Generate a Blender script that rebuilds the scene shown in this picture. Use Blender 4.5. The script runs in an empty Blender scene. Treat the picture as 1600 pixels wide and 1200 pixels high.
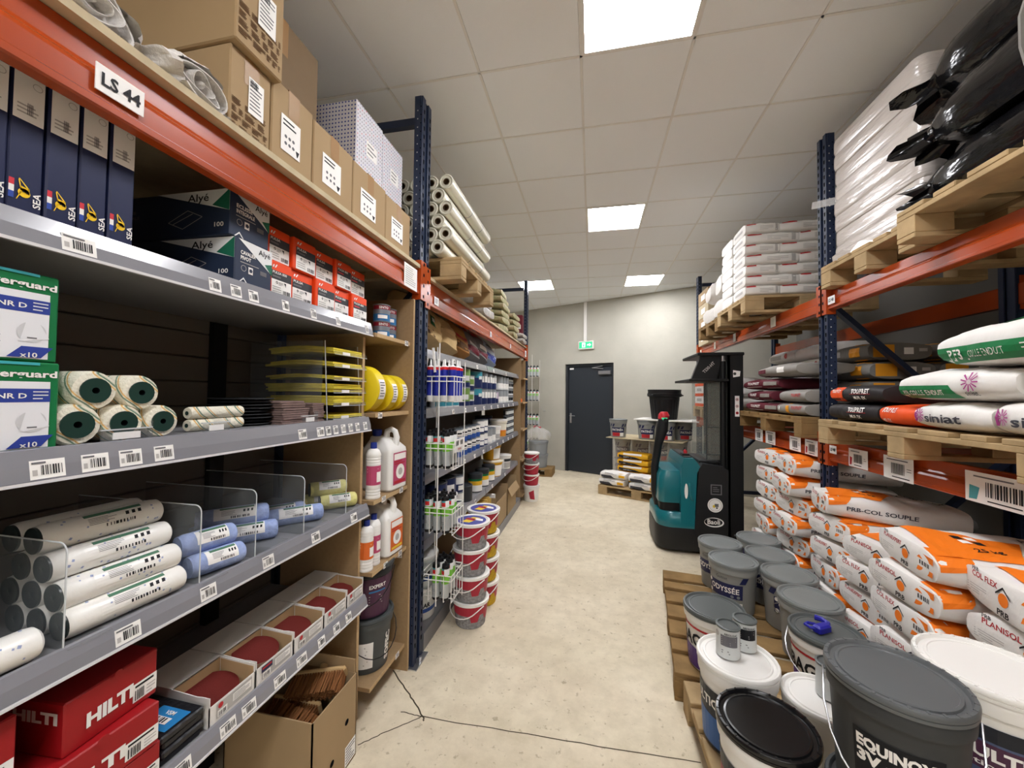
import bpy, math, random
from mathutils import Vector, Matrix
import numpy as np
R = math.radians
random.seed(7)
SC = bpy.context.scene
COL = SC.collection

# ---------------------------------------------------------------- camera
cam_data = bpy.data.cameras.new('camera')
cam = bpy.data.objects.new('camera', cam_data)
COL.objects.link(cam)
cam_data.sensor_fit = 'HORIZONTAL'
cam_data.sensor_width = 36.0
cam_data.lens = 36.0 * 600.0 / 1600.0
cam_data.clip_start = 0.02
CAM_H = 1.55
YAW, PIT, ROL = R(11.8), R(1.55), R(0.65)
fw = Vector((-math.sin(YAW) * math.cos(PIT), math.cos(YAW) * math.cos(PIT), math.sin(PIT)))
r0 = Vector((math.cos(YAW), math.sin(YAW), 0))
u0 = r0.cross(fw)
rt = r0 * math.cos(ROL) + u0 * math.sin(ROL)
up = -r0 * math.sin(ROL) + u0 * math.cos(ROL)
M3 = Matrix((rt, up, -fw)).transposed()
cam.matrix_world = Matrix.Translation((0, 0, CAM_H)) @ M3.to_4x4()
SC.camera = cam

# ---------------------------------------------------------------- light and exposure
SC.view_settings.view_transform = 'Standard'
SC.view_settings.look = 'None'
SC.view_settings.gamma = 1.0
SC.view_settings.use_curve_mapping = False
SC.cycles.max_bounces = 8
SC.cycles.diffuse_bounces = 6
SC.view_settings.exposure = 1.58
w = bpy.data.worlds.new('room_world')
SC.world = w
w.use_nodes = True
w.node_tree.nodes['Background'].inputs[0].default_value = (0.9, 0.88, 0.84, 1)
w.node_tree.nodes['Background'].inputs[1].default_value = 0.05
PANEL_POWER = 15.0          # emission of the ceiling panels' diffusers

# ---------------------------------------------------------------- materials
MATS = {}
def lin(h):
    h = h.lstrip('#')
    o = []
    for i in (0, 2, 4):
        c = int(h[i:i + 2], 16) / 255.0
        o.append(c / 12.92 if c <= 0.04045 else ((c + 0.055) / 1.055) ** 2.4)
    return (o[0], o[1], o[2], 1.0)

def mat(name, hexc, rough=0.6, metal=0.0, spec=0.4, var=0.0, scale=8.0, bump=0.0, bscale=40.0, stretch=None, trans=0.0, coat=0.0, hex2=None, ior=1.45):
    """plain procedural material: base colour, optional noise mottling towards hex2 and fine bump"""
    m = bpy.data.materials.new(name)
    m.use_nodes = True
    nt = m.node_tree
    b = nt.nodes['Principled BSDF']
    b.inputs['Base Color'].default_value = lin(hexc)
    b.inputs['Roughness'].default_value = rough
    b.inputs['Metallic'].default_value = metal
    b.inputs['Specular IOR Level'].default_value = spec
    b.inputs['IOR'].default_value = ior
    b.inputs['Transmission Weight'].default_value = trans
    b.inputs['Coat Weight'].default_value = coat
    tc = None
    def coords():
        t = nt.nodes.new('ShaderNodeTexCoord')
        if stretch:
            mp = nt.nodes.new('ShaderNodeMapping')
            mp.inputs['Scale'].default_value = stretch
            nt.links.new(t.outputs['Object'], mp.inputs['Vector'])
            return mp.outputs['Vector']
        return t.outputs['Object']
    if var > 0 or hex2:
        tc = coords()
        n = nt.nodes.new('ShaderNodeTexNoise')
        n.inputs['Scale'].default_value = scale
        n.inputs['Detail'].default_value = 5
        nt.links.new(tc, n.inputs['Vector'])
        rmp = nt.nodes.new('ShaderNodeValToRGB')
        a = lin(hexc)
        bcol = lin(hex2) if hex2 else tuple(max(0, c * (1 - var)) for c in a[:3]) + (1,)
        rmp.color_ramp.elements[0].position = 0.32
        rmp.color_ramp.elements[1].position = 0.68
        rmp.color_ramp.elements[0].color = bcol
        rmp.color_ramp.elements[1].color = a
        nt.links.new(n.outputs['Fac'], rmp.inputs['Fac'])
        nt.links.new(rmp.outputs['Color'], b.inputs['Base Color'])
    if bump > 0:
        tc = tc or coords()
        n2 = nt.nodes.new('ShaderNodeTexNoise')
        n2.inputs['Scale'].default_value = bscale
        n2.inputs['Detail'].default_value = 4
        nt.links.new(tc, n2.inputs['Vector'])
        bp = nt.nodes.new('ShaderNodeBump')
        bp.inputs['Strength'].default_value = bump
        bp.inputs['Distance'].default_value = 0.01
        nt.links.new(n2.outputs['Fac'], bp.inputs['Height'])
        nt.links.new(bp.outputs['Normal'], b.inputs['Normal'])
    MATS[name] = m
    return m

def emis(name, hexc, strength):
    m = bpy.data.materials.new(name)
    m.use_nodes = True
    b = m.node_tree.nodes['Principled BSDF']
    b.inputs['Base Color'].default_value = lin(hexc)
    b.inputs['Emission Color'].default_value = lin(hexc)
    b.inputs['Emission Strength'].default_value = strength
    MATS[name] = m
    return m

def glassy(name, hexc, alpha=0.25, rough=0.08):
    """thin clear sheet: mostly see-through with a glossy surface"""
    m = bpy.data.materials.new(name)
    m.use_nodes = True
    nt = m.node_tree
    b = nt.nodes['Principled BSDF']
    b.inputs['Base Color'].default_value = lin(hexc)
    b.inputs['Roughness'].default_value = rough
    b.inputs['Specular IOR Level'].default_value = 0.6
    b.inputs['Alpha'].default_value = alpha
    MATS[name] = m
    return m

# ---------------------------------------------------------------- text shapes
TXT = {}
def text_mesh(s, bold=0.0):
    """triangles of a line of lettering, cap height about 0.7, starting at x=0"""
    k = (s, bold)
    if k in TXT:
        return TXT[k]
    c = bpy.data.curves.new('lettering', 'FONT')
    c.body = s
    c.size = 1.0
    c.offset = bold
    c.resolution_u = 2
    o = bpy.data.objects.new('lettering', c)
    COL.objects.link(o)
    dg = bpy.context.evaluated_depsgraph_get()
    me = o.evaluated_get(dg).to_mesh()
    vs = [(v.co.x, v.co.y) for v in me.vertices]
    fs = [tuple(p.vertices) for p in me.polygons]
    o.evaluated_get(dg).to_mesh_clear()
    bpy.data.objects.remove(o)
    bpy.data.curves.remove(c)
    wd = max([v[0] for v in vs] + [0.001])
    TXT[k] = (vs, fs, wd)
    return TXT[k]

# ---------------------------------------------------------------- surfaces that print is laid on
def plane(O, U, V, off=0.0012):
    O, U, V = Vector(O), Vector(U).normalized(), Vector(V).normalized()
    N = U.cross(V)
    def f(u, v, e=0.0):
        return O + U * u + V * v + N * (off + e)
    return f

def cyl(c, r, z0, r1=None, h=1.0, off=0.0012, a0=0.0):
    """u = arc length at the mean radius from angle a0 (counter-clockwise seen from above), v = height above z0"""
    c = Vector(c)
    rr = r if r1 is None else (r + r1) / 2
    def f(u, v, e=0.0):
        a = a0 + u / rr
        q = r if r1 is None else r + (r1 - r) * v / h
        q += off + e
        return Vector((c.x + q * math.cos(a), c.y + q * math.sin(a), z0 + v))
    return f

# ---------------------------------------------------------------- mesh builder
class MB:
    def __init__(self):
        self.v, self.f, self.m, self.s = [], [], [], []
    def add(self, vs, fs, m, smooth=False):
        b = len(self.v)
        self.v += [tuple(p) for p in vs]
        for q in fs:
            self.f.append(tuple(b + i for i in q))
            self.m.append(m)
            self.s.append(smooth)
        return self
    def box(self, lo, hi, m, ch=0.0, skip=()):
        x0, y0, z0 = lo
        x1, y1, z1 = hi
        if x0 > x1: x0, x1 = x1, x0
        if y0 > y1: y0, y1 = y1, y0
        if z0 > z1: z0, z1 = z1, z0
        if ch <= 0:
            vs = [(x0,y0,z0),(x1,y0,z0),(x1,y1,z0),(x0,y1,z0),(x0,y0,z1),(x1,y0,z1),(x1,y1,z1),(x0,y1,z1)]
            F = {'b': (0,3,2,1), 't': (4,5,6,7), 'f': (0,1,5,4), 'r': (1,2,6,5), 'k': (2,3,7,6), 'l': (3,0,4,7)}
            return self.add(vs, [F[k] for k in F if k not in skip], m)
        ch = min(ch, (x1-x0)*.49, (y1-y0)*.49, (z1-z0)*.49)
        vs, ix = [], {}
        for sx in (0, 1):
            for sy in (0, 1):
                for sz in (0, 1):
                    X, Y, Z = (x0, x1)[sx], (y0, y1)[sy], (z0, z1)[sz]
                    dx, dy, dz = (ch, -ch)[sx], (ch, -ch)[sy], (ch, -ch)[sz]
                    ix[sx,sy,sz,'x'] = len(vs); vs.append((X, Y+dy, Z+dz))
                    ix[sx,sy,sz,'y'] = len(vs); vs.append((X+dx, Y, Z+dz))
                    ix[sx,sy,sz,'z'] = len(vs); vs.append((X+dx, Y+dy, Z))
        g = lambda a, b, c, k: ix[a, b, c, k]
        fs = [(g(0,0,0,'x'),g(0,0,1,'x'),g(0,1,1,'x'),g(0,1,0,'x')),(g(1,0,0,'x'),g(1,1,0,'x'),g(1,1,1,'x'),g(1,0,1,'x')),
              (g(0,0,0,'y'),g(1,0,0,'y'),g(1,0,1,'y'),g(0,0,1,'y')),(g(0,1,0,'y'),g(0,1,1,'y'),g(1,1,1,'y'),g(1,1,0,'y')),
              (g(0,0,0,'z'),g(0,1,0,'z'),g(1,1,0,'z'),g(1,0,0,'z')),(g(0,0,1,'z'),g(1,0,1,'z'),g(1,1,1,'z'),g(0,1,1,'z'))]
        for a in (0, 1):
            for b in (0, 1):
                e = (g(a,b,0,'x'),g(a,b,1,'x'),g(a,b,1,'y'),g(a,b,0,'y')); fs.append(e if a == b else e[::-1])
                e = (g(a,0,b,'x'),g(a,1,b,'x'),g(a,1,b,'z'),g(a,0,b,'z')); fs.append(e[::-1] if a == b else e)
                e = (g(0,a,b,'y'),g(1,a,b,'y'),g(1,a,b,'z'),g(0,a,b,'z')); fs.append(e if a == b else e[::-1])
                for c in (0, 1):
                    t = (g(a,b,c,'x'),g(a,b,c,'y'),g(a,b,c,'z'))
                    fs.append(t if (a+b+c) % 2 else t[::-1])
        return self.add(vs, fs, m)
    def bar(self, a, b, w, h, m, upv=(0, 0, 1)):
        """straight bar of rectangular section from a to b"""
        a, b = Vector(a), Vector(b)
        d = (b - a).normalized()
        s = d.cross(Vector(upv))
        if s.length < 1e-4: s = d.cross(Vector((1, 0, 0)))
        s.normalize()
        t = s.cross(d)
        vs = []
        for p in (a, b):
            for i, j in ((-1,-1),(1,-1),(1,1),(-1,1)):
                vs.append(p + s * (i*w/2) + t * (j*h/2))
        return self.add(vs, [(0,1,2,3),(7,6,5,4),(0,4,5,1),(1,5,6,2),(2,6,7,3),(3,7,4,0)], m)
    def lathe(self, prof, m, n=28, c=(0, 0, 0), smooth=True, mats=None, a0=0, a1=2*math.pi):
        """profile of (radius, height) pairs turned about a vertical axis at c"""
        full = abs(a1 - a0 - 2*math.pi) < 1e-6
        k = n if full else n + 1
        vs = []
        for r, z in prof:
            for i in range(k):
                a = a0 + (a1 - a0) * i / n
                vs.append((c[0] + r*math.cos(a), c[1] + r*math.sin(a), c[2] + z))
        for j in range(len(prof) - 1):
            fs = []
            for i in range(n):
                i2 = (i + 1) % k
                fs.append((j*k+i, j*k+i2, (j+1)*k+i2, (j+1)*k+i))
            mm = mats[j] if mats else m
            if j == 0:
                b = len(self.v); self.v += vs
            for q in fs:
                self.f.append(tuple(b + t for t in q)); self.m.append(mm); self.s.append(smooth)
        return self
    def tube(self, pts, r, m, n=8, cap=True, smooth=True):
        pts = [Vector(p) for p in pts]
        rr = r if isinstance(r, (list, tuple)) else [r] * len(pts)
        vs, ref = [], None
        for i, p in enumerate(pts):
            d = (pts[min(i+1, len(pts)-1)] - pts[max(i-1, 0)])
            d.normalize()
            if ref is None or abs(ref.dot(d)) > 0.98:
                ref = Vector((0, 0, 1)) if abs(d.z) < 0.9 else Vector((1, 0, 0))
            s = d.cross(ref).normalized()
            t = s.cross(d)
            ref = t
            for k in range(n):
                a = 2*math.pi*k/n
                vs.append(p + (s*math.cos(a) + t*math.sin(a)) * rr[i])
        fs = []
        for i in range(len(pts) - 1):
            for k in range(n):
                k2 = (k+1) % n
                fs.append((i*n+k, (i+1)*n+k, (i+1)*n+k2, i*n+k2)[::-1])
        self.add(vs, fs, m, smooth)
        if cap:
            b = len(vs) - n
            self.add(vs[:n], [tuple(range(n))[::-1]], m)
            self.add(vs[b:], [tuple(range(n))], m)
        return self
    def prism(self, poly, a, b, axis, m):
        """2-D polygon extruded from a to b along axis (x, y or z)"""
        def put(p, t):
            return {'x': (t, p[0], p[1]), 'y': (p[0], t, p[1]), 'z': (p[0], p[1], t)}[axis]
        n = len(poly)
        vs = [put(p, a) for p in poly] + [put(p, b) for p in poly]
        fs = [(i, (i+1) % n, n+(i+1) % n, n+i) for i in range(n)]
        fs += [tuple(range(n))[::-1], tuple(range(n, 2*n))]
        return self.add(vs, fs, m)
    def quad(self, surf, P, m, nu=1, nv=1, e=0.0):
        """bilinear patch over four (u,v) corners laid on surf"""
        vs = []
        for j in range(nv + 1):
            for i in range(nu + 1):
                s, t = i/nu, j/nv
                u = (P[0][0]*(1-s)+P[1][0]*s)*(1-t) + (P[3][0]*(1-s)+P[2][0]*s)*t
                v = (P[0][1]*(1-s)+P[1][1]*s)*(1-t) + (P[3][1]*(1-s)+P[2][1]*s)*t
                vs.append(surf(u, v, e))
        fs = [(j*(nu+1)+i, j*(nu+1)+i+1, (j+1)*(nu+1)+i+1, (j+1)*(nu+1)+i) for j in range(nv) for i in range(nu)]
        return self.add(vs, fs, m)
    def rect(self, surf, u0, v0, u1, v1, m, nu=1, nv=1, e=0.0):
        return self.quad(surf, [(u0,v0),(u1,v0),(u1,v1),(u0,v1)], m, nu, nv, e)
    def poly(self, surf, pts, m, e=0.0):
        return self.add([surf(u, v, e) for u, v in pts], [tuple(range(len(pts)))], m)
    def disc(self, surf, u, v, r, m, n=16, e=0.0, r0=None):
        o = [surf(u + r*math.cos(2*math.pi*i/n), v + r*math.sin(2*math.pi*i/n), e) for i in range(n)]
        if r0 is None:
            return self.add(o, [tuple(range(n))], m)
        q = [surf(u + r0*math.cos(2*math.pi*i/n), v + r0*math.sin(2*math.pi*i/n), e) for i in range(n)]
        return self.add(o + q, [(i, (i+1) % n, n+(i+1) % n, n+i) for i in range(n)], m)
    def text(self, surf, s, u, v, h, m, align='l', bold=0.02, wid=None, rot=0.0, e=0.0006):
        """lettering of cap height h; wid squeezes or stretches it to that width"""
        vs, fs, wd = text_mesh(s, bold)
        k = h / 0.72
        kx = k if wid is None else wid / wd
        L = wd * kx
        o = {'l': 0, 'c': -L/2, 'r': -L}[align]
        cr, sr = math.cos(rot), math.sin(rot)
        out = []
        for x, y in vs:
            a, b = x*kx + o, y*k
            out.append(surf(u + a*cr - b*sr, v + a*sr + b*cr, e))
        return self.add(out, fs, m)
    def lines(self, surf, u0, v0, u1, v1, n, m, fill=0.45, seed=0, e=0.0004):
        """rows of print too small to read"""
        rn = random.Random(seed)
        for i in range(n):
            a = v1 + (v0 - v1) * (i + 0.5) / n
            t = abs(v1 - v0) / n * fill / 2
            self.rect(surf, u0, a - t, u0 + (u1-u0) * rn.uniform(.6, 1), a + t, m, e=e)
        return self
    def barcode(self, surf, u0, v0, u1, v1, m, n=14, seed=1, e=0.0006):
        rn = random.Random(seed)
        wv = [rn.uniform(.4, 1.6) for _ in range(2*n)]
        t = sum(wv); x = u0
        for i, q in enumerate(wv):
            d = q / t * (u1 - u0)
            if i % 2 == 0:
                self.rect(surf, x, v0, x + d, v1, m, e=e)
            x += d
        return self
    def xform(self, M):
        self.v = [tuple(M @ Vector(p)) for p in self.v]
        return self
    def mesh(self, name):
        me = bpy.data.meshes.new(name)
        me.from_pydata(self.v, [], self.f)
        names = []
        for k in self.m:
            if k not in names: names.append(k)
        for k in names: me.materials.append(MATS[k])
        d = {k: i for i, k in enumerate(names)}
        me.polygons.foreach_set('material_index', [d[k] for k in self.m])
        me.polygons.foreach_set('use_smooth', self.s)
        me.update()
        if any(self.s): me.set_sharp_from_angle(angle=R(38))
        return me
    def build(self, name, parent=None, loc=None, rz=None):
        o = bpy.data.objects.new(name, self.mesh(name))
        COL.objects.link(o)
        if parent: o.parent = parent
        if loc: o.location = loc
        if rz: o.rotation_euler = (0, 0, rz)
        return o

# ---------------------------------------------------------------- things
def tag(o, label=None, cat=None, group=None, kind=None):
    if label: o['label'] = label
    if cat: o['category'] = cat
    if group: o['group'] = group
    if kind: o['kind'] = kind
    return o

def thing(name, label, cat, loc=(0, 0, 0), rz=0.0, group=None):
    o = bpy.data.objects.new(name, None)
    o.empty_display_size = 0.05
    COL.objects.link(o)
    o.location = loc
    o.rotation_euler = (0, 0, rz)
    return tag(o, label, cat, group)

KIDS = {}
def dup(root, loc, rz=None, label=None, group=None, rot=None, scale=None):
    """copy of a thing with copies of its parts and sub-parts (mesh data shared)"""
    def cp(o, parent):
        c = o.copy()
        COL.objects.link(c)
        c.parent = parent
        return c
    if root.name not in KIDS:
        KIDS[root.name] = [(ch, list(ch.children)) for ch in root.children]
    r = cp(root, None)
    r.location = loc
    if rz is not None: r.rotation_euler = (0, 0, rz)
    if rot is not None: r.rotation_euler = rot
    if scale is not None: r.scale = scale
    if label: r['label'] = label
    if group: r['group'] = group
    for ch, sub in KIDS[root.name]:
        c = cp(ch, r)
        for s in sub: cp(s, c)
    return r

ORD = ['first', 'second', 'third', 'fourth', 'fifth', 'sixth', 'seventh', 'eighth', 'ninth', 'tenth', 'eleventh', 'twelfth']

def place(o, loc, rz=0.0, rot=None):
    o.location = loc
    o.rotation_euler = rot if rot else (0, 0, rz)
    return o
# ---------------------------------------------------------------- palette
mat('plaster', '#b7b4a8', .9, spec=.2, var=.10, scale=2.2, bump=.25, bscale=14)
mat('wall_paint', '#d5d1c8', .9, spec=.2, var=.05, scale=2)
mat('tile', '#eff1f3', .95, spec=.1, bump=.12, bscale=220)
mat('tbar', '#e6e4e0', .5, spec=.3)
mat('orange', '#ad4519', .26, spec=.55, var=.16, scale=3)
mat('navy', '#1d2942', .42, spec=.5)
mat('hole', '#0a0b0e', .9, spec=.05)
mat('shelf_metal', '#7d7d80', .38, metal=.0, spec=.5)
mat('shelf_rail', '#838389', .22, spec=.6, coat=.3)
mat('rail_edge', '#d9d8da', .25, spec=.6)
mat('back_dark', '#6b655d', .6, spec=.3)
mat('chip', '#9f8462', .75, spec=.2, var=.10, scale=60)
mat('chip_edge', '#c2a57c', .8, spec=.2, var=.15, scale=90)
mat('ply', '#c2b394', .75, spec=.2, var=.15, scale=20)
mat('pallet_wood', '#b79d75', .8, spec=.15, var=.28, scale=9, stretch=(1, 1, 1), bump=.2, bscale=30)
mat('pallet_dark', '#93764e', .85, spec=.15, var=.3, scale=9, bump=.2, bscale=30)
mat('card', '#a88f6d', .8, spec=.15, var=.06, scale=5)
mat('card_dark', '#86725a', .8, spec=.15, var=.08, scale=5)
mat('card_tape', '#987448', .45, spec=.4)
mat('white', '#eceae6', .5, spec=.4)
mat('paper', '#f1efeb', .7, spec=.3)
mat('plastic_white', '#e6e4df', .35, spec=.5)
mat('ink', '#16171b', .6, spec=.3)
mat('ink_grey', '#6d6c70', .7, spec=.2)
mat('ink_light', '#b5b2ae', .7, spec=.2)
mat('ink_brown', '#5d4227', .7, spec=.2)
mat('black', '#121214', .45, spec=.4)
mat('black_soft', '#1a1b1d', .6, spec=.3)
mat('rubber', '#151516', .8, spec=.2)
mat('steel', '#b9babd', .3, metal=.9)
mat('acrylic_edge', '#c9cdcf', .15, spec=.6)
glassy('acrylic', '#9aa0a3', .13, .05)
glassy('film', '#e8e6e2', .30, .18)
emis('panel_light', '#fbfbff', PANEL_POWER)
# ================================================================ the room
CEIL = 3.41
WA, WD = Vector((-1.398, 8.332, 0)), Vector((0.91316, -0.40759, 0))      # far wall: a point on it and its direction
WN = Vector((-WD.y, WD.x, 0)) * -1                                       # its normal, into the room
def on_wall(u, z, d=0.0):
    p = WA + WD * u + WN * d
    return Vector((p.x, p.y, z))

# floor with concrete wear, hairline cracks cut as thin dark grooves
m = bpy.data.materials.new('concrete'); m.use_nodes = True; MATS['concrete'] = m
nt = m.node_tree; b = nt.nodes['Principled BSDF']
tc = nt.nodes.new('ShaderNodeTexCoord')
def noise(scale, detail, rough=.55):
    n = nt.nodes.new('ShaderNodeTexNoise'); n.inputs['Scale'].default_value = scale; n.inputs['Detail'].default_value = detail; n.inputs['Roughness'].default_value = rough
    nt.links.new(tc.outputs['Object'], n.inputs['Vector']); return n
def ramp(src, stops):
    r = nt.nodes.new('ShaderNodeValToRGB'); e = r.color_ramp.elements
    e[0].position, e[0].color = stops[0][0], lin(stops[0][1]); e[1].position, e[1].color = stops[1][0], lin(stops[1][1])
    for p, c in stops[2:]:
        q = e.new(p); q.color = lin(c)
    nt.links.new(src, r.inputs['Fac']); return r
n1 = noise(1.3, 8, .65); n2 = noise(9, 6, .7); n3 = noise(60, 3)
c1 = ramp(n1.outputs['Fac'], [(.33, '#cabda3'), (.66, '#e0d5bd'), (.5, '#d6cab1')])
c2 = ramp(n2.outputs['Fac'], [(.30, '#95886f'), (.60, '#ffffff')])
n4 = noise(26, 3, .6); c4 = ramp(n4.outputs['Fac'], [(.30, '#8d8064'), (.38, '#ffffff')])
mx = nt.nodes.new('ShaderNodeMixRGB'); mx.blend_type = 'MULTIPLY'; mx.inputs[0].default_value = .22
nt.links.new(c1.outputs['Color'], mx.inputs[1]); nt.links.new(c2.outputs['Color'], mx.inputs[2])
mx2 = nt.nodes.new('ShaderNodeMixRGB'); mx2.blend_type = 'MULTIPLY'; mx2.inputs[0].default_value = .45
nt.links.new(mx.outputs['Color'], mx2.inputs[1]); nt.links.new(c4.outputs['Color'], mx2.inputs[2])
nt.links.new(mx2.outputs['Color'], b.inputs['Base Color'])
b.inputs['Roughness'].default_value = .62; b.inputs['Specular IOR Level'].default_value = .3
bp = nt.nodes.new('ShaderNodeBump'); bp.inputs['Strength'].default_value = .12; bp.inputs['Distance'].default_value = .01
nt.links.new(n3.outputs['Fac'], bp.inputs['Height']); nt.links.new(bp.outputs['Normal'], b.inputs['Normal'])

mb = MB(); mb.box((-7.2, -11.2, -.1), (8.2, 9.2, 0), 'concrete')
floor = tag(mb.build('floor'), 'pale beige worn concrete floor of the aisle', None, kind='structure')
mat('crack', '#4a4236', .9, spec=.1)
mb = MB()
def crack(pts, wd):
    rn = random.Random(len(pts) * 13 + int(wd*1e5))
    P = []
    for (a, b2) in zip(pts[:-1], pts[1:]):
        for k in range(8):
            t = k / 8
            P.append((a[0]*(1-t)+b2[0]*t + rn.uniform(-.003, .003), a[1]*(1-t)+b2[1]*t + rn.uniform(-.003, .003)))
    P.append(pts[-1])
    for a, b2 in zip(P[:-1], P[1:]):
        d = Vector((b2[0]-a[0], b2[1]-a[1], 0)).normalized(); s = Vector((-d.y, d.x, 0)) * wd/2
        A, B = Vector((a[0], a[1], .0006)), Vector((b2[0], b2[1], .0006))
        mb.add([A-s, B-s, B+s, A+s], [(0, 1, 2, 3)], 'crack')
crack([(-1.08, 2.01), (-.91, 1.87), (-.785, 1.76), (-.77, 1.74)], .007)
crack([(-.90, 1.765), (-.79, 1.76), (-.11, 1.78), (.46, 1.80)], .005)
crack([(-.79, 1.76), (-.92, 1.64), (-1.0, 1.56)], .005)
mb.build('floor_crack', floor)

# ceiling: T-bar grid with one tile in each bay, four lit panels ahead and two behind the camera
GX, GY, GS = -.07, 2.09, .58
panels = {(0, -1): 0, (0, 3): 1, (-2, 7): 2, (1, 7): 3, (0, -5): 4, (0, -9): 5}
HALL_FILL = [(i, j) for i in (-6, -2, 2, 6) for j in (-13, -18)]  # panels of the unseen hall, added as fill light for the aisle
mb = MB(); mb.box((-7.2, -11.2, CEIL + .03), (8.2, 9.2, CEIL + .12), 'tile')
ceiling = tag(mb.build('ceiling'), 'suspended ceiling of pale square tiles', None, kind='structure')
mb = MB()
for i in range(-4, 7):
    x = GX + i*GS; mb.box((x-.007, -4.3, CEIL-.001), (x+.007, 9.0, CEIL+.02), 'tbar')
for j in range(-11, 13):
    y = GY + j*GS; mb.box((-2.3, y-.007, CEIL-.001), (3.1, y+.007, CEIL+.02), 'tbar')
mb.build('grid_bars', ceiling)
tmesh = MB().box((.0075, .0075, 0), (GS-.0075, GS-.0075, .015), 'tile', .001).mesh('ceiling_tile')
for i in range(-4, 6):
    for j in range(-11, 12):
        if (i, j) in panels: continue
        x, y = GX + i*GS, GY + j*GS
        if y > 8.7: continue
        o = bpy.data.objects.new('ceiling_tile', tmesh); COL.objects.link(o); o.parent = ceiling; o.location = (x, y, CEIL + .002)
plabel = ['square lit ceiling panel nearest, cut off by the top of the photo', 'square lit ceiling panel in the middle of the aisle', 'far lit ceiling panel behind the far navy upright on the left',
          'far lit ceiling panel to the right, above the forklift truck', 'square lit ceiling panel behind the viewer', 'square lit ceiling panel furthest behind the viewer', 'square lit ceiling panel over the left rack']
for (i, j), k in panels.items():
    if k == 6: continue
    x, y = GX + i*GS, GY + j*GS
    t = thing('ceiling_light', plabel[k], 'ceiling light', (x, y, CEIL), 0, 'lit ceiling panels')
    f = MB()
    for lo, hi in (((.006,.006,-.006),(GS-.006,.022,.02)), ((.006,GS-.022,-.006),(GS-.006,GS-.006,.02)), ((.006,.022,-.006),(.022,GS-.022,.02)), ((GS-.022,.022,-.006),(GS-.006,GS-.022,.02))):
        f.box(lo, hi, 'white')
    f.build('frame', t)
    MB().box((.022,.022,-.002),(GS-.022,GS-.022,.012), 'panel_light').build('diffuser', t)
    first = t if k == 0 else first
for n_, (i, j) in enumerate(HALL_FILL):
    dup(first, (GX + i*GS, GY + j*GS, CEIL), 0, 'added fill light panel of the hall behind the viewer, %s row, %s from left' % (('nearer', 'further')[n_ % 2], ORD[n_ // 2]))

# walls
mat('wall_shade_tint', '#6f6c67', .9, spec=.2, var=.08, scale=2)  # darker than the left wall: shade behind the racks put into the colour
def wallbox(name, lo, hi, mt, label):
    return tag(MB().box(lo, hi, mt).build(name), label, None, kind='structure')
wallbox('wall_left', (-2.4, -1.9, 0), (-2.25, 9.2, CEIL+.1), 'wall_paint', 'pale wall behind the left racks')
wallbox('wall_right', (2.95, -1.9, 0), (3.1, 9.2, CEIL+.1), 'wall_shade_tint', 'wall behind the right racks, coloured dark for the shade there')
wallbox('wall_rear', (-7.2, -11.2, 0), (8.2, -11.0, CEIL+.1), 'wall_paint', 'wall of the sales hall behind the viewer')
wallbox('wall_hall_left', (-7.2, -11.0, 0), (-7.0, -1.8, CEIL+.1), 'wall_paint', 'left wall of the sales hall behind the viewer')
wallbox('wall_hall_right', (8.0, -11.0, 0), (8.2, -1.8, CEIL+.1), 'wall_paint', 'right wall of the sales hall behind the viewer')
wallbox('wall_hall_near', (-7.0, -1.9, 0), (-2.4, -1.75, CEIL+.1), 'wall_paint', 'return wall left of the aisle entrance')
wallbox('wall_hall_far', (3.1, -1.9, 0), (8.0, -1.75, CEIL+.1), 'wall_paint', 'return wall right of the aisle entrance')
# far wall with the door opening cut out
DU0, DU1, DZ = .93, 1.965, 2.18
mb = MB()
def wpan(u0, u1, z0, z1):
    vs = [on_wall(u0,z0), on_wall(u1,z0), on_wall(u1,z0,-.25), on_wall(u0,z0,-.25), on_wall(u0,z1), on_wall(u1,z1), on_wall(u1,z1,-.25), on_wall(u0,z1,-.25)]
    mb.add(vs, [(0,3,2,1),(4,5,6,7),(0,1,5,4),(1,2,6,5),(2,3,7,6),(3,0,4,7)], 'plaster')
wpan(-1.3, DU0, 0, CEIL+.05); wpan(DU1, 5.0, 0, CEIL+.05); wpan(DU0, DU1, DZ, CEIL+.05)
tag(mb.build('wall_far'), 'rough greyish plastered wall at the end of the aisle', None, kind='structure')
# door
mat('anthracite', '#2b3036', .45, spec=.4)
mat('door_frame', '#23272c', .5, spec=.4)
ang = math.atan2(WD.y, WD.x)
door = tag(thing('door_1', None, None, on_wall(DU0, 0), ang), 'closed anthracite steel door in the far wall', None, kind='structure')
DW = DU1 - DU0       # local: x along the wall, -y into the room
MB().box((.055, .07, .012), (DW-.055, .12, DZ-.05), 'anthracite', .003).build('door_leaf', door)
f = MB()
f.box((0, .04, 0), (.055, .16, DZ), 'door_frame'); f.box((DW-.055, .04, 0), (DW, .16, DZ), 'door_frame'); f.box((.055, .04, DZ-.05), (DW-.055, .16, DZ), 'door_frame')
f.build('door_frame', door)
h = MB(); h.box((.085, .062, .98), (.125, .07, 1.18), 'steel', .002)
h.tube([(.105, .07, 1.13), (.105, .02, 1.13), (.11, .012, 1.13), (.225, .012, 1.13)], .009, 'steel')
h.tube([(.105, .072, 1.03), (.105, .05, 1.03)], .012, 'steel', 10)
h.build('handle', door)
c = MB(); c.box((DW-.32, .02, DZ-.22), (DW-.07, .07, DZ-.15), 'steel', .004); c.build('door_closer', door)
c = MB(); c.bar((DW-.22, .03, DZ-.11), (DW-.46, .05, DZ-.085), .02, .012, 'steel'); c.bar((DW-.46, .05, DZ-.085), (DW-.24, .04, DZ-.055), .02, .01, 'steel')
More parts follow.
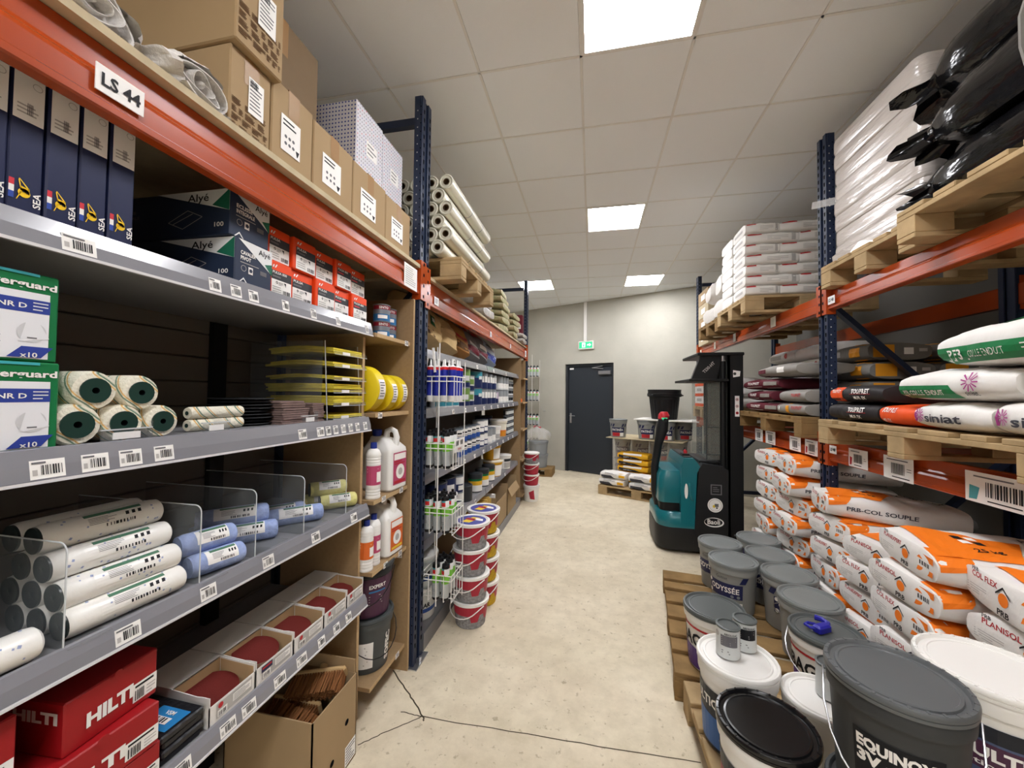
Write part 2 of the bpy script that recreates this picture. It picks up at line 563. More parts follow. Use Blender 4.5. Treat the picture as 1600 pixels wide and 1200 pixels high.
c.build('closer_arm', door)
MB().box((.075, .066, DZ-.11), (.165, .07, DZ-.075), 'white').build('notice', door)
h = MB()
for z in (.25, 1.0, 1.85): h.tube([(DW-.05, .06, z), (DW-.05, .06, z+.1)], .01, 'steel')
h.build('hinge', door)
# cable duct and exit sign
ch = MB(); p0, p1 = on_wall(1.385, 2.63, .012), on_wall(1.385, CEIL-.005, .012)
ch.bar(p0, p1, .06, .024, 'plastic_white', WN); tag(ch.build('cable_duct'), 'slim white cable duct running down to the exit sign', 'cable duct')
emis('exit_green', '#1f9a6a', .55); emis('exit_white', '#dff5ea', .9)
ex = thing('exit_sign', 'small green emergency exit sign on the far wall above the door', 'exit sign', on_wall(1.25, 2.46), ang)
MB().box((0, -.05, 0), (.32, 0, .165), 'plastic_white', .008).build('housing', ex)
f = MB(); S = plane((0, -.05, 0), (1, 0, 0), (0, 0, 1)); f.rect(S, .02, .02, .30, .145, 'exit_green')
f.rect(S, .085, .04, .15, .13, 'exit_white', e=.001)
f.disc(S, .118, .115, .011, 'exit_green', 10, e=.002); f.quad(S, [(.10,.045),(.115,.045),(.135,.10),(.105,.10)], 'exit_green', e=.002); f.quad(S, [(.125,.06),(.145,.05),(.15,.06),(.125,.085)], 'exit_green', e=.002)
f.quad(S, [(.19,.075),(.245,.075),(.245,.095),(.19,.095)], 'exit_white', e=.001); f.poly(S, [(.24,.055),(.275,.085),(.24,.115)], 'exit_white', e=.001)
f.build('pictogram', ex)
t = MB(); t.tube([on_wall(.44, 1.21, -.0), on_wall(.44, 1.21, .03), on_wall(.5, 1.21, .035)], .006, 'steel'); tag(t.build('wall_hook'), 'small metal hook on the far wall left of the door', 'hook')
# ================================================================ pallet racking
mat('tag_white', '#f0eee9', .5, spec=.4)
def upright(label, x, y, side, zt=3.3, depth=1.05, wy=.12, foot=True, holes=True):
    """rack frame: two perforated posts and bracing; side=+1 when the aisle is on its +x side"""
    t = thing('rack_upright', label, 'rack upright', (x, y, 0), 0, 'navy rack uprights')
    for nm, xo in (('front_post', 0), ('rear_post', -side*(depth-.065))):
        p = MB()
        a, b = xo, xo - side*.052
        lo, hi = min(a, b), max(a, b)
        # sigma section with folded flange: a channel with a recessed strip on the aisle face
        e = .012
        F = a - side*e
        p.box((min(F, b), 0, 0), (max(F, b), wy, zt), 'navy')
        p.box((min(a, F), 0, 0), (max(a, F), wy*.34, zt), 'navy', .002)
        p.box((min(a, F), wy*.66, 0), (max(a, F), wy, zt), 'navy', .002)
        o = p.build(nm, t)
        if xo == 0 and holes:
            q = MB()
            Sf = plane((a, 0, 0), (0, side, 0), (0, 0, 1), .0008)
            Ss = plane((min(a, b), 0, 0), (1, 0, 0), (0, 0, 1), .0008)
            z = .1
            while z < zt - .06:
                for yy in (wy*.17, wy*.83):
                    yv = yy*side
                    q.quad(Sf, [(yv-.006, z), (yv+.006, z), (yv+.008, z+.026), (yv-.008, z+.026)], 'hole')
                q.disc(Ss, .02, z+.012, .0042, 'ink_light', 8)
                q.disc(Ss, .040, z+.035, .0036, 'hole', 8)
                z += .05
            q.build('slot', o)['kind'] = 'stuff'
    br = MB()
    x0, x1 = -side*.065, -side*(depth-.065)
    zs = [.25, 1.2, 2.15, 3.1]
    for z in (.18, 3.16): br.box((min(x0,x1), wy*.35, z), (max(x0,x1), wy*.65, z+.045), 'navy')
    for k in range(3):
        a, b = (x0, zs[k]), (x1, zs[k+1])
        if k % 2: a, b = (x1, zs[k]), (x0, zs[k+1])
        br.bar((a[0], wy*.5, a[1]), (b[0], wy*.5, b[1]), .03, .045, 'navy', (0, 1, 0))
    br.build('bracing', t)
    if foot:
        for xo in (0, -side*(depth-.065)):
            f = MB(); f.box((xo + side*.03, -.02, 0), (xo - side*.11, wy+.02, .006), 'steel')
            f.box((xo, wy+.001, .0), (xo - side*.06, wy+.006, .12), 'navy')
            f.tube([(xo+side*.015, wy*.5, .006), (xo+side*.015, wy*.5, .03)], .009, 'steel')
            f.build('foot_plate', t)
    return t
upright('navy rack upright between the wooden niche and the white wire stand', -.98, 2.05, 1)
upright('far navy rack upright on the left, in front of the far wall', -.98, 5.77, 1)
upright('navy rack upright behind the viewer on the left', -.98, -1.75, 1)
upright('navy rack upright between the two bays of sacks on the right', 1.5, 2.86, -1, wy=.10)
upright('far navy rack upright on the right, beside the far wall', 1.5, 5.98, -1, wy=.10)
upright('navy rack upright behind the viewer on the right', 1.5, -.94, -1, wy=.10)

def beam(label, x, side, y0, y1, z0, z1, conn=True, dp=.05):
    t = thing('rack_beam', label, 'rack beam', (x, 0, 0), 0, 'orange rack beams')
    s = side; h = z1 - z0
    # front section with a shallow groove pressed along the face
    prof = [(-s*dp, z0), (-s*.004, z0), (0, z0+.004), (0, z0+h*.12), (-s*.005, z0+h*.15), (-s*.005, z0+h*.42), (-s*.010, z0+h*.49), (-s*.022, z0+h*.56), (-s*.026, z0+h*.62), (-s*.026, z1-.003), (-s*.029, z1), (-s*dp, z1)]
    if s < 0: prof = prof[::-1]
    MB().prism(prof, y0, y1, 'y', 'orange').build('beam_body', t)
    if conn:
        for yy, d in ((y0, 1), (y1, -1)):
            c = MB()
            c.box((s*.004, yy - d*.06, z0-.03), (s*.010, yy + d*.0, z1+.05), 'orange', .001)
            c.box((-s*.045, yy, z0-.03), (s*.010, yy + d*.006, z1+.05), 'orange')
            S = plane((s*.010, yy - d*.03, 0), (0, s, 0), (0, 0, 1), .0006)
            for k in range(4):
                z = z0 - .015 + k*(h+.05)/3.2
                c.rect(S, -.008, z, .008, z+.018, 'hole')
            c.build('connector', t)
    return t
bmL1 = beam('orange beam above the near left shelves, marked LS 44', -.98, 1, -1.63, 2.05, 2.122, 2.272, dp=.032)
bmL2 = beam('orange beam above the left paint shelves, between the two navy uprights', -.98, 1, 2.17, 5.77, 2.09, 2.255)
beam('rear orange beam of the near left bay', -1.99, -1, -1.63, 2.05, 2.108, 2.272)
beam('rear orange beam of the second left bay', -1.99, -1, 2.17, 5.77, 2.09, 2.255)
bmRN = beam('upper orange beam of the near right bay, under the black bundles', 1.5, -1, -.84, 2.86, 2.125, 2.25)
bmRF = beam('upper orange beam of the far right bay, under the stacked white sacks', 1.5, -1, 2.96, 5.98, 2.125, 2.25)
bmLN = beam('lower orange beam of the near right bay, with barcode sheets', 1.5, -1, -.84, 2.86, 1.145, 1.275)
bmLF = beam('lower orange beam of the far right bay, behind the forklift truck', 1.5, -1, 2.96, 5.98, 1.145, 1.275)
for z0, z1, nm in ((2.125, 2.25, 'upper'), (1.145, 1.275, 'lower')):
    beam('rear %s orange beam of the near right bay' % nm, 2.55, 1, -.84, 2.86, z0, z1)
    beam('rear %s orange beam of the far right bay' % nm, 2.55, 1, 2.96, 5.98, z0, z1)
# deck boards lying on the left beams
tag(MB().box((-2.03, -1.62, 2.272), (-.975, 2.04, 2.292), 'ply').build('deck_board'), 'plywood deck lying on the near left beam under the cartons', 'board')
tag(MB().box((-2.03, 2.18, 2.255), (-.985, 5.76, 2.273), 'ply').build('deck_board'), 'plywood deck lying on the second left beam under the pallet', 'board')
# ================================================================ kit of repeated builders
def crate(name, label, cat, lo, hi, m, group=None, prints=None, side=1, rz=0.0, ch=.003, tape=None, pname='print'):
    """closed box as a thing: body plus printed faces.  F faces the aisle, S faces the viewer, T is the top"""
    w, d, h = hi[0]-lo[0], hi[1]-lo[1], hi[2]-lo[2]
    t = thing(name, label, cat, (lo[0]+w/2, lo[1]+d/2, lo[2]), rz, group)
    MB().box((-w/2, -d/2, 0), (w/2, d/2, h), m, ch).build('body', t)
    if side > 0: F = plane((w/2, -d/2, 0), (0, 1, 0), (0, 0, 1))
    else: F = plane((-w/2, d/2, 0), (0, -1, 0), (0, 0, 1))
    S = plane((-w/2, -d/2, 0), (1, 0, 0), (0, 0, 1)); T = plane((-w/2, -d/2, h), (1, 0, 0), (0, 1, 0))
    if tape:
        q = MB(); q.rect(F, d/2-.025, h*.68, d/2+.025, h, tape); q.rect(T, 0, d/2-.025, w, d/2+.025, tape)
        q.build('tape', t)
    if prints:
        q = MB(); prints(q, F, S, T, w, d, h)
        if q.v: q.build(pname, t)
    return t

def price_label(q, S, u, v, w=.055, h=.034, seed=0, k=1.0):
    q.rect(S, u, v, u+w, v+h, 'paper')
    q.barcode(S, u+w*.3, v+h*.2, u+w*.92, v+h*.72, 'ink', 9, seed, e=.001)
    q.lines(S, u+w*.05, v+h*.78, u+w*.7, v+h*.94, 1, 'ink_grey', .6, seed, e=.001)
    q.rect(S, u+w*.06, v+h*.2, u+w*.2, v+h*.5, 'ink_light', e=.001)

def tin(name, r, h, side_bands, lid_m, label=None, cat='paint tin', n=20, rim='steel'):
    """metal paint tin: body turned in colour bands, pressed lid with a rim"""
    t = thing(name, label, cat)
    prof, mats = [(0, 0), (r, 0)], [rim]
    for z0, z1, m in side_bands:
        prof += [(r, z1*h)]; mats.append(m)
    q = MB(); q.lathe(prof, rim, n, mats=mats); q.build('body', t)
    q = MB(); q.lathe([(r+.0015, h-.006), (r+.0025, h), (r-.002, h+.003), (r*.86, h+.003), (r*.84, h-.003), (0, h-.003)], lid_m, n); q.build('lid', t)
    return t

def bail(q, r, z, drop, m, a0, rad=.0024, n=12, lean=0.0):
    """wire or plastic handle hanging from two ears at angle a0 and a0+pi"""
    c, s = math.cos(a0), math.sin(a0)
    P = []
    for k in range(n+1):
        a = math.pi * k / n
        x = (r+.006) * math.cos(a)
        y = (r+.008) * abs(math.sin(a)) ** .6 if 0 < k < n else 0
        P.append(((x*c - y*s), (x*s + y*c), z - drop*math.sin(a)))
    q.tube(P, rad, m, 6)

def bucket(name, label, cat, r0, r1, h, body, lid, bands=(), handle=None, ha=0.0, group=None, prints=None, lid_style='flat', n=36, hd=None):
    """tapered plastic bucket: r0 bottom, r1 top; bands = (v0, v1, material, a0, a1) wrapped labels"""
    t = thing(name, label, cat, group=group)
    q = MB()
    zr = h*.80
    rr = lambda z: r0 + (r1-r0)*z/h
    q.lathe([(0, 0), (r0-.004, 0), (r0, .004), (rr(zr), zr), (rr(zr)+.007, zr+.004), (rr(h*.9)+.007, h*.9), (rr(h)+.004, h*.91), (r1+.002, h*.97)], body, n)
    q.build('body', t)
    q = MB()
    q.lathe([(r1+.004, h*.925), (r1+.008, h*.93), (r1+.008, h*.955), (r1+.006, h*.957), (r1+.006, h*.962), (r1+.009, h*.965), (r1+.009, h-.003), (r1+.006, h+.002), (r1-.001, h+.003), (r1-.003, h+.001), (r1-.006, h-.007), (r1-.016, h-.008), (r1-.018, h-.003), (r1-.024, h-.002), (r1-.026, h-.0045), (0, h-.004)], lid, n)
    if lid_style == 'notched':
        for k in range(n):
            a = 2*math.pi*(k+.5)/n
            if k % 2 == 0:
                q.bar(((r1-.003)*math.cos(a), (r1-.003)*math.sin(a), h+.002), ((r1+.006)*math.cos(a), (r1+.006)*math.sin(a), h+.001), .006, .005, lid)
    q.build('lid', t)
    if handle:
        q = MB(); bail(q, r1+.004, h*.86, hd if hd else h*.55, handle, ha); q.build('handle', t)
    if bands or prints:
        q = MB()
        for v0, v1, m, a0, a1 in bands:
            S = cyl((0, 0), r0, 0, r1, h, .0012, 0)
            rm = (r0+r1)/2
            nn = max(4, int((a1-a0)/.2))
            q.rect(S, a0*rm, v0*h, a1*rm, v1*h, m, nn, 2)
        if prints:
            def SS(a): return cyl((0, 0), r0, 0, r1, h, .0022, a)
            prints(q, SS, h)
        q.build('wrap_label', t)
    return t

def pallet(label, loc, L=1.2, W=.8, H=.144, rz=0.0, m='pallet_wood', group='wooden pallets', seed=0):
    """L along local x, W along local y; boards across y on stringers, nine blocks, three runners"""
    rn = random.Random(seed)
    t = thing('wooden_pallet', label, 'pallet', loc, rz, group)
    tb = .022
    bw = [.145, .10, .145, .10, .145] if W < 1 else [.145, .10, .145, .145, .145, .10, .145]
    n = len(bw)
    gap = (W - sum(bw)) / (n - 1)
    y = 0
    for k in range(n):
        dz = rn.uniform(-.001, .001)
        MB().box((0, y, H-tb+dz), (L, y+bw[k], H+dz), m, .003).build('deck_plank', t); y += bw[k] + gap
    for x0, x1 in ((0, .145), (L/2-.0725, L/2+.0725), (L-.145, L)):
        MB().box((x0, 0, H-2*tb), (x1, W, H-tb), m, .002).build('stringer', t)
    bh = H - 3*tb
    for yy in (0, W/2-.05, W-.1):
        MB().box((0, yy, 0), (L, yy+.1, tb), m, .003).build('runner', t)
        for x0 in (0, L/2-.0725, L-.145):
            MB().box((x0, yy, tb), (x0+.145, yy+.1, H-2*tb), m, .003).build('block', t)
    return t
def rrect(cx, cy, hx, hy, r, n=4):
    P = []
    r = min(r, hx*.98, hy*.98)
    for sx, sy, a0 in ((1, 1, 0), (-1, 1, 90), (-1, -1, 180), (1, -1, 270)):
        for k in range(n+1):
            a = R(a0 + 90*k/n)
            P.append((cx + sx*(hx-r) + r*math.cos(a), cy + sy*(hy-r) + r*math.sin(a)))
    return P
def loft(q, secs, m, smooth=True, cap=(True, True), n=4):
    """rounded-rectangle sections (z, cx, cy, hx, hy, r) skinned into a body"""
    rings = [[(x, y, s[0]) for x, y in rrect(s[1], s[2], s[3], s[4], s[5], n)] for s in secs]
    k = len(rings[0])
    vs = [p for rg in rings for p in rg]
    fs = [(j*k+i, j*k+(i+1) % k, (j+1)*k+(i+1) % k, (j+1)*k+i) for j in range(len(rings)-1) for i in range(k)]
    q.add(vs, fs, m, smooth)
    if cap[0]: q.add(rings[0], [tuple(range(k))[::-1]], m)
    if cap[1]: q.add(rings[-1], [tuple(range(k))], m)
    return q

class Sack:
    """filled sack lying flat: length L along x, width W along y, height H; block-shaped ends, slack surface.
    top(), side() and end() give points on it for print."""
    def __init__(s, L, W, H, bend=0.0, seed=0, end=.72, p=3.2, puff=.10, wr=1.0):
        s.L, s.W, s.H, s.bend, s.end, s.p, s.puff, s.wr = L, W, H, bend, end, p, puff, wr
        rn = random.Random(seed)
        s.ph = [rn.uniform(0, 6.28) for _ in range(8)]
        s.k = [rn.uniform(.7, 1.3) for _ in range(8)]
    def prof(s, t):
        """height and width factor along the length, t in -1..1"""
        a = abs(t)
        h = s.end + (1-s.end)*(1-a**2.6)
        w = 1 + s.puff*(1-a**2)-s.puff*.5 if a < .999 else 1 - s.puff*.5
        return h, w
    def ring(s, t, a):
        h, w = s.prof(t)
        ca, sa = math.cos(a), math.sin(a)
        e = 2.0/s.p
        y = math.copysign(abs(ca)**e, ca)*s.W/2*w
        z = math.copysign(abs(sa)**e, sa)
        z = z*s.H/2*h if z > 0 else z*s.H/2*(.55+.45*h)
        g = s.wr*s.H*.035
        n = math.sin(5*t*s.k[0]+2*a+s.ph[0]) + .7*math.sin(9*t*s.k[1]-3*a+s.ph[1]) + .5*math.sin(16*t*s.k[2]+5*a+s.ph[2]) + .35*math.sin(27*t*s.k[3]-4*a+s.ph[3])
        z += g*.6*n*max(sa, 0)
        y += g*.5*n*ca
        z += s.H/2 - s.bend*t*t
        return Vector((t*s.L/2, y, z))
    def norm(s, t, a):
        d = .02
        t0, t1 = max(-1, t-d), min(1, t+d)
        n = (s.ring(t1, a) - s.ring(t0, a)).cross(s.ring(t, a+d) - s.ring(t, a-d))
        n = n.normalized() if n.length > 1e-9 else Vector((0, 0, 1))
        o = Vector((0, math.cos(a), math.sin(a)))
        return n if n.dot(o) > 0 else -n
    def build(s, q, m, nu=22, na=32, mend=None):
        A = [2*math.pi*i/na for i in range(na)]
        T = [-1 + 2*j/nu for j in range(nu+1)]
        vs = [s.ring(t, a) for t in T for a in A]
        fs = [(j*na+i, (j+1)*na+i, (j+1)*na+(i+1) % na, j*na+(i+1) % na) for j in range(nu) for i in range(na)]
        q.add(vs, fs, m, True)
        for j, sg in ((0, -1), (nu, 1)):
            rg = vs[j*na:(j+1)*na]
            c = sum(rg, Vector())/na
            in1 = [c + (p-c)*.80 + Vector((sg*s.L*.010, 0, 0)) for p in rg]
            q.add(rg + in1 + [c + Vector((sg*s.L*.006, 0, 0))],
                  [((i, (i+1) % na, na+(i+1) % na, na+i) if sg > 0 else (na+i, na+(i+1) % na, (i+1) % na, i)) for i in range(na)] +
                  [((na+i, na+(i+1) % na, 2*na) if sg > 0 else (2*na, na+(i+1) % na, na+i)) for i in range(na)], mend or m, True)
        return q
    def top(s, off=.004):
        def f(u, v, e=0.0):
            t = max(-1, min(1, 2*u/s.L))
            w = s.W/2*s.prof(t)[1]
            c = max(-.995, min(.995, v/w))
            a = math.acos(math.copysign(abs(c)**(s.p/2), c))
            return s.ring(t, a) + s.norm(t, a)*(off + e)
        return f
    def side(s, sg=-1, off=.003):
        """long side facing local sg*y; u along x when sg<0, v up from the base"""
        def f(u, v, e=0.0):
            t = max(-1, min(1, 2*(u if sg < 0 else -u)/s.L))
            h = s.prof(t)[0]
            z = (v - s.H/2)/(s.H/2)
            z = z/h if z > 0 else z/(.55+.45*h)
            c = max(-.97, min(.97, z))
            b = math.asin(math.copysign(abs(c)**(s.p/2), c))
            b = b if sg > 0 else math.pi - b
            return s.ring(t, b) + s.norm(t, b)*(off + e)
        return f
    def endf(s, sg=-1, off=.0025):
        """flat end facing local sg*x; u to the right when looked at, v up"""
        def f(u, v, e=0.0):
            return Vector((sg*(s.L/2*1.010 + off + e), u if sg > 0 else -u, v - s.bend))
        return f

def paper_sack(name, label, L, W, H, m, prints=None, loc=(0, 0, 0), rz=0.0, group=None, seed=0, cat='sack', rot=None, mend=None, **kw):
    s = Sack(L, W, H, seed=seed, **kw)
    t = thing(name, label, cat, loc, rz, group)
    if rot: t.rotation_euler = rot
    q = MB(); s.build(q, m, mend=mend); q.build('bag', t)
    if prints:
        q = MB(); prints(q, s)
        if q.v: q.build('print', t)
    return t
# ================================================================ near left shelving
SHX = -1.03
SH = [1.88, 1.43, 1.02, .595]          # tops of the four metal shelves
RB = [1.822, 1.372, .972, .55]         # bottoms of their price rails
shelf_names = ['top metal shelf of the near left bay, under the navy boxes', 'second metal shelf of the near left bay, under the roller sleeves', 'third metal shelf of the near left bay, under the clear dividers', 'lowest metal shelf of the near left bay, under the red boxes']
# price tags: (first y, width) along each rail
ptags = [[(.555, .055), (.855, .035), (.92, .035), (.98, .035), (1.11, .03), (1.245, .03), (1.39, .028), (1.60, .025)],
         [(.525, .05), (.60, .046), (.665, .044), (.735, .044), (1.20, .04), (1.295, .04), (1.345, .03), (1.39, .03), (1.44, .03), (1.49, .03), (1.54, .03), (1.60, .03)],
         [(.67, .05), (.86, .045), (1.06, .045), (1.28, .045), (1.52, .045)],
         [(.80, .05), (.93, .05), (1.0, .05), (1.12, .05), (1.22, .05), (1.33, .04), (1.42, .04), (1.5, .04)]]
mat('rail_clear', '#b9b9c2', .18, spec=.7)
for k in range(4):
    t = thing('metal_shelf', shelf_names[k], 'shelf', (0, 0, 0), 0, 'metal shelves of the near left bay')
    zt, zb = SH[k], RB[k]
    q = MB(); q.box((-1.56, -1.6, zt-.03), (SHX-.02, 1.655, zt), 'shelf_metal'); q.box((-1.54, -1.6, zt-.045), (SHX-.05, 1.655, zt-.03), 'shelf_metal')
    q.build('deck', t)
    q = MB(); q.prism([(SHX-.022, zt-.002), (SHX-.022, zb+.004), (SHX-.006, zb), (SHX, zb+.004), (SHX-.004, zb+.03), (SHX-.014, zt+.004), (SHX-.02, zt+.006)], -1.6, 1.66, 'y', 'shelf_rail'); q.build('price_rail', t)
    q = MB(); q.box((SHX-.005, -1.6, zb-.003), (SHX+.003, 1.66, zb+.003), 'rail_edge'); q.build('rail_strip', t)
    S = plane((SHX-.001, 0, zb+.006), (0, 1, 0), (-.18, 0, 1), .0015)
    for i, (y, wd) in enumerate(ptags[k]):
        q = MB(); price_label(q, S, y, 0, wd, .036 if k != 3 else .034, seed=k*31+i); q.build('price_tag', t)
# dark slatted back
t = thing('slatted_backing', 'dark slatted metal back of the near left shelving', 'back panel', (0, 0, 0))
sm = MB().box((-.012, -1.6, 0), (0, 1.655, .094), 'back_dark', .003).mesh('back_slat')
for k in range(20):
    o = bpy.data.objects.new('back_slat', sm); COL.objects.link(o); o.parent = t; o.location = (-1.56, 0, .12 + k*.098)
q = MB(); q.box((-1.6, -1.6, 0), (-1.58, 1.655, 2.1), 'back_dark'); q.build('back_sheet', t)
q = MB(); q.box((-1.565, 1.3, 0), (-1.535, 1.36, 2.08), 'black_soft'); q.build('shelf_post', t)

# ---- marker plate on the beam
t = thing('bay_sign', 'white bay sign reading LS 44 on the orange beam', 'sign', (-.98, .565, 2.155))
MB().box((.0, 0, 0), (.0025, .085, .055), 'white').build('plate', t)
q = MB(); q.text(plane((.0025, 0, 0), (0, 1, 0), (0, 0, 1), .0005), 'LS 44', .0425, .015, .026, 'ink', 'c', .03, .07); q.build('lettering', t)
t = thing('notice_sheet', 'white printed sheet on the end of the near left beam', 'notice', (-.98, 1.86, 2.125))
MB().box((0, 0, 0), (.0015, .15, .125), 'paper').build('sheet', t)
q = MB(); q.lines(plane((.0015, 0, 0), (0, 1, 0), (0, 0, 1), .0004), .012, .012, .138, .115, 9, 'ink_light', .35, 4); q.build('print', t)

# ---- tall navy boxes
mat('sea_navy', '#1e2547', .45, spec=.4); mat('sea_yellow', '#f2c61c', .5); mat('fr_red', '#c9323f', .5); mat('fr_blue', '#2c4aa0', .5)
def sea(q, F, S, T, w, d, h):
    q.rect(F, .003, h*.66, d-.003, h*.985, 'paper')
    q.lines(F, .008, h*.70, d*.9, h*.78, 3, 'ink_light', .4, 3); q.barcode(F, d*.45, h*.71, d*.62, h*.79, 'ink_grey', 6, 2)
    q.disc(F, d*.72, h*.93, .007, 'ink_light', 14, e=.0004, r0=.006)
    for i, m in enumerate(('fr_blue', 'white', 'fr_red')): q.rect(F, .002, h*(.10+.045*i), .009, h*(.145+.045*i), m)
    # smiling boat emblem: hull, face, sail lines
    q.disc(F, d*.47, h*.155, .0085, 'sea_yellow', 14); q.quad(F, [(d*.36, h*.17), (d*.62, h*.15), (d*.62, h*.19), (d*.36, h*.20)], 'sea_yellow')
    q.quad(F, [(d*.30, h*.24), (d*.33, h*.25), (d*.40, h*.17), (d*.37, h*.17)], 'sea_yellow'); q.quad(F, [(d*.31, h*.25), (d*.34, h*.25), (d*.62, h*.19), (d*.60, h*.18)], 'sea_yellow')
    q.quad(F, [(d*.25, h*.10), (d*.28, h*.10), (d*.40, h*.16), (d*.37, h*.16)], 'sea_yellow')
    q.disc(F, d*.44, h*.163, .0014, 'ink', 8, e=.001); q.disc(F, d*.53, h*.158, .0014, 'ink', 8, e=.001)
    q.text(F, 'SEA', d*.93, h*.07, .0105, 'white', 'l', .02, .030, rot=R(90))
names = ['rightmost', 'second from the right', 'third from the right', 'fourth from the right', 'fifth from the right', 'sixth from the right']
ye = .692
for k in range(6):
    crate('paint_tray_box', 'tall navy SEA box on the top shelf, %s of the row' % names[k], 'box', (-1.36, ye-.0475, SH[0]), (-1.06 - .002*(k % 2), ye, SH[0]+.28-.002*k), 'sea_navy', 'tall navy boxes on the top shelf', sea)
    ye -= .0505 if k < 3 else .049
# ---- navy, white and green hinge boxes
mat('alye_navy', '#263249', .5, spec=.4); mat('alye_green', '#1f6a52', .5); mat('alye_white', '#e4e6e6', .5)
def alye(l1, l2):
    def f(q, F, S, T, w, d, h):
        q.poly(F, [(.01, h-.001), (d-.001, h-.001), (d-.001, h*.42)], 'alye_white'); q.poly(F, [(d-.001, h*.68), (d-.001, h*.40), (d*.78, h*.62)], 'alye_green', e=.0006)
        q.text(F, 'Alyé', d*.60, h*.80, h*.13, 'ink', 'l', .01, d*.33)
        q.text(F, l1, d*.13, h*.66, h*.085, 'white', 'l', .03, d*.40); q.text(F, l2, d*.13, h*.54, h*.085, 'white', 'l', .03, d*.46 if len(l2) > 6 else d*.27)
        q.rect(F, d*.13, h*.47, d*.62, h*.485, 'ink_light'); q.rect(F, d*.34, h*.26, d*.46, h*.42, 'white'); q.disc(F, d*.40, h*.34, h*.05, 'alye_navy', 5, e=.001)
        q.disc(F, d*.22, h*.35, h*.07, 'ink_light', 16, r0=h*.06); q.rect(F, d*.66, h*.33, d*.84, h*.43, 'ink_grey')
        q.poly(F, [(d*.10, .002), (d*.13, .002), (d*.22, h*.10), (d*.30, .002), (d*.33, .002), (d*.22, h*.14)], 'alye_white')
        # long side seen by the viewer
        q.poly(S, [(w*.40, h-.001), (w-.001, h-.001), (w-.001, h*.52)], 'alye_white'); q.poly(S, [(w-.001, h-.001), (w-.001, h*.52), (w*.86, h*.66)], 'alye_green', e=.0006)
        q.text(S, 'Alyé', w*.66, h*.76, h*.17, 'ink', 'l', .01, w*.17)
        q.text(S, '100', w*.87, h*.18, h*.10, 'white', 'l', .02, w*.085)
        q.text(S, l1, w*.05, h*.60, h*.07, 'ink_grey', 'l', .03, w*.17); q.text(S, l2, w*.05, h*.48, h*.07, 'ink_grey', 'l', .03, w*.20)
        q.rect(S, w*.08, h*.18, w*.14, h*.36, 'ink_grey'); q.disc(S, w*.11, h*.27, h*.06, 'alye_navy', 5, e=.001)
        for a, b in (((.50,.34),(.66,.58)), ((.66,.58),(.78,.42)), ((.78,.42),(.62,.18)), ((.62,.18),(.50,.34)), ((.54,.30),(.70,.50))):
            u0, v0, u1, v1 = w*a[0], h*a[1], w*b[0], h*b[1]
            q.quad(S, [(u0, v0-.001), (u1, v1-.001), (u1, v1+.001), (u0, v0+.001)], 'ink_light')
    return f
crate('hinge_box', 'navy white and green Alyé box, lower of the two, lettered CAVALIER PIVOT', 'box', (-1.50, .935, SH[0]), (-1.05, 1.075, SH[0]+.135), 'alye_navy', 'navy and white hinge boxes', alye('CAVALIER', 'PIVOT'), rz=R(2))
crate('hinge_box', 'navy white and green Alyé box, upper of the two, lettered ECLISSE INTEGRALE', 'box', (-1.50, .925, SH[0]+.136), (-1.055, 1.068, SH[0]+.274), 'alye_navy', 'navy and white hinge boxes', alye('ECLISSE', 'INTEGRALE'), rz=R(1))
# ---- orange fastener boxes
mat('pulsa_orange', '#e84a18', .45, spec=.4); mat('pulsa_grey', '#33373c', .5)
def pulsa(t800):
    def f(q, F, S, T, w, d, h):
        q.rect(F, d*.10, h*.03, d*.97, h*.46, 'paper'); q.rect(F, d*.10, h*.46, d*.97, h*.72, 'pulsa_grey')
        q.text(F, 'PULSA 800' if t800 else 'PULSA', d*.13, h*.63, h*.075, 'white', 'l', .02, d*(.62 if t800 else .42))
        q.rect(F, d*.13, h*.52, d*.48, h*.57, 'fr_red' if t800 == 2 else 'ink_grey', e=.001)
        q.poly(F, [(d*.13, h*.80), (d*.18, h*.80), (d*.22, h*.88), (d*.16, h*.88)], 'white'); q.poly(F, [(d*.22, h*.80), (d*.27, h*.80), (d*.34, h*.90), (d*.29, h*.90)], 'white')
        q.disc(F, d*.32, h*.38, h*.04, 'ink', 10, e=.001, r0=h*.02); q.poly(F, [(d*.62, h*.42), (d*.72, h*.42), (d*.72, h*.30), (d*.68, h*.36)], 'ink', e=.001)
        q.lines(F, d*.14, h*.08, d*.55, h*.28, 3, 'ink_light', .4, 5, e=.001); q.barcode(F, d*.60, h*.07, d*.92, h*.19, 'ink', 8, 3, e=.001); q.lines(F, d*.40, h*.30, d*.6, h*.42, 3, 'ink_grey', .3, 2, e=.001)
    return f
ys = [1.078, 1.182, 1.30, 1.418, 1.53, 1.652]
col = ['leftmost', 'second', 'middle', 'fourth', 'rightmost']
for r in range(2):
    for k in range(5):
        y0, y1 = ys[k]+.002, ys[k+1]-.003
        if r == 1 and k > 2: y0 -= .004; y1 -= .004
        crate('fastener_box', 'orange PULSA box on the top shelf, %s column, %s row' % (col[k], ('lower', 'upper')[r]), 'box', (-1.36, y0, SH[0]+r*.118), (-1.06-.012*((k+r) % 2), y1, SH[0]+r*.118+.1165), 'pulsa_orange', 'orange fastener boxes on the top shelf', pulsa(1 if (k == 0 and r == 0) else (2 if k > 2 else 0)))

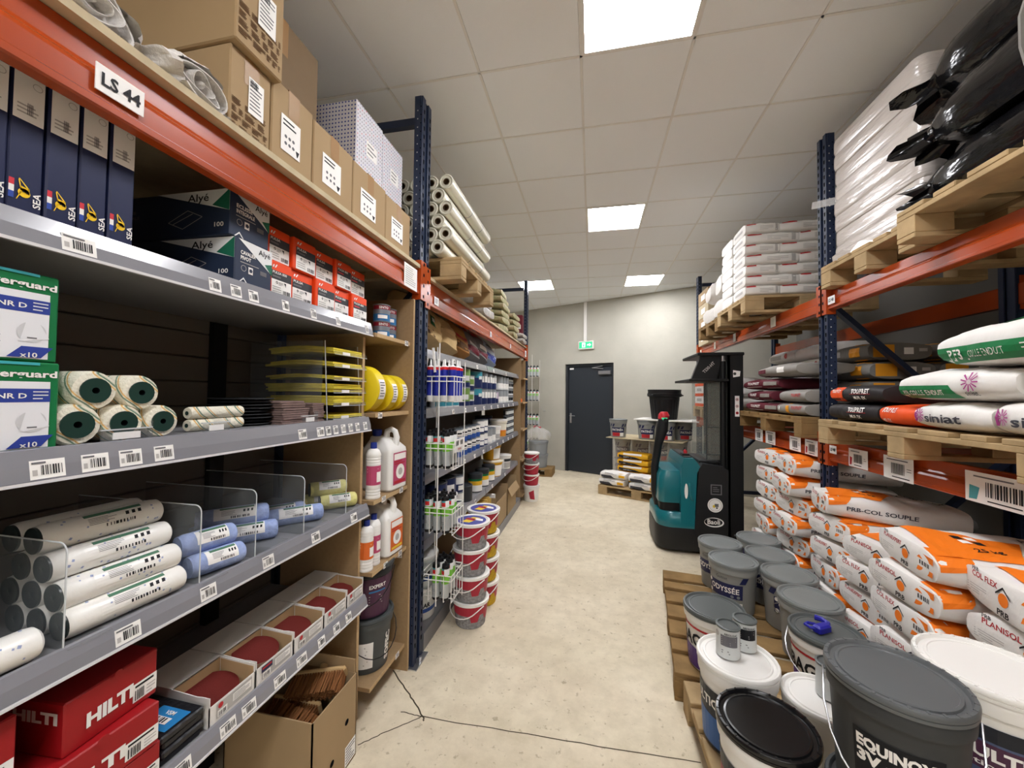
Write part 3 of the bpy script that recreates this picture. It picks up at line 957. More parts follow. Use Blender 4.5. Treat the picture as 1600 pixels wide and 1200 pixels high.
# ---- green mask boxes
mat('mask_green', '#11703f', .45, spec=.4); mat('mask_blue', '#2c3f93', .5); mat('mask_teal', '#3fa7b0', .5); mat('mask_grey', '#c9cacd', .6); mat('mask_pale', '#e3e4e8', .5)
def mask(q, F, S, T, w, d, h):
    q.rect(F, .004, .006, d-.014, h*.78, 'mask_pale'); q.rect(F, .004, h*.55, d*.9, h*.70, 'mask_blue', e=.0004)
    q.rect(F, d*.2, h*.965, d*.78, h*.995, 'mask_teal', e=.0004)
    q.text(F, 'Coverguard', d*.965, h*.83, h*.075, 'white', 'r', .03, d*.88); q.text(F, 'FFP2 NR D', d*.66, h*.595, h*.055, 'white', 'r', .02, d*.56, e=.001)
    q.lines(F, d*.72, h*.57, d*.88, h*.685, 3, 'mask_pale', .3, 2, e=.001); q.lines(F, d*.1, h*.1, d*.48, h*.52, 6, 'ink_grey', .14, 3, e=.001)
    q.disc(F, d*.72, h*.33, d*.15, 'mask_grey', 20, e=.0008); q.quad(F, [(d*.66, h*.46), (d*.78, h*.46), (d*.90, h*.27), (d*.60, h*.22)], 'mask_pale', e=.0012); q.rect(F, d*.67, h*.26, d*.77, h*.275, 'ink_grey', e=.0016)
    q.quad(F, [(d*.48, .008), (d*.82, .008), (d*.945, h*.17), (d*.62, h*.17)], 'mask_blue', e=.0012); q.text(F, 'x10', d*.61, h*.05, h*.055, 'white', 'l', .02, d*.17, e=.002)
crate('mask_box', 'green and white Coverguard mask box, lower of the pair at the left edge', 'box', (-1.30, .44, SH[1]), (-1.06, .576, SH[1]+.172), 'mask_green', 'green mask boxes', mask)
crate('mask_box', 'green and white Coverguard mask box, upper of the pair at the left edge', 'box', (-1.30, .438, SH[1]+.1725), (-1.065, .573, SH[1]+.345), 'mask_green', 'green mask boxes', mask)

# ---- roller sleeves, striped pile with dark core ends
m = mat('pile', '#e9e4d2', .95, spec=.1, bump=.5, bscale=160)
nt = m.node_tree; b = nt.nodes['Principled BSDF']
tc = nt.nodes.new('ShaderNodeTexCoord'); wv = nt.nodes.new('ShaderNodeTexWave'); wv.wave_type = 'BANDS'; wv.bands_direction = 'DIAGONAL'; wv.inputs['Scale'].default_value = 6; wv.inputs['Distortion'].default_value = 2.5; wv.inputs['Detail'].default_value = 2
nt.links.new(tc.outputs['Object'], wv.inputs['Vector'])
rp = nt.nodes.new('ShaderNodeValToRGB'); e = rp.color_ramp.elements; rp.color_ramp.interpolation = 'LINEAR'
e[0].position, e[0].color = 0, lin('#e9e4d2'); e[1].position, e[1].color = 1, lin('#e9e4d2')
for p, c in ((.50, '#e9e4d2'), (.60, '#d9a53c'), (.70, '#e9e4d2'), (.80, '#2d6a4c'), (.90, '#e9e4d2')):
    s = e.new(p); s.color = lin(c)
nt.links.new(wv.outputs['Fac'], rp.inputs['Fac']); nt.links.new(rp.outputs['Color'], b.inputs['Base Color'])
mat('core_green', '#17362f', .35, spec=.5)
def sleeve(label, y, z, r, L, x=-1.06, group='striped roller sleeves', cap='core_green', body='pile'):
    t = thing('roller_sleeve', label, 'paint roller', (x, y, z), 0, group)
    q = MB(); q.lathe([(r*.62, 0), (r*.9, .002), (r, .012), (r, L-.012), (r*.9, L-.002), (0, L)], body, 24); q.xform(Matrix.Rotation(R(-90), 4, 'Y')); q.build('pile', t)
    q = MB(); q.lathe([(r*.64, .0), (r*.64, -.003), (r*.16, -.002), (r*.12, .02), (0, .02)], cap, 20, mats=[cap, cap, 'hole', 'hole']); q.xform(Matrix.Rotation(R(-90), 4, 'Y')); q.build('core_end', t)
    return t
for k, (y, z, s) in enumerate([(.612, .045, 'lower left'), (.698, .043, 'lower middle'), (.785, .041, 'lower right'), (.640, .118, 'upper left'), (.732, .114, 'upper right')]):
    sleeve('striped roller sleeve with dark green core end, %s of the pile' % s, y, SH[1]+z, (.045, .043, .041, .043, .042)[k], .25, x=-1.07-.005*(k % 3))
for k in range(2):
    t = thing('mini_roller_sleeve', 'small striped roller sleeve lying beside the pile, %s of two' % ('lower', 'upper')[k], 'paint roller', (-1.15, .90, SH[1]+.0185+.036*k), 0, 'striped roller sleeves')
    q = MB(); q.lathe([(.006, 0), (.016, .001), (.018, .006), (.018, .168), (.016, .173), (.006, .174)], 'pile', 18); q.xform(Matrix.Rotation(R(-90), 4, 'X')); q.build('pile', t)
    q = MB(); q.lathe([(.0062, -.001), (0, -.001)], 'core_green', 12); q.xform(Matrix.Rotation(R(-90), 4, 'X')); q.build('core_end', t)
# clear lip dividers on that shelf
for k, (y, d) in enumerate(((.655, .10), (.885, .08), (1.265, .08))):
    t = thing('shelf_lip', 'low clear plastic stop on the second shelf, %s of three' % ORD[k], 'shelf stop', (-1.075, y, SH[1]), 0, 'clear shelf stops')
    q = MB(); q.box((0, 0, .0), (.003, d, .028), 'acrylic'); q.box((-.09, d, 0), (.003, d+.003, .045), 'acrylic'); q.build('plate', t)
    q = MB(); q.box((-.004, -.002, .027), (.004, d+.002, .030), 'acrylic_edge'); q.box((.003, d*.2, .006), (.005, d*.75, .022), 'white'); q.build('edge', t)
# ---- stack of black backing plates
for k in range(9):
    r = .105 - .004*((k*5) % 3)
    t = thing('backing_plate', 'round black backing plate, %s from the bottom of the stack' % (ORD[k]), 'plate', (-1.24+.004*((k*7) % 3), 1.155+.004*((k*3) % 4), SH[1]+.011*k), 0, 'stack of black plates')
    MB().lathe([(0, 0), (r*.8, 0), (r, .006), (r*.98, .0085), (r*.4, .006), (0, .006)], 'black_soft', 28).build('disc', t)
    MB().lathe([(.016, .006), (.016, .0095), (0, .0095)], 'rubber', 12).build('hub', t)
# ---- brown abrasive pads in wrapped bundles
mat('pad_brown', '#86706a', .75, spec=.2, var=.2, scale=40)
def padstack(label, x, y, w, d, n, z, th=.0085):
    t = thing('abrasive_pad_bundle', label, 'sanding pads', (x, y, z), 0, 'brown abrasive pads')
    rn = random.Random(n*7)
    for k in range(n):
        MB().box((-w+rn.uniform(-.004, .004), rn.uniform(-.004, .004), k*th), (rn.uniform(-.003, .003), d+rn.uniform(-.004, .004), (k+1)*th-.0012), 'pad_brown', .001).build('pad', t)
padstack('thick bundle of brown abrasive pads beside the yellow sheets', -1.10, 1.20, .16, .13, 7, SH[1])
padstack('thin bundle of brown abrasive pads lying on the thick bundle', -1.105, 1.195, .15, .12, 3, SH[1]+.0605)
padstack('narrow bundle of brown abrasive pads next to the yellow sheet trays', -1.09, 1.34, .12, .065, 9, SH[1])
# ---- clear tray tower with packs of yellow abrasive sheets
mat('sand_yellow', '#e0cd48', .8, spec=.2, var=.18, scale=30); mat('sand_edge', '#b9a23c', .85, spec=.1, var=.25, scale=60)
t = thing('tray_tower', 'clear plastic tray tower holding the yellow abrasive sheets', 'tray tower', (-1.06, 1.425, SH[1]))
zs = [.006, .062, .118, .172, .228, .282]
for k, z in enumerate(zs):
    q = MB(); q.box((-.42, 0, z), (0, .232, z+.003), 'acrylic'); q.box((-.003, 0, z), (0, .232, z+.014), 'acrylic'); q.build('tray', t)
    q = MB(); q.box((.0, .05, z+.001), (.0025, .10, z+.013), 'white'); q.box((-.002, 0, z-.001), (.001, .232, z+.001), 'acrylic_edge'); q.build('tray_label', t)
for y in (0, .23):
    q = MB(); q.box((-.42, y, 0), (-.06, y+.002, .34), 'acrylic'); q.build('tray_side', t)
    q = MB(); q.bar((-.03, y+.001, 0), (-.05, y+.001, .34), .003, .003, 'acrylic_edge'); q.build('tray_edge', t)
th = [.014, .040, .036, .016, .020, .026]
for k, z in enumerate(zs):
    tt = thing('abrasive_sheet_pack', 'pack of yellow abrasive sheets, tray %s from the bottom' % ORD[k], 'sandpaper', (-1.07, 1.432, SH[1]+z+.0035), 0, 'packs of yellow abrasive sheets')
    n = max(2, int(th[k]/.007)); h = th[k]/n
    rn = random.Random(k+40)
    for i in range(n):
        a, b2 = rn.uniform(-.008, .004), rn.uniform(0, .012)
        L = .33 + rn.uniform(-.02, .02)
        # sheets sag a little towards the front edge
        q = MB(); vs = []; nn = 8
        for j in range(nn+1):
            s = j/nn; x = a - L*(1-s); dz = (.010*math.sin(s*math.pi) if k > 2 else 0.002*math.sin(s*3)) 
            for yy in (b2, b2+.205):
                vs += [(x, yy, i*h+dz), (x, yy, (i+1)*h-.0012+dz)]
        fs = []
        for j in range(nn):
            c0, c1 = j*4, (j+1)*4
            fs += [(c0+1, c1+1, c1+3, c0+3), (c0, c0+2, c1+2, c1), (c0, c1, c1+1, c0+1), (c0+2, c0+3, c1+3, c1+2)]
        fs += [(0, 1, 3, 2), (nn*4, nn*4+2, nn*4+3, nn*4+1)]
        q.add(vs, fs, 'sand_yellow'); q.build('sheet', tt)

# ---- wrapped rolls between clear dividers on the third shelf
mat('wrap_white', '#eceae4', .28, spec=.5, bump=.15, bscale=30); mat('wrap_blue', '#9fb2e0', .55, spec=.4, bump=.5, bscale=70, var=.25, scale=40); mat('wrap_yellow', '#e2dc8e', .55, spec=.4, bump=.5, bscale=70, var=.2, scale=40)
mat('cap_dark', '#1f2a2a', .3, spec=.5); mat('fleck', '#98a3c4', .6); mat('band_green', '#4f7a62', .5)
def wroll(label, a, b, r, m, group, text=True, cap='cap_dark', fleck=False, seed=0, turn=0.0):
    a, b = Vector(a), Vector(b)
    d = b - a; L = d.length
    t = thing('wrapped_roller', label, 'paint roller', a, 0, group)
    zx = d.normalized(); xx = (Vector((1, 0, 0)) - zx*zx.x).normalized(); yy = zx.cross(xx)
    t.rotation_euler = Matrix((xx, yy, zx)).transposed().to_euler()
    q = MB(); q.lathe([(r*.7, .004), (r*.93, 0), (r, .01), (r, L-.018), (r*.93, L-.006), (r*.7, L), (0, L)], m, 24); q.build('sleeve', t)
    q = MB(); q.lathe([(r*.9, .002), (r*.9, -.004), (r*.3, -.002), (0, -.004)], cap, 20); q.build('end_cap', t)
    q = MB(); S = cyl((0, 0), r, 0, None, 1, .0009, turn)
    # S: u round, v along; print faces the aisle
    def SL(u, v, e=0): return S(-v, u, e)
    rn = random.Random(seed)
    if fleck:
        for k in range(26):
            u, v = rn.uniform(.02, L-.02), rn.uniform(-1.6, 1.6)*r
            s = rn.uniform(.0018, .0036); q.quad(SL, [(u-s, v-s*.5), (u+s*.4, v-s), (u+s, v+s*.4), (u-s*.3, v+s)], 'fleck')
    if text:
        q.rect(SL, L*.22, -.6*r, L*.80, .75*r, 'paper' if not fleck else m, 2, 6)
        q.rect(SL, L*.30, .42*r, L*.78, .70*r, 'band_green', 2, 2, e=.0006)
        for k in range(3): q.quad(SL, [(L*(.62+.055*k), -.02*r), (L*(.65+.055*k), -.02*r), (L*(.655+.055*k), .26*r), (L*(.625+.055*k), .26*r)], 'ink', e=.0008); 
        q.lines(SL, L*.32, -.25*r, L*.55, .30*r, 5, 'ink_grey', .3, seed, e=.0008)
        q.barcode(SL, L*.45, -.52*r, L*.72, -.30*r, 'ink', 10, seed, e=.0008)
    if q.v: q.build('wrapper_print', t)
    return t
zb = SH[2]
r = .0315
wl = [(-1.086, .000, 'front bottom'), (-1.152, 0, 'middle bottom'), (-1.218, 0, 'back bottom'), (-1.105, .0565, 'front of the second layer'), (-1.170, .0565, 'middle of the second layer'), (-1.236, .0565, 'back of the second layer'),
      (-1.140, .113, 'front of the third layer'), (-1.205, .113, 'back of the third layer'), (-1.172, .170, 'front of the top layer'), (-1.238, .170, 'back of the top layer')]
for k, (x, z, s) in enumerate(wl):
    wroll('white wrapped roller sleeve with blue flecks, %s of the pile' % s, (x-.008, .612, zb+r+z), (x+.004, .845, zb+r+z+.001), r, 'wrap_white', 'white wrapped roller sleeves', k in (0, 3, 6, 8), fleck=True, seed=k, turn=R(-30))
wroll('white wrapped roller sleeve cut off by the left edge of the photo', (-1.085, .34, zb+r), (-1.075, .568, zb+r), r, 'wrap_white', 'white wrapped roller sleeves', False, fleck=True, seed=31)
bl = [((-1.105, .885, .033), (-1.072, 1.022, .033), 'lower front', True), ((-1.175, .885, .033), (-1.14, 1.025, .033), 'lower back', False), ((-1.14, .882, .088), (-1.105, 1.02, .088), 'upper', True)]
for k, (a, b2, s, tx) in enumerate(bl):
    wroll('pale blue wrapped roller sleeve beside the white rolls, %s' % s, (a[0], a[1], zb+a[2]), (b2[0], b2[1], zb+b2[2]), .0315, 'wrap_blue', 'blue wrapped roller sleeves', tx, 'wrap_blue', seed=k, turn=R(-35))
bl = [((-1.26, 1.06, .034), (-1.125, 1.215, .034), 'front'), ((-1.33, 1.065, .034), (-1.20, 1.225, .034), 'back'), ((-1.30, 1.06, .090), (-1.165, 1.215, .090), 'top')]
for k, (a, b2, s) in enumerate(bl):
    wroll('pale blue wrapped roller sleeve in the middle compartment, %s' % s, (a[0], a[1], zb+a[2]), (b2[0], b2[1], zb+b2[2]), .033, 'wrap_blue', 'blue wrapped roller sleeves', k != 1, 'wrap_blue', seed=k+8, turn=R(-35))
bl = [((-1.24, 1.275, .034), (-1.105, 1.43, .034), 'front'), ((-1.32, 1.28, .034), (-1.20, 1.44, .034), 'back')]
for k, (a, b2, s) in enumerate(bl):
    wroll('pale blue wrapped roller sleeve in the compartment before the yellow ones, %s' % s, (a[0], a[1], zb+a[2]), (b2[0], b2[1], zb+b2[2]), .033, 'wrap_blue', 'blue wrapped roller sleeves', True, 'wrap_blue', seed=k+18, turn=R(-35))
bl = [((-1.19, 1.522, .034), (-1.085, 1.635, .034), 'front'), ((-1.27, 1.52, .034), (-1.16, 1.64, .034), 'back'), ((-1.24, 1.518, .090), (-1.135, 1.63, .090), 'top')]
for k, (a, b2, s) in enumerate(bl):
    wroll('pale yellow wrapped roller sleeve in the last compartment, %s' % s, (a[0], a[1], zb+a[2]), (b2[0], b2[1], zb+b2[2]), .032, 'wrap_yellow', 'yellow wrapped roller sleeves', True, 'cap_dark', seed=k+28, turn=R(-35))
for k, y in enumerate((.592, .868, 1.045, 1.255, 1.505)):
    t = thing('shelf_divider', 'upright clear acrylic divider on the third shelf, %s from the left' % ORD[k], 'divider', (-1.048, y, zb), 0, 'clear acrylic dividers')
    # rounded upper front corner, flat foot turned along the shelf
    H, L, rc = .215, .45, .02
    P = [(0, 0), (0, H-rc)] + [(-rc+rc*math.cos(a), H-rc+rc*math.sin(a)) for a in (R(22), R(45), R(67), R(90))] + [(-L, H), (-L, 0)]
    MB().prism(P, -.0015, .0015, 'y', 'acrylic').build('plate', t)
    q = MB(); q.tube([(0, 0, 0), (0, 0, H-rc)] + [(-rc+rc*math.cos(a), 0, H-rc+rc*math.sin(a)) for a in (R(22), R(45), R(67), R(90))] + [(-L, 0, H)], .0017, 'acrylic_edge', 5); q.build('edge', t)
    q = MB(); q.box((-.12, .0015, .0), (.012, .075, .0025), 'acrylic'); q.box((-.11, .078, .0005), (-.02, .16, .002), 'acrylic'); q.build('foot', t)

# ---- red tool boxes
mat('hilti_red', '#9c161c', .42, spec=.4)
def hilti(sticker=True):
    def f(q, F, S, T, w, d, h):
        q.text(F, 'HILTI', d*.20, h*.30, h*.26, 'white', 'l', .05, d*.50)
        q.text(S, 'HILTI', w*.95, h*.62, h*.20, 'white', 'r', .05, w*.42)
        if sticker:
            q.rect(F, d*.70, h*.12, d*.99, h*.50, 'paper'); q.barcode(F, d*.72, h*.15, d*.84, h*.36, 'ink', 8, 2, e=.001); q.lines(F, d*.72, h*.39, d*.95, h*.48, 1, 'ink', .5, 2, e=.001); q.lines(F, d*.86, h*.15, d*.97, h*.36, 3, 'ink_light', .3, 2, e=.001)
        q.disc(F, d*.52, h*.965, d*.05, 'hilti_red', 12, e=.002)
    return f
crate('tool_box', 'red HILTI cardboard box, bottom of the near stack', 'box', (-1.33, .555, SH[3]), (-1.05, .785, SH[3]+.085), 'hilti_red', 'red cardboard boxes on the lowest shelf', hilti())
crate('tool_box', 'red HILTI cardboard box, middle of the near stack', 'box', (-1.335, .55, SH[3]+.0855), (-1.05, .782, SH[3]+.187), 'hilti_red', 'red cardboard boxes on the lowest shelf', hilti(), rz=R(-2))
crate('tool_box', 'red HILTI cardboard box, top of the near stack, set back', 'box', (-1.35, .60, SH[3]+.1875), (-1.075, .785, SH[3]+.30), 'hilti_red', 'red cardboard boxes on the lowest shelf', hilti(), rz=R(4))
crate('tool_box', 'red HILTI cardboard box at the left edge, lower', 'box', (-1.33, .25, SH[3]), (-1.05, .538, SH[3]+.19), 'hilti_red', 'red cardboard boxes on the lowest shelf', hilti())
crate('tool_box', 'red HILTI cardboard box at the left edge, upper', 'box', (-1.33, .25, SH[3]+.1905), (-1.055, .535, SH[3]+.345), 'hilti_red', 'red cardboard boxes on the lowest shelf', hilti())
# ---- flat black packs with blue cards
mat('card_blue', '#2f86c4', .4, spec=.5); mat('pack_black', '#202024', .35, spec=.5, bump=.3, bscale=60)
for k in range(4):
    x0 = -1.062 if k % 2 == 0 else -1.056
    def pk(q, F, S, T, w, d, h, k=k):
        q.rect(T, w*.55, d*.15, w*.95, d*.75, 'card_blue'); q.rect(T, w*.60, d*.30, w*.85, d*.48, 'paper', e=.001); q.barcode(T, w*.62, d*.32, w*.82, d*.46, 'ink', 7, 3, e=.0016); q.text(T, 'VSM', w*.75, d*.55, .012, 'paper', 'c', .02, e=.001)
    crate('sanding_mesh_pack', 'flat black pack with a blue card, %s from the bottom of its stack' % ORD[k], 'pack', (x0-.24, .792+.003*(k % 3), SH[3]+.0195*k), (x0, .900+.003*(k % 2), SH[3]+.0195*k+.019), 'pack_black', 'flat black packs', pk, ch=.004, rz=R((k % 3)-1))

# ---- white open cartons of red sanding discs
mat('disc_red', '#6a2824', .85, spec=.15, bump=.2, bscale=300); mat('disc_back', '#c3a48c', .8, spec=.2); mat('box_white', '#e2dfda', .6, spec=.3); mat('box_inside', '#b79b74', .8, spec=.15); mat('logo_red', '#b5282f', .5)
ys = [.912, 1.066, 1.226, 1.386, 1.534, 1.66]
def disc_box(label, y0, y1, dark=False, tilt=28, hb=.085):
    t = thing('sanding_disc_box', label, 'box', (-1.052, y0, SH[3]), 0, 'white cartons of sanding discs')
    w = y1 - y0 - .004; D = .26; hf = .058
    q = MB(); th = .0025
    q.box((-D, 0, 0), (0, w, th), 'box_white'); q.box((-th, 0, 0), (0, w, hf), 'box_white')
    # side walls: high towards the front posts, sloping notch, then the closed rear half
    for y in (0, w-th):
        q.prism([(0, th), (0, hb), (-.028, hb), (-.045, hb*.98), (-D*.5, hb*1.04), (-D, hb*1.04), (-D, th)], y, y+th, 'y', 'box_white')
    q.box((-D, 0, hb*1.04), (-D*.52, w, hb*1.04+th), 'box_white'); q.box((-D, 0, th), (-D+th, w, hb*1.04), 'box_white')
    q.build('carton', t)
    q = MB(); q.box((-D*.52, th, th), (-D*.52+.002, w-th, hb*1.0), 'box_inside')
    for y in (th, w-th-.001): q.prism([(-.004, th), (-.004, hb*.9), (-D*.5, hb*.98), (-D*.5, th)], y, y+.001, 'y', 'box_inside')
    q.build('lining', t)
    q = MB(); S = plane((0, 0, 0), (0, 1, 0), (0, 0, 1))
    q.rect(S, w*.14, hf*.22, w*.92, hf*.92, 'ink_light'); q.disc(S, w*.22, hf*.78, .008, 'logo_red', 14, e=.001); q.rect(S, w*.16, hf*.26, w*.36, hf*.58, 'paper', e=.0008); q.barcode(S, w*.18, hf*.30, w*.34, hf*.5, 'ink', 7, 3, e=.0014)
    q.rect(S, w*.48, hf*.42, w*.90, hf*.80, 'paper', e=.0008); q.lines(S, w*.50, hf*.45, w*.88, hf*.77, 4, 'ink_grey', .3, 1, e=.0014)
    if dark: q.rect(S, w*.12, hf*.62, w*.40, hf*.95, 'sea_navy', e=.0016); q.rect(S, w*.14, hf*.78, w*.38, hf*.88, 'logo_red', e=.002)
    q.build('print', t)
    return t
sd_lab = ['nearest', 'second', 'third', 'fourth', 'furthest']
for k in range(5):
    disc_box('open white carton of red sanding discs, %s of the row' % sd_lab[k], ys[k], ys[k+1], k == 1)
    w = ys[k+1]-ys[k]; r = min(.070, w*.47)
    t = thing('sanding_disc_pack', 'pack of dark red sanding discs tilted in the %s white carton' % sd_lab[k], 'sanding discs', (-1.134, (ys[k]+ys[k+1])/2, SH[3]+.044 + (.016 if k == 1 else 0)), 0, 'dark red sanding discs')
    t.rotation_euler = (0, R(11), 0)
    for i in range(4):
        MB().lathe([(0, i*.004-.014), (r, i*.004-.014), (r, i*.004-.0108), (0, i*.004-.0108)], 'disc_red', 30, mats=['disc_back', 'disc_back', 'disc_red']).build('sanding_disc', t)

# ---- open cardboard box of brushes on the floor
mat('bristle', '#8a5a34', .8, spec=.2, var=.4, scale=120, stretch=(1, 1, .06)); mat('brush_wood', '#c9a878', .5, spec=.3, var=.2, scale=14)
t = thing('brush_carton', 'open cardboard box of scrubbing brushes standing on the floor', 'box', (-1.37, 1.25, 0))
W, D, H, th = .385, .27, .345, .005
q = MB(); q.box((0, 0, 0), (W, D, th), 'card'); q.box((0, 0, 0), (W, th, H), 'card'); q.box((0, D-th, 0), (W, D, H), 'card'); q.box((0, 0, 0), (th, D, H), 'card'); q.box((W-th, 0, 0), (W, D, H), 'card'); q.build('body', t)
q = MB(); q.prism([(0, 0), (.004, 0), (.09, .07), (.087, .074)], D*.02, D*.98, 'y', 'card'); q.xform(Matrix.Translation((.0, 0, H-.002)) ); q.build('flap', t)
q = MB(); q.prism([(0, 0), (.004, 0), (.004, .055), (0, .055)], .01, W-.01, 'x', 'card'); q.xform(Matrix.Translation((0, D-.004, H))); q.build('flap', t)
q = MB(); S = plane((W, 0, 0), (0, 1, 0), (0, 0, 1)); q.disc(S, D*.75, H*.55, .012, 'hole', 16); q.disc(S, D*.42, H*.30, .012, 'hole', 16); q.rect(S, D*.72, .01, D*.98, .09, 'paper'); q.lines(S, D*.74, .015, D*.96, .085, 6, 'ink_grey', .4, 2); q.build('print', t)
def brush(label, loc, rot, L=.22):
    t = thing('scrubbing_brush', label, 'brush', loc, 0, 'brushes in the cardboard box'); t.rotation_euler = rot
    q = MB(); q.box((-L/2, -.03, 0), (L/2, .03, .022), 'brush_wood', .008); q.build('block', t)
    q = MB(); q.tube([(0, 0, .02), (0, .0, .045)], [.014, .016], 'brush_wood', 10); q.build('socket', t)
    q = MB()
    rn = random.Random(int(loc[1]*1000))
    for i in range(-3, 4):
        for j in range(-9, 10):
            y, x = i*.0085, j*L/20
            dx, dy = rn.uniform(-.008, .008)+i*.002, rn.uniform(-.008, .008)
            q.bar((x, y, .002), (x+dx, y+dy, -.075), .0065, .0065, 'bristle')
    o = q.build('bristles', t); o['kind'] = 'stuff'
brush('scrubbing brush lying on top in the cardboard box, bristles towards the viewer', (-1.13, 1.475, .335), (R(-62), R(-6), R(14)))
brush('scrubbing brush deeper in the cardboard box, near side', (-1.20, 1.415, .245), (R(-70), R(4), R(6)))
brush('scrubbing brush at the front wall of the cardboard box', (-1.12, 1.305, .235), (R(112), R(4), R(-6)))
tag(MB().box((-1.30, 1.262, .0), (-1.29, 1.51, .30), 'card_dark').build('carton_insert'), 'cardboard partition inside the brush box', 'cardboard')
# ================================================================ on top of the near left beam
DK = 2.292
mat('cotton', '#d8d4cf', .95, spec=.1, bump=.7, bscale=55, var=.12, scale=30)
def fine(q, S, u0, v0, u1, v1, seed):
    rn = random.Random(seed)
    n = 4
    for i in range(n):
        a = v0 + (v1-v0)*i/n; b2 = v0 + (v1-v0)*(i+.8)/n
        x = u0
        while x < u1-.01:
            L = min(u1, x+rn.uniform(.02, .05)); q.lines(S, x, a, L-.004, b2, 4, 'ink_brown', .5, seed+i); x = L
def carton_print(style, seed):
    def f(q, F, S, T, w, d, h):
        if style == 'big':
            fine(q, F, d*.05, h*.08, d*.95, h*.45, seed); q.rect(F, d*.42, h*.38, d*.80, h*.80, 'paper', e=.001); q.lines(F, d*.45, h*.42, d*.77, h*.77, 8, 'ink_grey', .35, seed, e=.0014); q.barcode(F, d*.45, h*.70, d*.66, h*.78, 'ink', 9, seed, e=.0018)
        elif style == 'label':
            q.rect(F, d*.20, h*.24, d*.66, h*.66, 'paper', e=.001); q.lines(F, d*.24, h*.53, d*.62, h*.63, 2, 'ink', .4, seed, e=.0014)
            for k in range(3): q.disc(F, d*(.31+.09*k), h*.42, .006, 'ink_grey', 8, e=.0014); q.disc(F, d*(.31+.09*k), h*.34, .006, 'ink_grey', 8, e=.0014)
            q.poly(F, [(d*.58, h*.27), (d*.60, h*.27), (d*.64, h*.34), (d*.55, h*.34)], 'ink', e=.0014)
        elif style == 'dots':
            n, mrow = int(d/.0165), int(h/.0185)
            for i in range(n):
                for j in range(mrow):
                    q.disc(F, d*(i+.5)/n, h*(j+.5)/mrow, .0034, ('mask_blue', 'ink_grey', 'fr_red')[(i+j) % 3 if (i*j) % 4 == 0 else 1], 6)
            n = int(w/.0165)
            for i in range(n):
                for j in range(mrow): q.disc(S, w*(i+.5)/n, h*(j+.5)/mrow, .0045, 'mask_blue', 6)
            q.rect(F, d*.35, h*.42, d*.75, h*.62, 'paper', e=.001); q.lines(F, d*.38, h*.44, d*.72, h*.60, 3, 'ink_grey', .3, seed, e=.0016)
    return f
def carton(label, lo, hi, m='card', style='label', seed=0, tape='card_tape', rz=0):
    return crate('carton', label, 'carton', lo, hi, m, 'cartons on top of the left rack', carton_print(style, seed), rz=rz, ch=.004, tape=tape)
carton('big brown carton with printed side, lower one behind the white rags', (-1.50, .885, DK), (-1.02, 1.027, DK+.262), style='big', seed=1)
carton('big brown carton overhanging at the top, resting on the lower printed carton', (-1.46, .875, DK+.2625), (-.995, 1.045, DK+.545), style='big', seed=2)
carton('brown carton with a white label, nearest of the labelled row', (-1.48, 1.032, DK), (-1.02, 1.217, DK+.288), seed=3)
carton('brown carton with a white label, second of the labelled row', (-1.48, 1.222, DK), (-1.02, 1.46, DK+.278), seed=4)
carton('brown carton with a white label, third of the labelled row', (-1.48, 1.465, DK), (-1.02, 1.73, DK+.272), seed=5)
carton('brown carton with a white label, furthest of the row beside the navy upright', (-1.48, 1.735, DK), (-1.02, 1.995, DK+.262), seed=6)
carton('tall dull brown carton standing on the labelled row, near the ceiling', (-1.75, 1.06, DK+.2885), (-1.20, 1.455, DK+.73), m='card_dark', style=None, seed=7)
mat('dot_white', '#d9d8de', .5, spec=.3)
carton('white carton with a dotted pattern, nearer of the two', (-1.46, 1.595, DK+.2725), (-1.10, 1.828, DK+.655), m='dot_white', style='dots', seed=8, tape=None)
carton('white carton with a dotted pattern, the one beside the navy upright', (-1.46, 1.834, DK+.2725), (-1.10, 2.045, DK+.645), m='dot_white', style='dots', seed=9, tape=None)
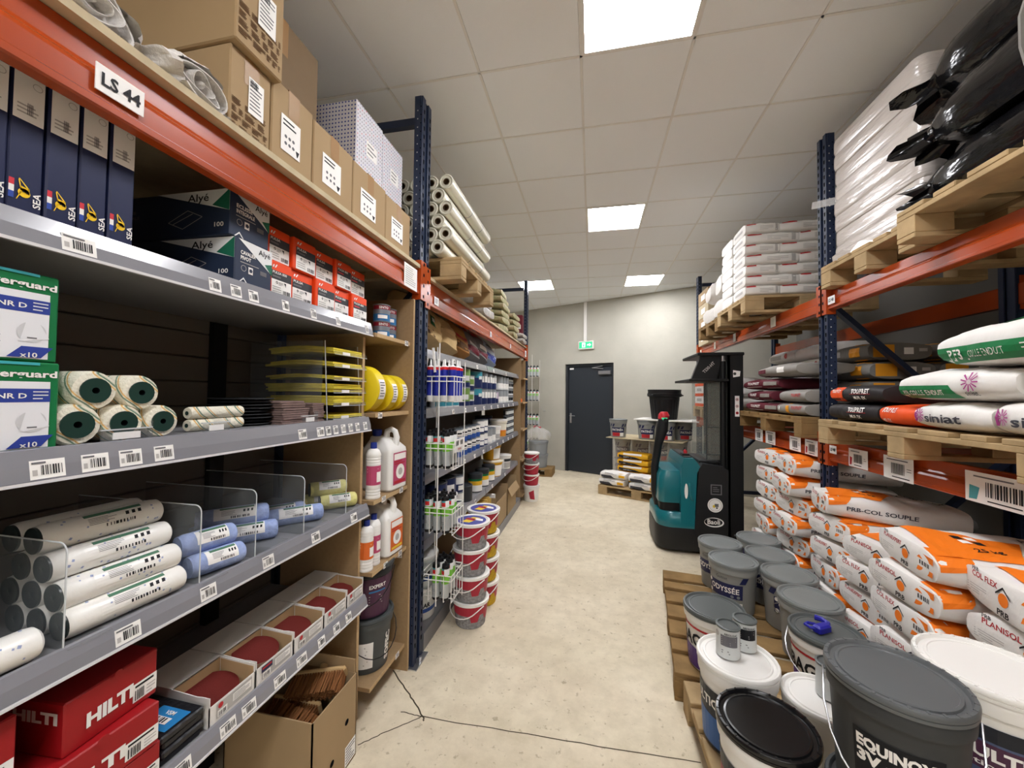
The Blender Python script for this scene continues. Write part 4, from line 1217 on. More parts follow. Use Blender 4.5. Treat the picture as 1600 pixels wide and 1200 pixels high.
# rolled white rags: flattened rolls lying across the deck, coiled ends towards the aisle
def rag(label, loc, L, r, rz, seed, fl=1.6):
    t = thing('rolled_rag', label, 'rag', loc, rz, 'rolled white cotton rags')
    rn = random.Random(seed)
    ph = [rn.uniform(0, 6.28) for _ in range(8)]
    q = MB(); n, k = 60, 16
    def pt(s, a):
        rr = r*(1 + .06*math.sin(3*a+ph[0]+s*3) + .05*math.sin(7*a+ph[1]-s*5) + .035*math.sin(13*a+ph[2]+s*4) + .025*math.sin(21*a+ph[5]))
        if s > .9: rr *= 1 - ((s-.9)/.1)**2*.16
        return (s*L + .010*math.sin(3*a+ph[3])*s + .006*math.sin(8*a+ph[6])*s, rr*math.cos(a)*fl, max(rr*math.sin(a), -r*.84))
    vs = [pt(j/k, 2*math.pi*i/n) for j in range(k+1) for i in range(n)]
    fs = [(j*n+i, (j+1)*n+i, (j+1)*n+(i+1) % n, j*n+(i+1) % n)[::-1] for j in range(k) for i in range(n)]
    q.add(vs, fs, 'cotton', True); q.build('outer_fold', t)
    q = MB(); P = []
    for i in range(90):
        a = i*.23 + ph[4]; rr = r*(.88 - .84*i/90)*(1+.10*math.sin(a*2.3+ph[7]))
        P.append((rr*math.cos(a)*fl, rr*math.sin(a), .008*math.sin(a*1.7+ph[0])))
    for i, ((y0, z0, d0), (y1, z1, d1)) in enumerate(zip(P[:-1], P[1:])):
        g = .003
        q.add([(L-.05, y0, z0), (L+d0, y0, z0), (L+d1, y1, z1), (L-.05, y1, z1), (L-.05, y0*.93, z0*.93), (L+d0, y0*.93, z0*.93), (L+d1, y1*.93, z1*.93), (L-.05, y1*.93, z1*.93)], [(0, 1, 2, 3), (7, 6, 5, 4), (1, 5, 6, 2)], 'cotton', True)
    q.add([(L-.03, r*.86*fl*math.cos(2*math.pi*i/24), r*.84*math.sin(2*math.pi*i/24)) for i in range(24)], [tuple(range(24))], 'cotton')
    q.build('coiled_end', t)
rag('rolled white rag at the top left edge', (-1.20, .30, DK+.052), .215, .058, R(8), 1, 1.9)
rag('rolled white rag, middle one on the beam edge', (-1.19, .525, DK+.050), .205, .057, R(10), 2, 1.9)
rag('rolled white rag nearest the brown carton', (-1.185, .745, DK+.048), .20, .055, R(14), 3, 1.85)
# ================================================================ chipboard niche between the near shelves and the upright
NX = -1.018
BEFORE = set(o.name for o in bpy.data.objects)
t = thing('chipboard_cabinet', 'open chipboard niche between the metal shelves and the navy upright', 'shelving', (0, 0, 0))
MB().box((-1.50, 1.662, 0), (-1.085, 1.680, 1.82), 'chip').build('side_panel', t)
MB().box((-1.50, 2.022, 0), (-1.003, 2.040, 2.09), 'chip').build('side_panel', t)
MB().box((-1.515, 1.662, 0), (-1.50, 2.04, 2.09), 'chip').build('back_panel', t)
q = MB()
q.box((-1.085, 1.662, 0), (-1.0838, 1.68, 1.82), 'chip_edge'); q.box((-1.003, 2.022, 0), (-1.0018, 2.04, 2.09), 'chip_edge')
q.build('edge_band', t)
NZ = [1.84, 1.45, 1.03, .69, .15]
for k, z in enumerate(NZ):
    sh = MB().box((-1.50, 1.68 if k else 1.662, z-.019), (NX-.004, 2.022, z), 'chip').build('shelf', t)
    MB().box((NX-.004, 1.68, z-.019), (NX-.003, 2.022, z), 'chip_edge').build('edge_band', sh)
    q = MB(); S = plane((NX-.003, 0, z-.017), (0, 1, 0), (0, 0, 1)); 
    for i, y in enumerate(((1.96,), (1.70,), (1.75, 1.93), (1.78, 1.93), (1.92,))[k]): price_label(q, S, y, -.008, .04, .028, seed=k*3+i)
    q.build('price_tag', sh)
q = MB(); S = plane((-1.50, 2.022, 0), (1, 0, 0), (0, 0, 1)); q.rect(S, .395, .62, .455, .65, 'paper'); q.barcode(S, .41, .625, .45, .645, 'ink', 9, 2, e=.001); q.build('price_tag', t)

# ---- small tins
mat('sinto_blue', '#2f6fa3', .35); mat('sinto_red', '#8a2230', .4); mat('tin_grey', '#7f868e', .35, metal=.3)
for k, (x, y, z, s) in enumerate([(-1.13, 1.85, 0, 'front bottom'), (-1.13, 1.85, .088, 'front top'), (-1.15, 1.955, 0, 'back bottom'), (-1.15, 1.955, .088, 'back top')]):
    t = tin('filler_tin', .043, .086, [(0, .42, 'sinto_blue'), (.42, .70, 'tin_grey'), (.7, .95, 'sinto_red'), (.95, 1, 'steel')], 'ink_grey', 'blue grey and red SINTO tin in the niche, %s' % s, 'tin', 24)
    t.location = (x, y, NZ[0]+z); t['group'] = 'small tins in the niche'
    q = MB(); S = cyl((0, 0), .043, 0, None, 1, .001, R(-45)); q.text(S, 'SINTO', 0, .064, .012, 'white', 'c', .02); q.rect(S, -.03, .012, .02, .030, 'paper', 5); q.build('lettering', t)
# ---- yellow tape rolls standing on edge
mat('tape_yellow', '#e8cf1e', .4, spec=.4); mat('tape_dark', '#3a3424', .7)
for k, (x, y, r, w, s) in enumerate([(-1.170, 1.705, .118, .075, 'nearest'), (-1.152, 1.838, .100, .066, 'middle'), (-1.150, 1.945, .100, .066, 'furthest')]):
    t = thing('tape_roll', 'large yellow roll of jointing tape standing in the niche, %s' % s, 'tape roll', (x, y, NZ[1]+r), 0, 'yellow tape rolls')
    q = MB(); q.lathe([(r*.36, 0), (r*.94, 0), (r, .004), (r, w-.004), (r*.94, w), (r*.36, w)], 'tape_yellow', 40); q.xform(Matrix.Rotation(R(-90), 4, 'X')); q.build('tape', t)
    q = MB(); q.lathe([(r*.36, 0), (r*.33, 0), (r*.33, w), (r*.36, w)], 'tape_dark', 30); q.xform(Matrix.Rotation(R(-90), 4, 'X')); q.build('core', t)
    q = MB(); S = cyl((0, 0), r, 0, None, 1, .001, R(0))
    def SL(u, v, e=0, S=S): p = S(-v, u, e); return Vector((p.x, p.z, -p.y))
    q.rect(SL, w*.15, -.05, w*.85, .05, 'paper', 2, 8); q.lines(SL, w*.22, -.04, w*.78, .04, 6, 'ink_grey', .35, 2, e=.001); q.build('paper_label', t)
# ---- jerrycans and bottles
mat('cap_blue', '#24368c', .4); mat('label_pink', '#b84a6e', .5); mat('label_orange', '#d9692a', .5); mat('label_yellow', '#e8c93e', .5); mat('hdpe', '#e9e8e4', .38, spec=.4)
def jerrycan(label, loc, lab='label_pink', rz=0.0, cap='cap_blue', w=.135, d=.165, h=.30):
    t = thing('jerrycan', label, 'jerrycan', loc, rz, 'white jerrycans')
    q = MB(); hx, hy = d/2, w/2      # d across the niche (x), w along the aisle (y)
    loft(q, [(0, 0, 0, hx-.010, hy-.010, .02), (.012, 0, 0, hx, hy, .022), (h*.62, 0, 0, hx, hy, .022), (h*.68, 0, 0, hx-.003, hy-.003, .02), (h*.82, -.012, 0, hx*.62, hy*.62, .02), (h*.86, -.03, -.006, hx*.42, hy*.5, .02), (h*.875, -.042, -.012, .026, .026, .025)], 'hdpe'); q.build('body', t)
    q = MB()
    P = [(hx*.62, .01, h*.70), (hx*.72, .01, h*.86), (hx*.62, .01, h*.955), (hx*.36, .01, h*.99), (hx*.08, .01, h*.955), (hx*.0, .01, h*.83)]
    vs = []
    q.tube(P, [.020, .017, .015, .015, .016, .02], 'hdpe', 10); q.build('handle', t)
    q = MB(); q.lathe([(.022, h*.86), (.022, h*.90), (.0255, h*.90), (.0255, h*.975), (.022, h*.985), (0, h*.985)], cap, 20, c=(-.042, -.012, 0)); q.build('cap', t)
    q = MB(); F = plane((hx, -hy, 0), (0, 1, 0), (0, 0, 1)); q.rect(F, w*.16, h*.10, w*.90, h*.62, lab); q.rect(F, w*.20, h*.50, w*.86, h*.60, 'paper', e=.0006)
    q.disc(F, w*.55, h*.30, w*.24, 'paper', 18, e=.0006); q.disc(F, w*.55, h*.30, w*.12, 'ink_light', 12, e=.001); q.lines(F, w*.22, h*.42, w*.84, h*.49, 2, 'logo_red', .5, 1, e=.001); q.rect(F, w*.22, h*.12, w*.84, h*.16, 'logo_red' if lab == 'label_pink' else 'label_yellow', e=.001); q.build('paper_label', t)
    return t
jerrycan('white jerrycan with a blue cap and pink label, front of the niche', (-1.142, 1.93, NZ[2]), rz=R(-5), h=.325, w=.165, d=.185)
jerrycan('white jerrycan in shadow behind the front one in the niche', (-1.35, 1.90, NZ[2]), rz=R(-4))
jerrycan('white jerrycan with an orange and yellow label on the lower niche shelf', (-1.142, 1.915, NZ[3]), 'label_orange', rz=R(-5), cap='hdpe', h=.30, w=.15, d=.18)
def bottle(label, loc, lab, h=.265, r=.038):
    t = thing('bottle', label, 'bottle', loc, 0, 'white ribbed bottles')
    q = MB(); P = [(0, 0), (r*.94, 0), (r, .004)]
    for k in range(3): P += [(r, .012+.014*k), (r*.95, .016+.014*k), (r*.95, .019+.014*k), (r, .023+.014*k)]
    P += [(r*.97, h*.24), (r*.97, h*.60)]
    for k in range(3): P += [(r, h*.62+.013*k), (r*.95, h*.62+.004+.013*k), (r, h*.62+.011+.013*k)]
    P += [(r*.98, h*.79), (r*.75, h*.86), (r*.38, h*.89), (r*.34, h*.91)]
    q.lathe(P, 'hdpe', 22); q.build('body', t)
    q = MB(); q.lathe([(r*.42, h*.89), (r*.44, h*.90), (r*.42, h*.995), (0, h)], 'cap_blue', 16); q.build('cap', t)
    q = MB(); S = cyl((0, 0), r*.97, 0, None, 1, .001, R(-40)); q.rect(S, -.05, h*.25, .05, h*.59, lab, 10); q.rect(S, .005, h*.30, .035, h*.48, 'paper', 4, e=.0006); q.lines(S, -.04, h*.46, .04, h*.56, 2, 'paper', .4, 1, e=.0008); q.build('paper_label', t)
    return t
bottle('white ribbed bottle with a blue cap beside the front jerrycan', (-1.09, 1.735, NZ[2]), 'label_pink', .275, .036)
bottle('white ribbed bottle with a pink label on the lower niche shelf', (-1.105, 1.775, NZ[3]), 'label_pink', .25, .034)
bottle('white ribbed bottle with an orange label, nearest on the lower niche shelf', (-1.10, 1.705, NZ[3]), 'label_orange', .24, .033)
# ---- dark grey buckets
mat('bucket_dark', '#474b4c', .45, spec=.4); mat('sofec_purple', '#4d2b44', .45); mat('sofec_black', '#26282b', .45)
def sof(q, SS, h):
    S = SS(R(-38))
    q.text(S, 'SOFEC', -.075, h*.14, .03, 'paper', 'l', .05, h*.52, rot=R(90)); q.text(S, 'EXPERT', -.035, h*.60, .018, 'paper', 'l', .03, .085); q.rect(S, -.035, h*.52, .05, h*.55, 'sinto_blue', 4); q.lines(S, -.035, h*.28, .05, h*.48, 4, 'ink_light', .25, 3)
t = bucket('paint_bucket', 'dark grey SOFEC bucket with a purple wrap, upper of two in the niche', 'bucket', .105, .125, .268, 'sofec_black', 'bucket_dark', [(.06, .78, 'sofec_purple', R(-75), R(60))], 'black', R(200), 'buckets in the niche', sof)
t.location = (-1.175, 1.845, NZ[4]+.262)
def sof2(q, SS, h):
    S = SS(R(-60)); q.rect(S, -.06, h*.12, .035, h*.60, 'paper', 6); q.lines(S, -.05, h*.16, .02, h*.55, 6, 'ink_light', .3, 3, e=.001); q.text(SS(R(0)), 'SOFEC', .012, h*.14, .03, 'paper', 'l', .05, h*.52, rot=R(90))
t = bucket('paint_bucket', 'dark grey SOFEC bucket, lower of two in the niche', 'bucket', .105, .125, .268, 'bucket_dark', 'bucket_dark', [], 'black', R(-120), 'buckets in the niche', sof2)
t.location = (-1.175, 1.845, NZ[4])
for o in list(bpy.data.objects):          # goods stand close to the front edge of the niche
    if o.name not in BEFORE and o.parent is None and o.name != 'chipboard_cabinet': o.location.x += .03
# ================================================================ second left bay: paint shelves
BX = -1.02
BS = [1.83, 1.448, 1.03, .615, .10]
BR = [1.772, 1.392, .972, .56, None]
BN = ['top shelf of the paint bay, under the leaning bags', 'second shelf of the paint bay, two rows of tins', 'third shelf of the paint bay, white and navy tins', 'fourth shelf of the paint bay, jars and pots', 'base shelf of the paint bay, low above the floor']
for k in range(5):
    t = thing('paint_shelf', BN[k], 'shelf', (0, 0, 0), 0, 'shelves of the paint bay')
    z = BS[k]
    MB().box((-1.56, 2.2, z-.03), (BX-.015 if k < 4 else -.99, 5.36, z), 'shelf_metal').build('deck', t)
    if k < 4:
        for y0, y1 in ((2.2, 3.68), (3.70, 5.36)):
            MB().prism([(BX-.02, z-.002), (BX-.02, BR[k]+.003), (BX-.004, BR[k]), (BX, BR[k]+.004), (BX-.004, BR[k]+.03), (BX-.012, z+.003)], y0, y1, 'y', 'shelf_rail').build('price_rail', t)
        S = plane((BX-.001, 0, BR[k]+.007), (0, 1, 0), (-.16, 0, 1), .0015)
        for i in range(9 if k in (1, 2) else 4):
            q = MB(); price_label(q, S, 2.72 + i*(.28 if k in (1, 2) else .6), 0, .05, .034, seed=k*17+i); q.build('price_tag', t)
    else:
        MB().box((-.995, 2.2, .0), (-.985, 5.36, .10), 'shelf_metal').build('kick_plate', t)
tag(MB().box((-1.58, 2.19, 0), (-1.565, 5.37, 2.08), 'back_dark').build('dark_back_sheet'), 'dark back sheet of the paint shelves', 'back panel')
# far chipboard niche
t = thing('chipboard_cabinet', 'open chipboard niche at the far end of the paint shelves', 'shelving', (0, 0, 0))
for y in (5.37, 5.74): MB().box((-1.50, y, 0), (-.995, y+.02, 2.07), 'chip').build('side_panel', t)
MB().box((-1.52, 5.37, 0), (-1.50, 5.76, 2.07), 'chip').build('back_panel', t)
for z in (1.79, 1.44, 1.05, .62, .12):
    s = MB().box((-1.50, 5.39, z-.02), (-.96, 5.74, z), 'chip').build('shelf', t); MB().box((-.96, 5.39, z-.02), (-.958, 5.74, z), 'chip_edge').build('edge_band', s)
tag(MB().lathe([(0, 0), (.05, 0), (.055, .02), (.05, .05), (0, .055)], 'label_orange', 16, c=(-1.05, 5.52, 1.44)).build('orange_pot'), 'small orange pot in the far chipboard niche', 'pot')
# notices on the second beam
for k, (y, w, h) in enumerate(((2.26, .07, .05), (3.62, .05, .05), (4.55, .05, .05), (5.60, .12, .09))):
    t = thing('beam_label', ('white label at the near end of the paint bay beam', 'small white label on the paint bay beam, nearer one', 'small white label on the paint bay beam, further one', 'white sheet at the far end of the paint bay beam')[k], 'label', (-.98, y, 2.115))
    MB().box((0, 0, 0), (.0015, w, h), 'paper').build('sheet', t); q = MB(); q.lines(plane((.0015, 0, 0), (0, 1, 0), (0, 0, 1), .0004), w*.15, h*.2, w*.85, h*.85, 4, 'ink_grey', .4, k); q.build('print', t)

# ---- tins
mat('t_green', '#6f8f4a', .4); mat('t_navy', '#1d2a55', .4); mat('t_teal', '#3c8fa0', .4); mat('t_grey', '#8b8f92', .4); mat('t_pale', '#cfd2d0', .4); mat('t_lilac', '#b9a4bd', .4); mat('t_dark', '#2c2f33', .45); mat('t_blue', '#2b4f96', .4); mat('t_yellow', '#d8a92a', .4); mat('t_orange', '#d9622a', .4)
def tinproto(name, r, h, bands, lid='tin_grey', lbl=None, n=20):
    t = tin(name, r, h, bands, lid, None, 'paint tin', n)
    if lbl:
        q = MB(); S = cyl((0, 0), r, 0, None, 1, .001, R(-35))
        for m, u0, v0, u1, v1 in lbl: q.rect(S, u0*r, v0*h, u1*r, v1*h, m, 4)
        q.lines(S, -.5*r, .3*h, .5*r, .42*h, 2, 'ink_grey', .4, 2, e=.001); q.build('paper_label', t)
    return t
PT = {
 'white_orange': tinproto('paint_tin', .062, .13, [(0, .2, 't_pale'), (.2, .4, 't_pale'), (.4, .7, 't_orange'), (.7, .96, 'white'), (.96, 1, 'steel')], lbl=[('t_teal', -.8, .08, .8, .34)]),
 'green_navy': tinproto('paint_tin', .075, .155, [(0, .25, 't_navy'), (.25, .96, 't_green'), (.96, 1, 'steel')], lbl=[('t_pale', -.7, .34, .5, .62)]),
 'pale_green': tinproto('paint_tin', .06, .13, [(0, .3, 't_navy'), (.3, .96, 't_pale'), (.96, 1, 'steel')], lbl=[('t_green', -.6, .4, .6, .75)]),
 'teal_navy': tinproto('paint_tin', .075, .155, [(0, .28, 't_navy'), (.28, .6, 't_navy'), (.6, .96, 't_teal'), (.96, 1, 'steel')], lbl=[('t_pale', .1, .5, .7, .7)]),
 'grey_navy': tinproto('paint_tin', .075, .15, [(0, .42, 't_navy'), (.42, .96, 't_grey'), (.96, 1, 'steel')], lbl=[('white', -.7, .42, -.05, .82), ('white', .1, .42, .55, .82)]),
 'grey_white': tinproto('paint_tin', .07, .15, [(0, .5, 't_pale'), (.5, .96, 't_grey'), (.96, 1, 'steel')], lbl=[('white', -.6, .1, .6, .5)]),
 'lilac': tinproto('paint_tin', .065, .13, [(0, .4, 't_navy'), (.4, .96, 't_lilac'), (.96, 1, 'steel')], lbl=[('white', -.5, .45, .1, .85)]),
 'small_grey': tinproto('paint_tin', .04, .085, [(0, .4, 't_pale'), (.4, .96, 't_grey'), (.96, 1, 'steel')], lbl=[('ink', -.6, .25, .5, .7)], n=14),
 'white_blue': tinproto('paint_tin', .058, .11, [(0, .38, 't_blue'), (.38, .96, 'white'), (.96, 1, 'steel')], lbl=[('ink', -.5, .62, .5, .74), ('ink_light', -.6, .42, .6, .54)]),
 'navy_white': tinproto('paint_tin', .06, .125, [(0, .5, 't_navy'), (.5, .96, 'white'), (.96, 1, 'steel')], lbl=[('white', -.5, .12, .4, .42)]),
 'dark_small': tinproto('paint_tin', .036, .075, [(0, .96, 't_dark'), (.96, 1, 'steel')], lbl=[('t_pale', -.7, .2, .6, .75)], n=14),
 'jar_yellow': tinproto('glue_jar', .068, .17, [(0, .06, 't_dark'), (.06, .4, 'white'), (.4, .62, 't_yellow'), (.62, .74, 'mask_green'), (.74, .78, 't_dark')], 't_dark'),
 'pot_navy': tinproto('paint_pot', .085, .14, [(0, .96, 't_navy'), (.96, 1, 't_dark')], 't_dark', lbl=[('white', -.5, .2, .4, .65)]),
 'pot_dark': tinproto('paint_pot', .10, .13, [(0, .96, 't_dark'), (.96, 1, 't_dark')], 't_dark'),
}
for k in ('jar_yellow',):
    t = PT[k]; q = MB(); q.lathe([(.066, .130), (.072, .132), (.072, .17), (.06, .174), (0, .174)], 't_dark', 22); q.build('screw_cap', t)
WORD = {'white_orange': 'white and orange', 'green_navy': 'green and navy', 'pale_green': 'pale green and navy', 'teal_navy': 'teal and navy', 'grey_navy': 'grey and navy', 'grey_white': 'grey and white', 'lilac': 'lilac and navy', 'small_grey': 'small grey', 'white_blue': 'white and blue', 'navy_white': 'navy and white', 'dark_small': 'small dark', 'jar_yellow': 'yellow, white and green', 'pot_navy': 'navy', 'pot_dark': 'black'}
USED = {}
LAYER = ['bottom', 'second', 'third', 'fourth']
def put(kind, x, y, z, label, group):
    p = PT[kind]
    rz = R(random.uniform(-12, 12))
    if kind not in USED:
        USED[kind] = 1; p.location = (x, y, z); tag(p, label, None, group); p.rotation_euler = (0, 0, rz); return p
    return dup(p, (x, y, z), rz, label, group)
def row(kind, shelf, y0, n, layers, pitch, x=-1.11, noun='tin', sname='second', h=None, dx=0.0):
    hh = h
    for L in range(layers):
        for i in range(n):
            pos = ', %s of its kind from left' % ORD[i] if n > 1 else ''
            lay = '' if layers == 1 else ', %s layer' % LAYER[L]
            put(kind, x + dx*i, y0 + i*pitch, shelf + L*(hh+.004), '%s %s on %s paint shelf%s%s' % (WORD[kind], noun, sname, pos, lay), 'paint tins on the %s shelf' % sname)
row('white_orange', BS[1], 2.66, 3, 2, .135, h=.133)
row('green_navy', BS[1], 3.17, 1, 2, .16, h=.158)
row('pale_green', BS[1], 3.34, 1, 2, .14, h=.133)
row('teal_navy', BS[1], 3.53, 1, 2, .16, x=-1.105, h=.158)
row('grey_navy', BS[1], 3.74, 3, 2, .18, h=.153)
row('lilac', BS[1], 4.25, 1, 1, .18, h=.13)
row('grey_white', BS[1], 4.43, 3, 2, .165, h=.153)
row('small_grey', BS[1], 4.92, 4, 4, .095, h=.088)
row('white_blue', BS[2], 2.66, 8, 2, .128, sname='third', h=.113)
for L in range(1): pass
row('navy_white', BS[2], 3.70, 2, 2, .13, sname='third', h=.128)
row('grey_white', BS[2], 3.99, 2, 1, .15, x=-1.115, sname='third', h=.153)
row('dark_small', BS[2], 4.86, 5, 4, .08, x=-1.09, sname='third', h=.078)
row('jar_yellow', BS[3], 3.58, 3, 1, .24, sname='fourth', noun='jar', h=.175, x=-1.10)
row('pot_navy', BS[3], 2.66, 2, 2, .19, sname='fourth', noun='pot', h=.143, x=-1.12)
row('navy_white', BS[3], 3.05, 1, 2, .15, sname='fourth', h=.128, x=-1.10)
row('pot_dark', BS[3], 3.26, 1, 1, .2, sname='fourth', noun='pot', h=.133, x=-1.13)
row('pot_navy', BS[3], 3.26, 1, 1, .2, x=-1.36, sname='fourth', noun='pot', h=.133)
# buckets and cans on those shelves
mat('b_yellow', '#d6a01d', .4); mat('b_cream', '#e6e0cf', .4)
t = bucket('filler_bucket', 'white bucket with an orange band and raised handle on the third paint shelf', 'bucket', .09, .105, .21, 'b_cream', 'plastic_white', [(.05, .40, 't_orange', R(-100), R(40)), (.05, .36, 't_yellow', R(-60), R(0))], 'white', R(60), 'buckets on the paint shelves'); t.location = (-1.13, 4.62, BS[2])
t = bucket('filler_bucket', 'small white can with a wire handle on the third paint shelf', 'can', .07, .075, .15, 'white', 'plastic_white', [(.1, .45, 'ink_light', R(-90), R(20))], 'steel', R(60), 'buckets on the paint shelves'); t.location = (-1.11, 4.32, BS[2])
t = bucket('filler_bucket', 'dark navy pail at the back of the third paint shelf', 'bucket', .09, .105, .24, 't_navy', 't_dark', [], 'steel', R(60), 'buckets on the paint shelves'); t.location = (-1.36, 4.75, BS[2])
for k, (x, y, z, s) in enumerate(((-1.12, 4.32, 0, 'lower'), (-1.16, 4.40, .176, 'upper'))):
    t = bucket('filler_bucket', 'yellow and white bucket on the fourth paint shelf, %s of the stacked pair' % s, 'bucket', .095, .11, .175, 'b_yellow', 'b_cream', [(.05, .75, 'paper', R(-60), R(50))], None, 0, 'buckets on the paint shelves'); t.location = (x, y, BS[3]+z)
t = bucket('filler_bucket', 'white tub with dark print at the end of the fourth paint shelf', 'bucket', .085, .095, .17, 'white', 'plastic_white', [(.1, .5, 'ink_light', R(-70), R(20)), (.55, .75, 't_dark', R(-70), R(20))], None, 0, 'buckets on the paint shelves'); t.location = (-1.10, 4.78, BS[3])
t = bucket('filler_bucket', 'navy pail with a white label and wire handle behind the wire stand', 'bucket', .08, .09, .15, 't_navy', 'white', [(.5, .8, 'paper', R(-70), R(20))], 'steel', R(60), 'buckets on the paint shelves'); t.location = (-1.13, 2.88, BS[3])
def bag(q, SS, h): q.text(SS(R(-50)), 'BAGAR', 0, h*.42, .028, 'ink', 'c', .04, .12)
for k in range(2):
    t = bucket('filler_bucket', 'pale grey bucket low behind the wire stand, %s' % ('lower', 'upper')[k], 'bucket', .115, .13, .2, 't_pale', 'plastic_white', [(.25, .38, 't_blue', R(-120), R(40))], None, 0, 'buckets on the base shelf', bag); t.location = (-1.13, 2.40, BS[4]+k*.20)
# cartons with yellow paper at the bottom
mat('kraft_yellow', '#dcb968', .8, spec=.15)
def open_carton(label, lo, hi, fill=None, flap=True):
    w, d, h = hi[0]-lo[0], hi[1]-lo[1], hi[2]-lo[2]; th = .005
    t = thing('open_carton', label, 'carton', lo, 0, 'open cartons on the base shelf')
    q = MB(); q.box((0, 0, 0), (w, d, th), 'card'); q.box((0, 0, 0), (w, th, h), 'card'); q.box((0, d-th, 0), (w, d, h), 'card'); q.box((0, 0, 0), (th, d, h), 'card'); q.box((w-th, 0, 0), (w, d, h*.82), 'card'); q.build('body', t)
    if flap: q = MB(); q.prism([(0, 0), (.004, 0), (.05, -.09), (.046, -.092)], .01, d-.01, 'y', 'card'); q.xform(Matrix.Translation((w, 0, h*.82))); q.build('flap', t)
    return t
open_carton('open carton on the base shelf, nearest, with folded yellow masking paper', (-1.40, 3.32, .10), (-.99, 3.95, .42), flap=False)
open_carton('open carton on the base shelf, middle one', (-1.40, 3.97, .10), (-.99, 4.50, .45), flap=False)
open_carton('open carton on the base shelf, furthest, with its flap hanging out', (-1.40, 4.53, .10), (-.985, 5.05, .48))
for k in range(9):
    t = MB(); y = 3.36+k*.062; z = .40
    t.add([(-1.35, y, .12), (-1.02, y, .12), (-1.02, y+.01*(k % 3), .47+.012*(k % 4)), (-1.35, y+.01, .50), (-1.35, y+.012, .12), (-1.02, y+.012, .12), (-1.02, y+.014+.01*(k % 3), .47+.012*(k % 4)), (-1.35, y+.022, .50)], [(0, 1, 2, 3), (7, 6, 5, 4), (3, 2, 6, 7), (1, 5, 6, 2), (0, 3, 7, 4), (0, 4, 5, 1)], 'kraft_yellow')
    tag(t.build('masking_paper_pack'), 'folded yellow masking paper in the nearest open carton, %s from the left' % ORD[k], 'paper', 'yellow masking paper packs')
tag(MB().box((-1.3, 4.05, .3), (-1.02, 4.07, .47), 'paper').build('paper_sheet'), 'white paper sticking out of the middle open carton', 'paper')

# ---- leaning bags on the top shelf
mat('bag_kraft', '#d8bb88', .85, spec=.15, bump=.4, bscale=25, var=.12, scale=12); mat('bag_tan', '#b4834e', .85, spec=.15, bump=.4, bscale=25); mat('bag_grey', '#7e7c7c', .6, spec=.3, bump=.4, bscale=25); mat('bag_maroon', '#6d2531', .6, spec=.3); mat('bag_bluewhite', '#b9c6d6', .5, spec=.4, bump=.4, bscale=25)
def lean(label, y, kind, L=.40, W=.30, H=.13, ang=62, x=-1.05, seed=0, prints=None):
    # the sack stands on its end, leaning back against the shelving
    t = paper_sack('leaning_bag', label, L, W, H, kind, prints, (0, 0, 0), 0, 'bags leaning on the top paint shelf', seed, 'bag', end=.6, wr=1.8)
    # local x is the length: stand it up and lean it back (towards -x), wide face to the aisle
    M = Matrix.Rotation(R(-6), 4, 'Z') @ Matrix.Rotation(R(ang), 4, 'Y') @ Matrix.Rotation(R(-16), 4, 'Z')
    t.rotation_euler = M.to_euler()
    lowest = M @ Vector((L/2, 0, H/2))
    cs = [M @ Vector((sx*L/2, sy*W/2, z)) for sx in (-1, 1) for sy in (-1, 1) for z in (0, H)]
    zmin = min(c.z for c in cs); xmax = max(c.x for c in cs)
    t.location = (x - xmax + .02, y, BS[0] - zmin)
    return t
def leafp(q, s):
    T = s.top(); 
    for sx in (1,):
        q.quad(T, [(-.02, -.09), (.05, -.09), (.07, -.01), (-.01, -.02)], 'mask_green', 3, 3); q.quad(T, [(-.03, .04), (.06, .03), (.07, .10), (-.02, .09)], 'mask_green', 3, 3)
        q.lines(T, .09, -.10, .15, .10, 3, 'ink_brown', .3, 2); q.quad(T, [(.0, .05), (.03, .05), (.03, .08), (.0, .08)], 'paper', 2, 2, e=.001)
def redp(q, s):
    T = s.top(); q.quad(T, [(-.13, -.12), (-.08, -.12), (-.08, .12), (-.13, .12)], 'logo_red', 2, 6); q.rect(T, .02, -.06, .06, .09, 'paper', 2, 3); q.rect(T, .08, -.10, .13, .10, 'bag_maroon', 3, 5)
def tanp(q, s):
    T = s.top(); q.rect(T, 0, -.09, .05, .09, 'logo_red', 2, 4); q.rect(T, .08, -.10, .13, .08, 'ink_brown', 2, 4)
def blup(q, s):
    T = s.top(); q.rect(T, .06, -.11, .15, .11, 'mask_blue', 3, 5); q.rect(T, -.1, -.08, -.02, .08, 'ink_grey', 2, 4)
lean('cream paper bag with green leaf print leaning on the top paint shelf', 2.53, 'bag_kraft', .30, .44, .20, seed=1, prints=leafp)
lean('cream paper bag behind the leaf printed one on the top paint shelf', 2.90, 'bag_kraft', .29, .27, .16, seed=2)
lean('tan paper bag with a red print leaning on the top paint shelf', 3.20, 'bag_tan', .28, .28, .16, seed=3, prints=tanp)
lean('grey and maroon bag with a red top, nearer of two on the top paint shelf', 3.50, 'bag_grey', .29, .29, .15, seed=4, prints=redp)
lean('grey and maroon bag with a red top, further of two on the top paint shelf', 3.82, 'bag_grey', .29, .29, .15, seed=5, prints=redp)
lean('pale blue and white bag at the end of the top paint shelf', 4.15, 'bag_bluewhite', .28, .30, .14, seed=6, prints=blup)

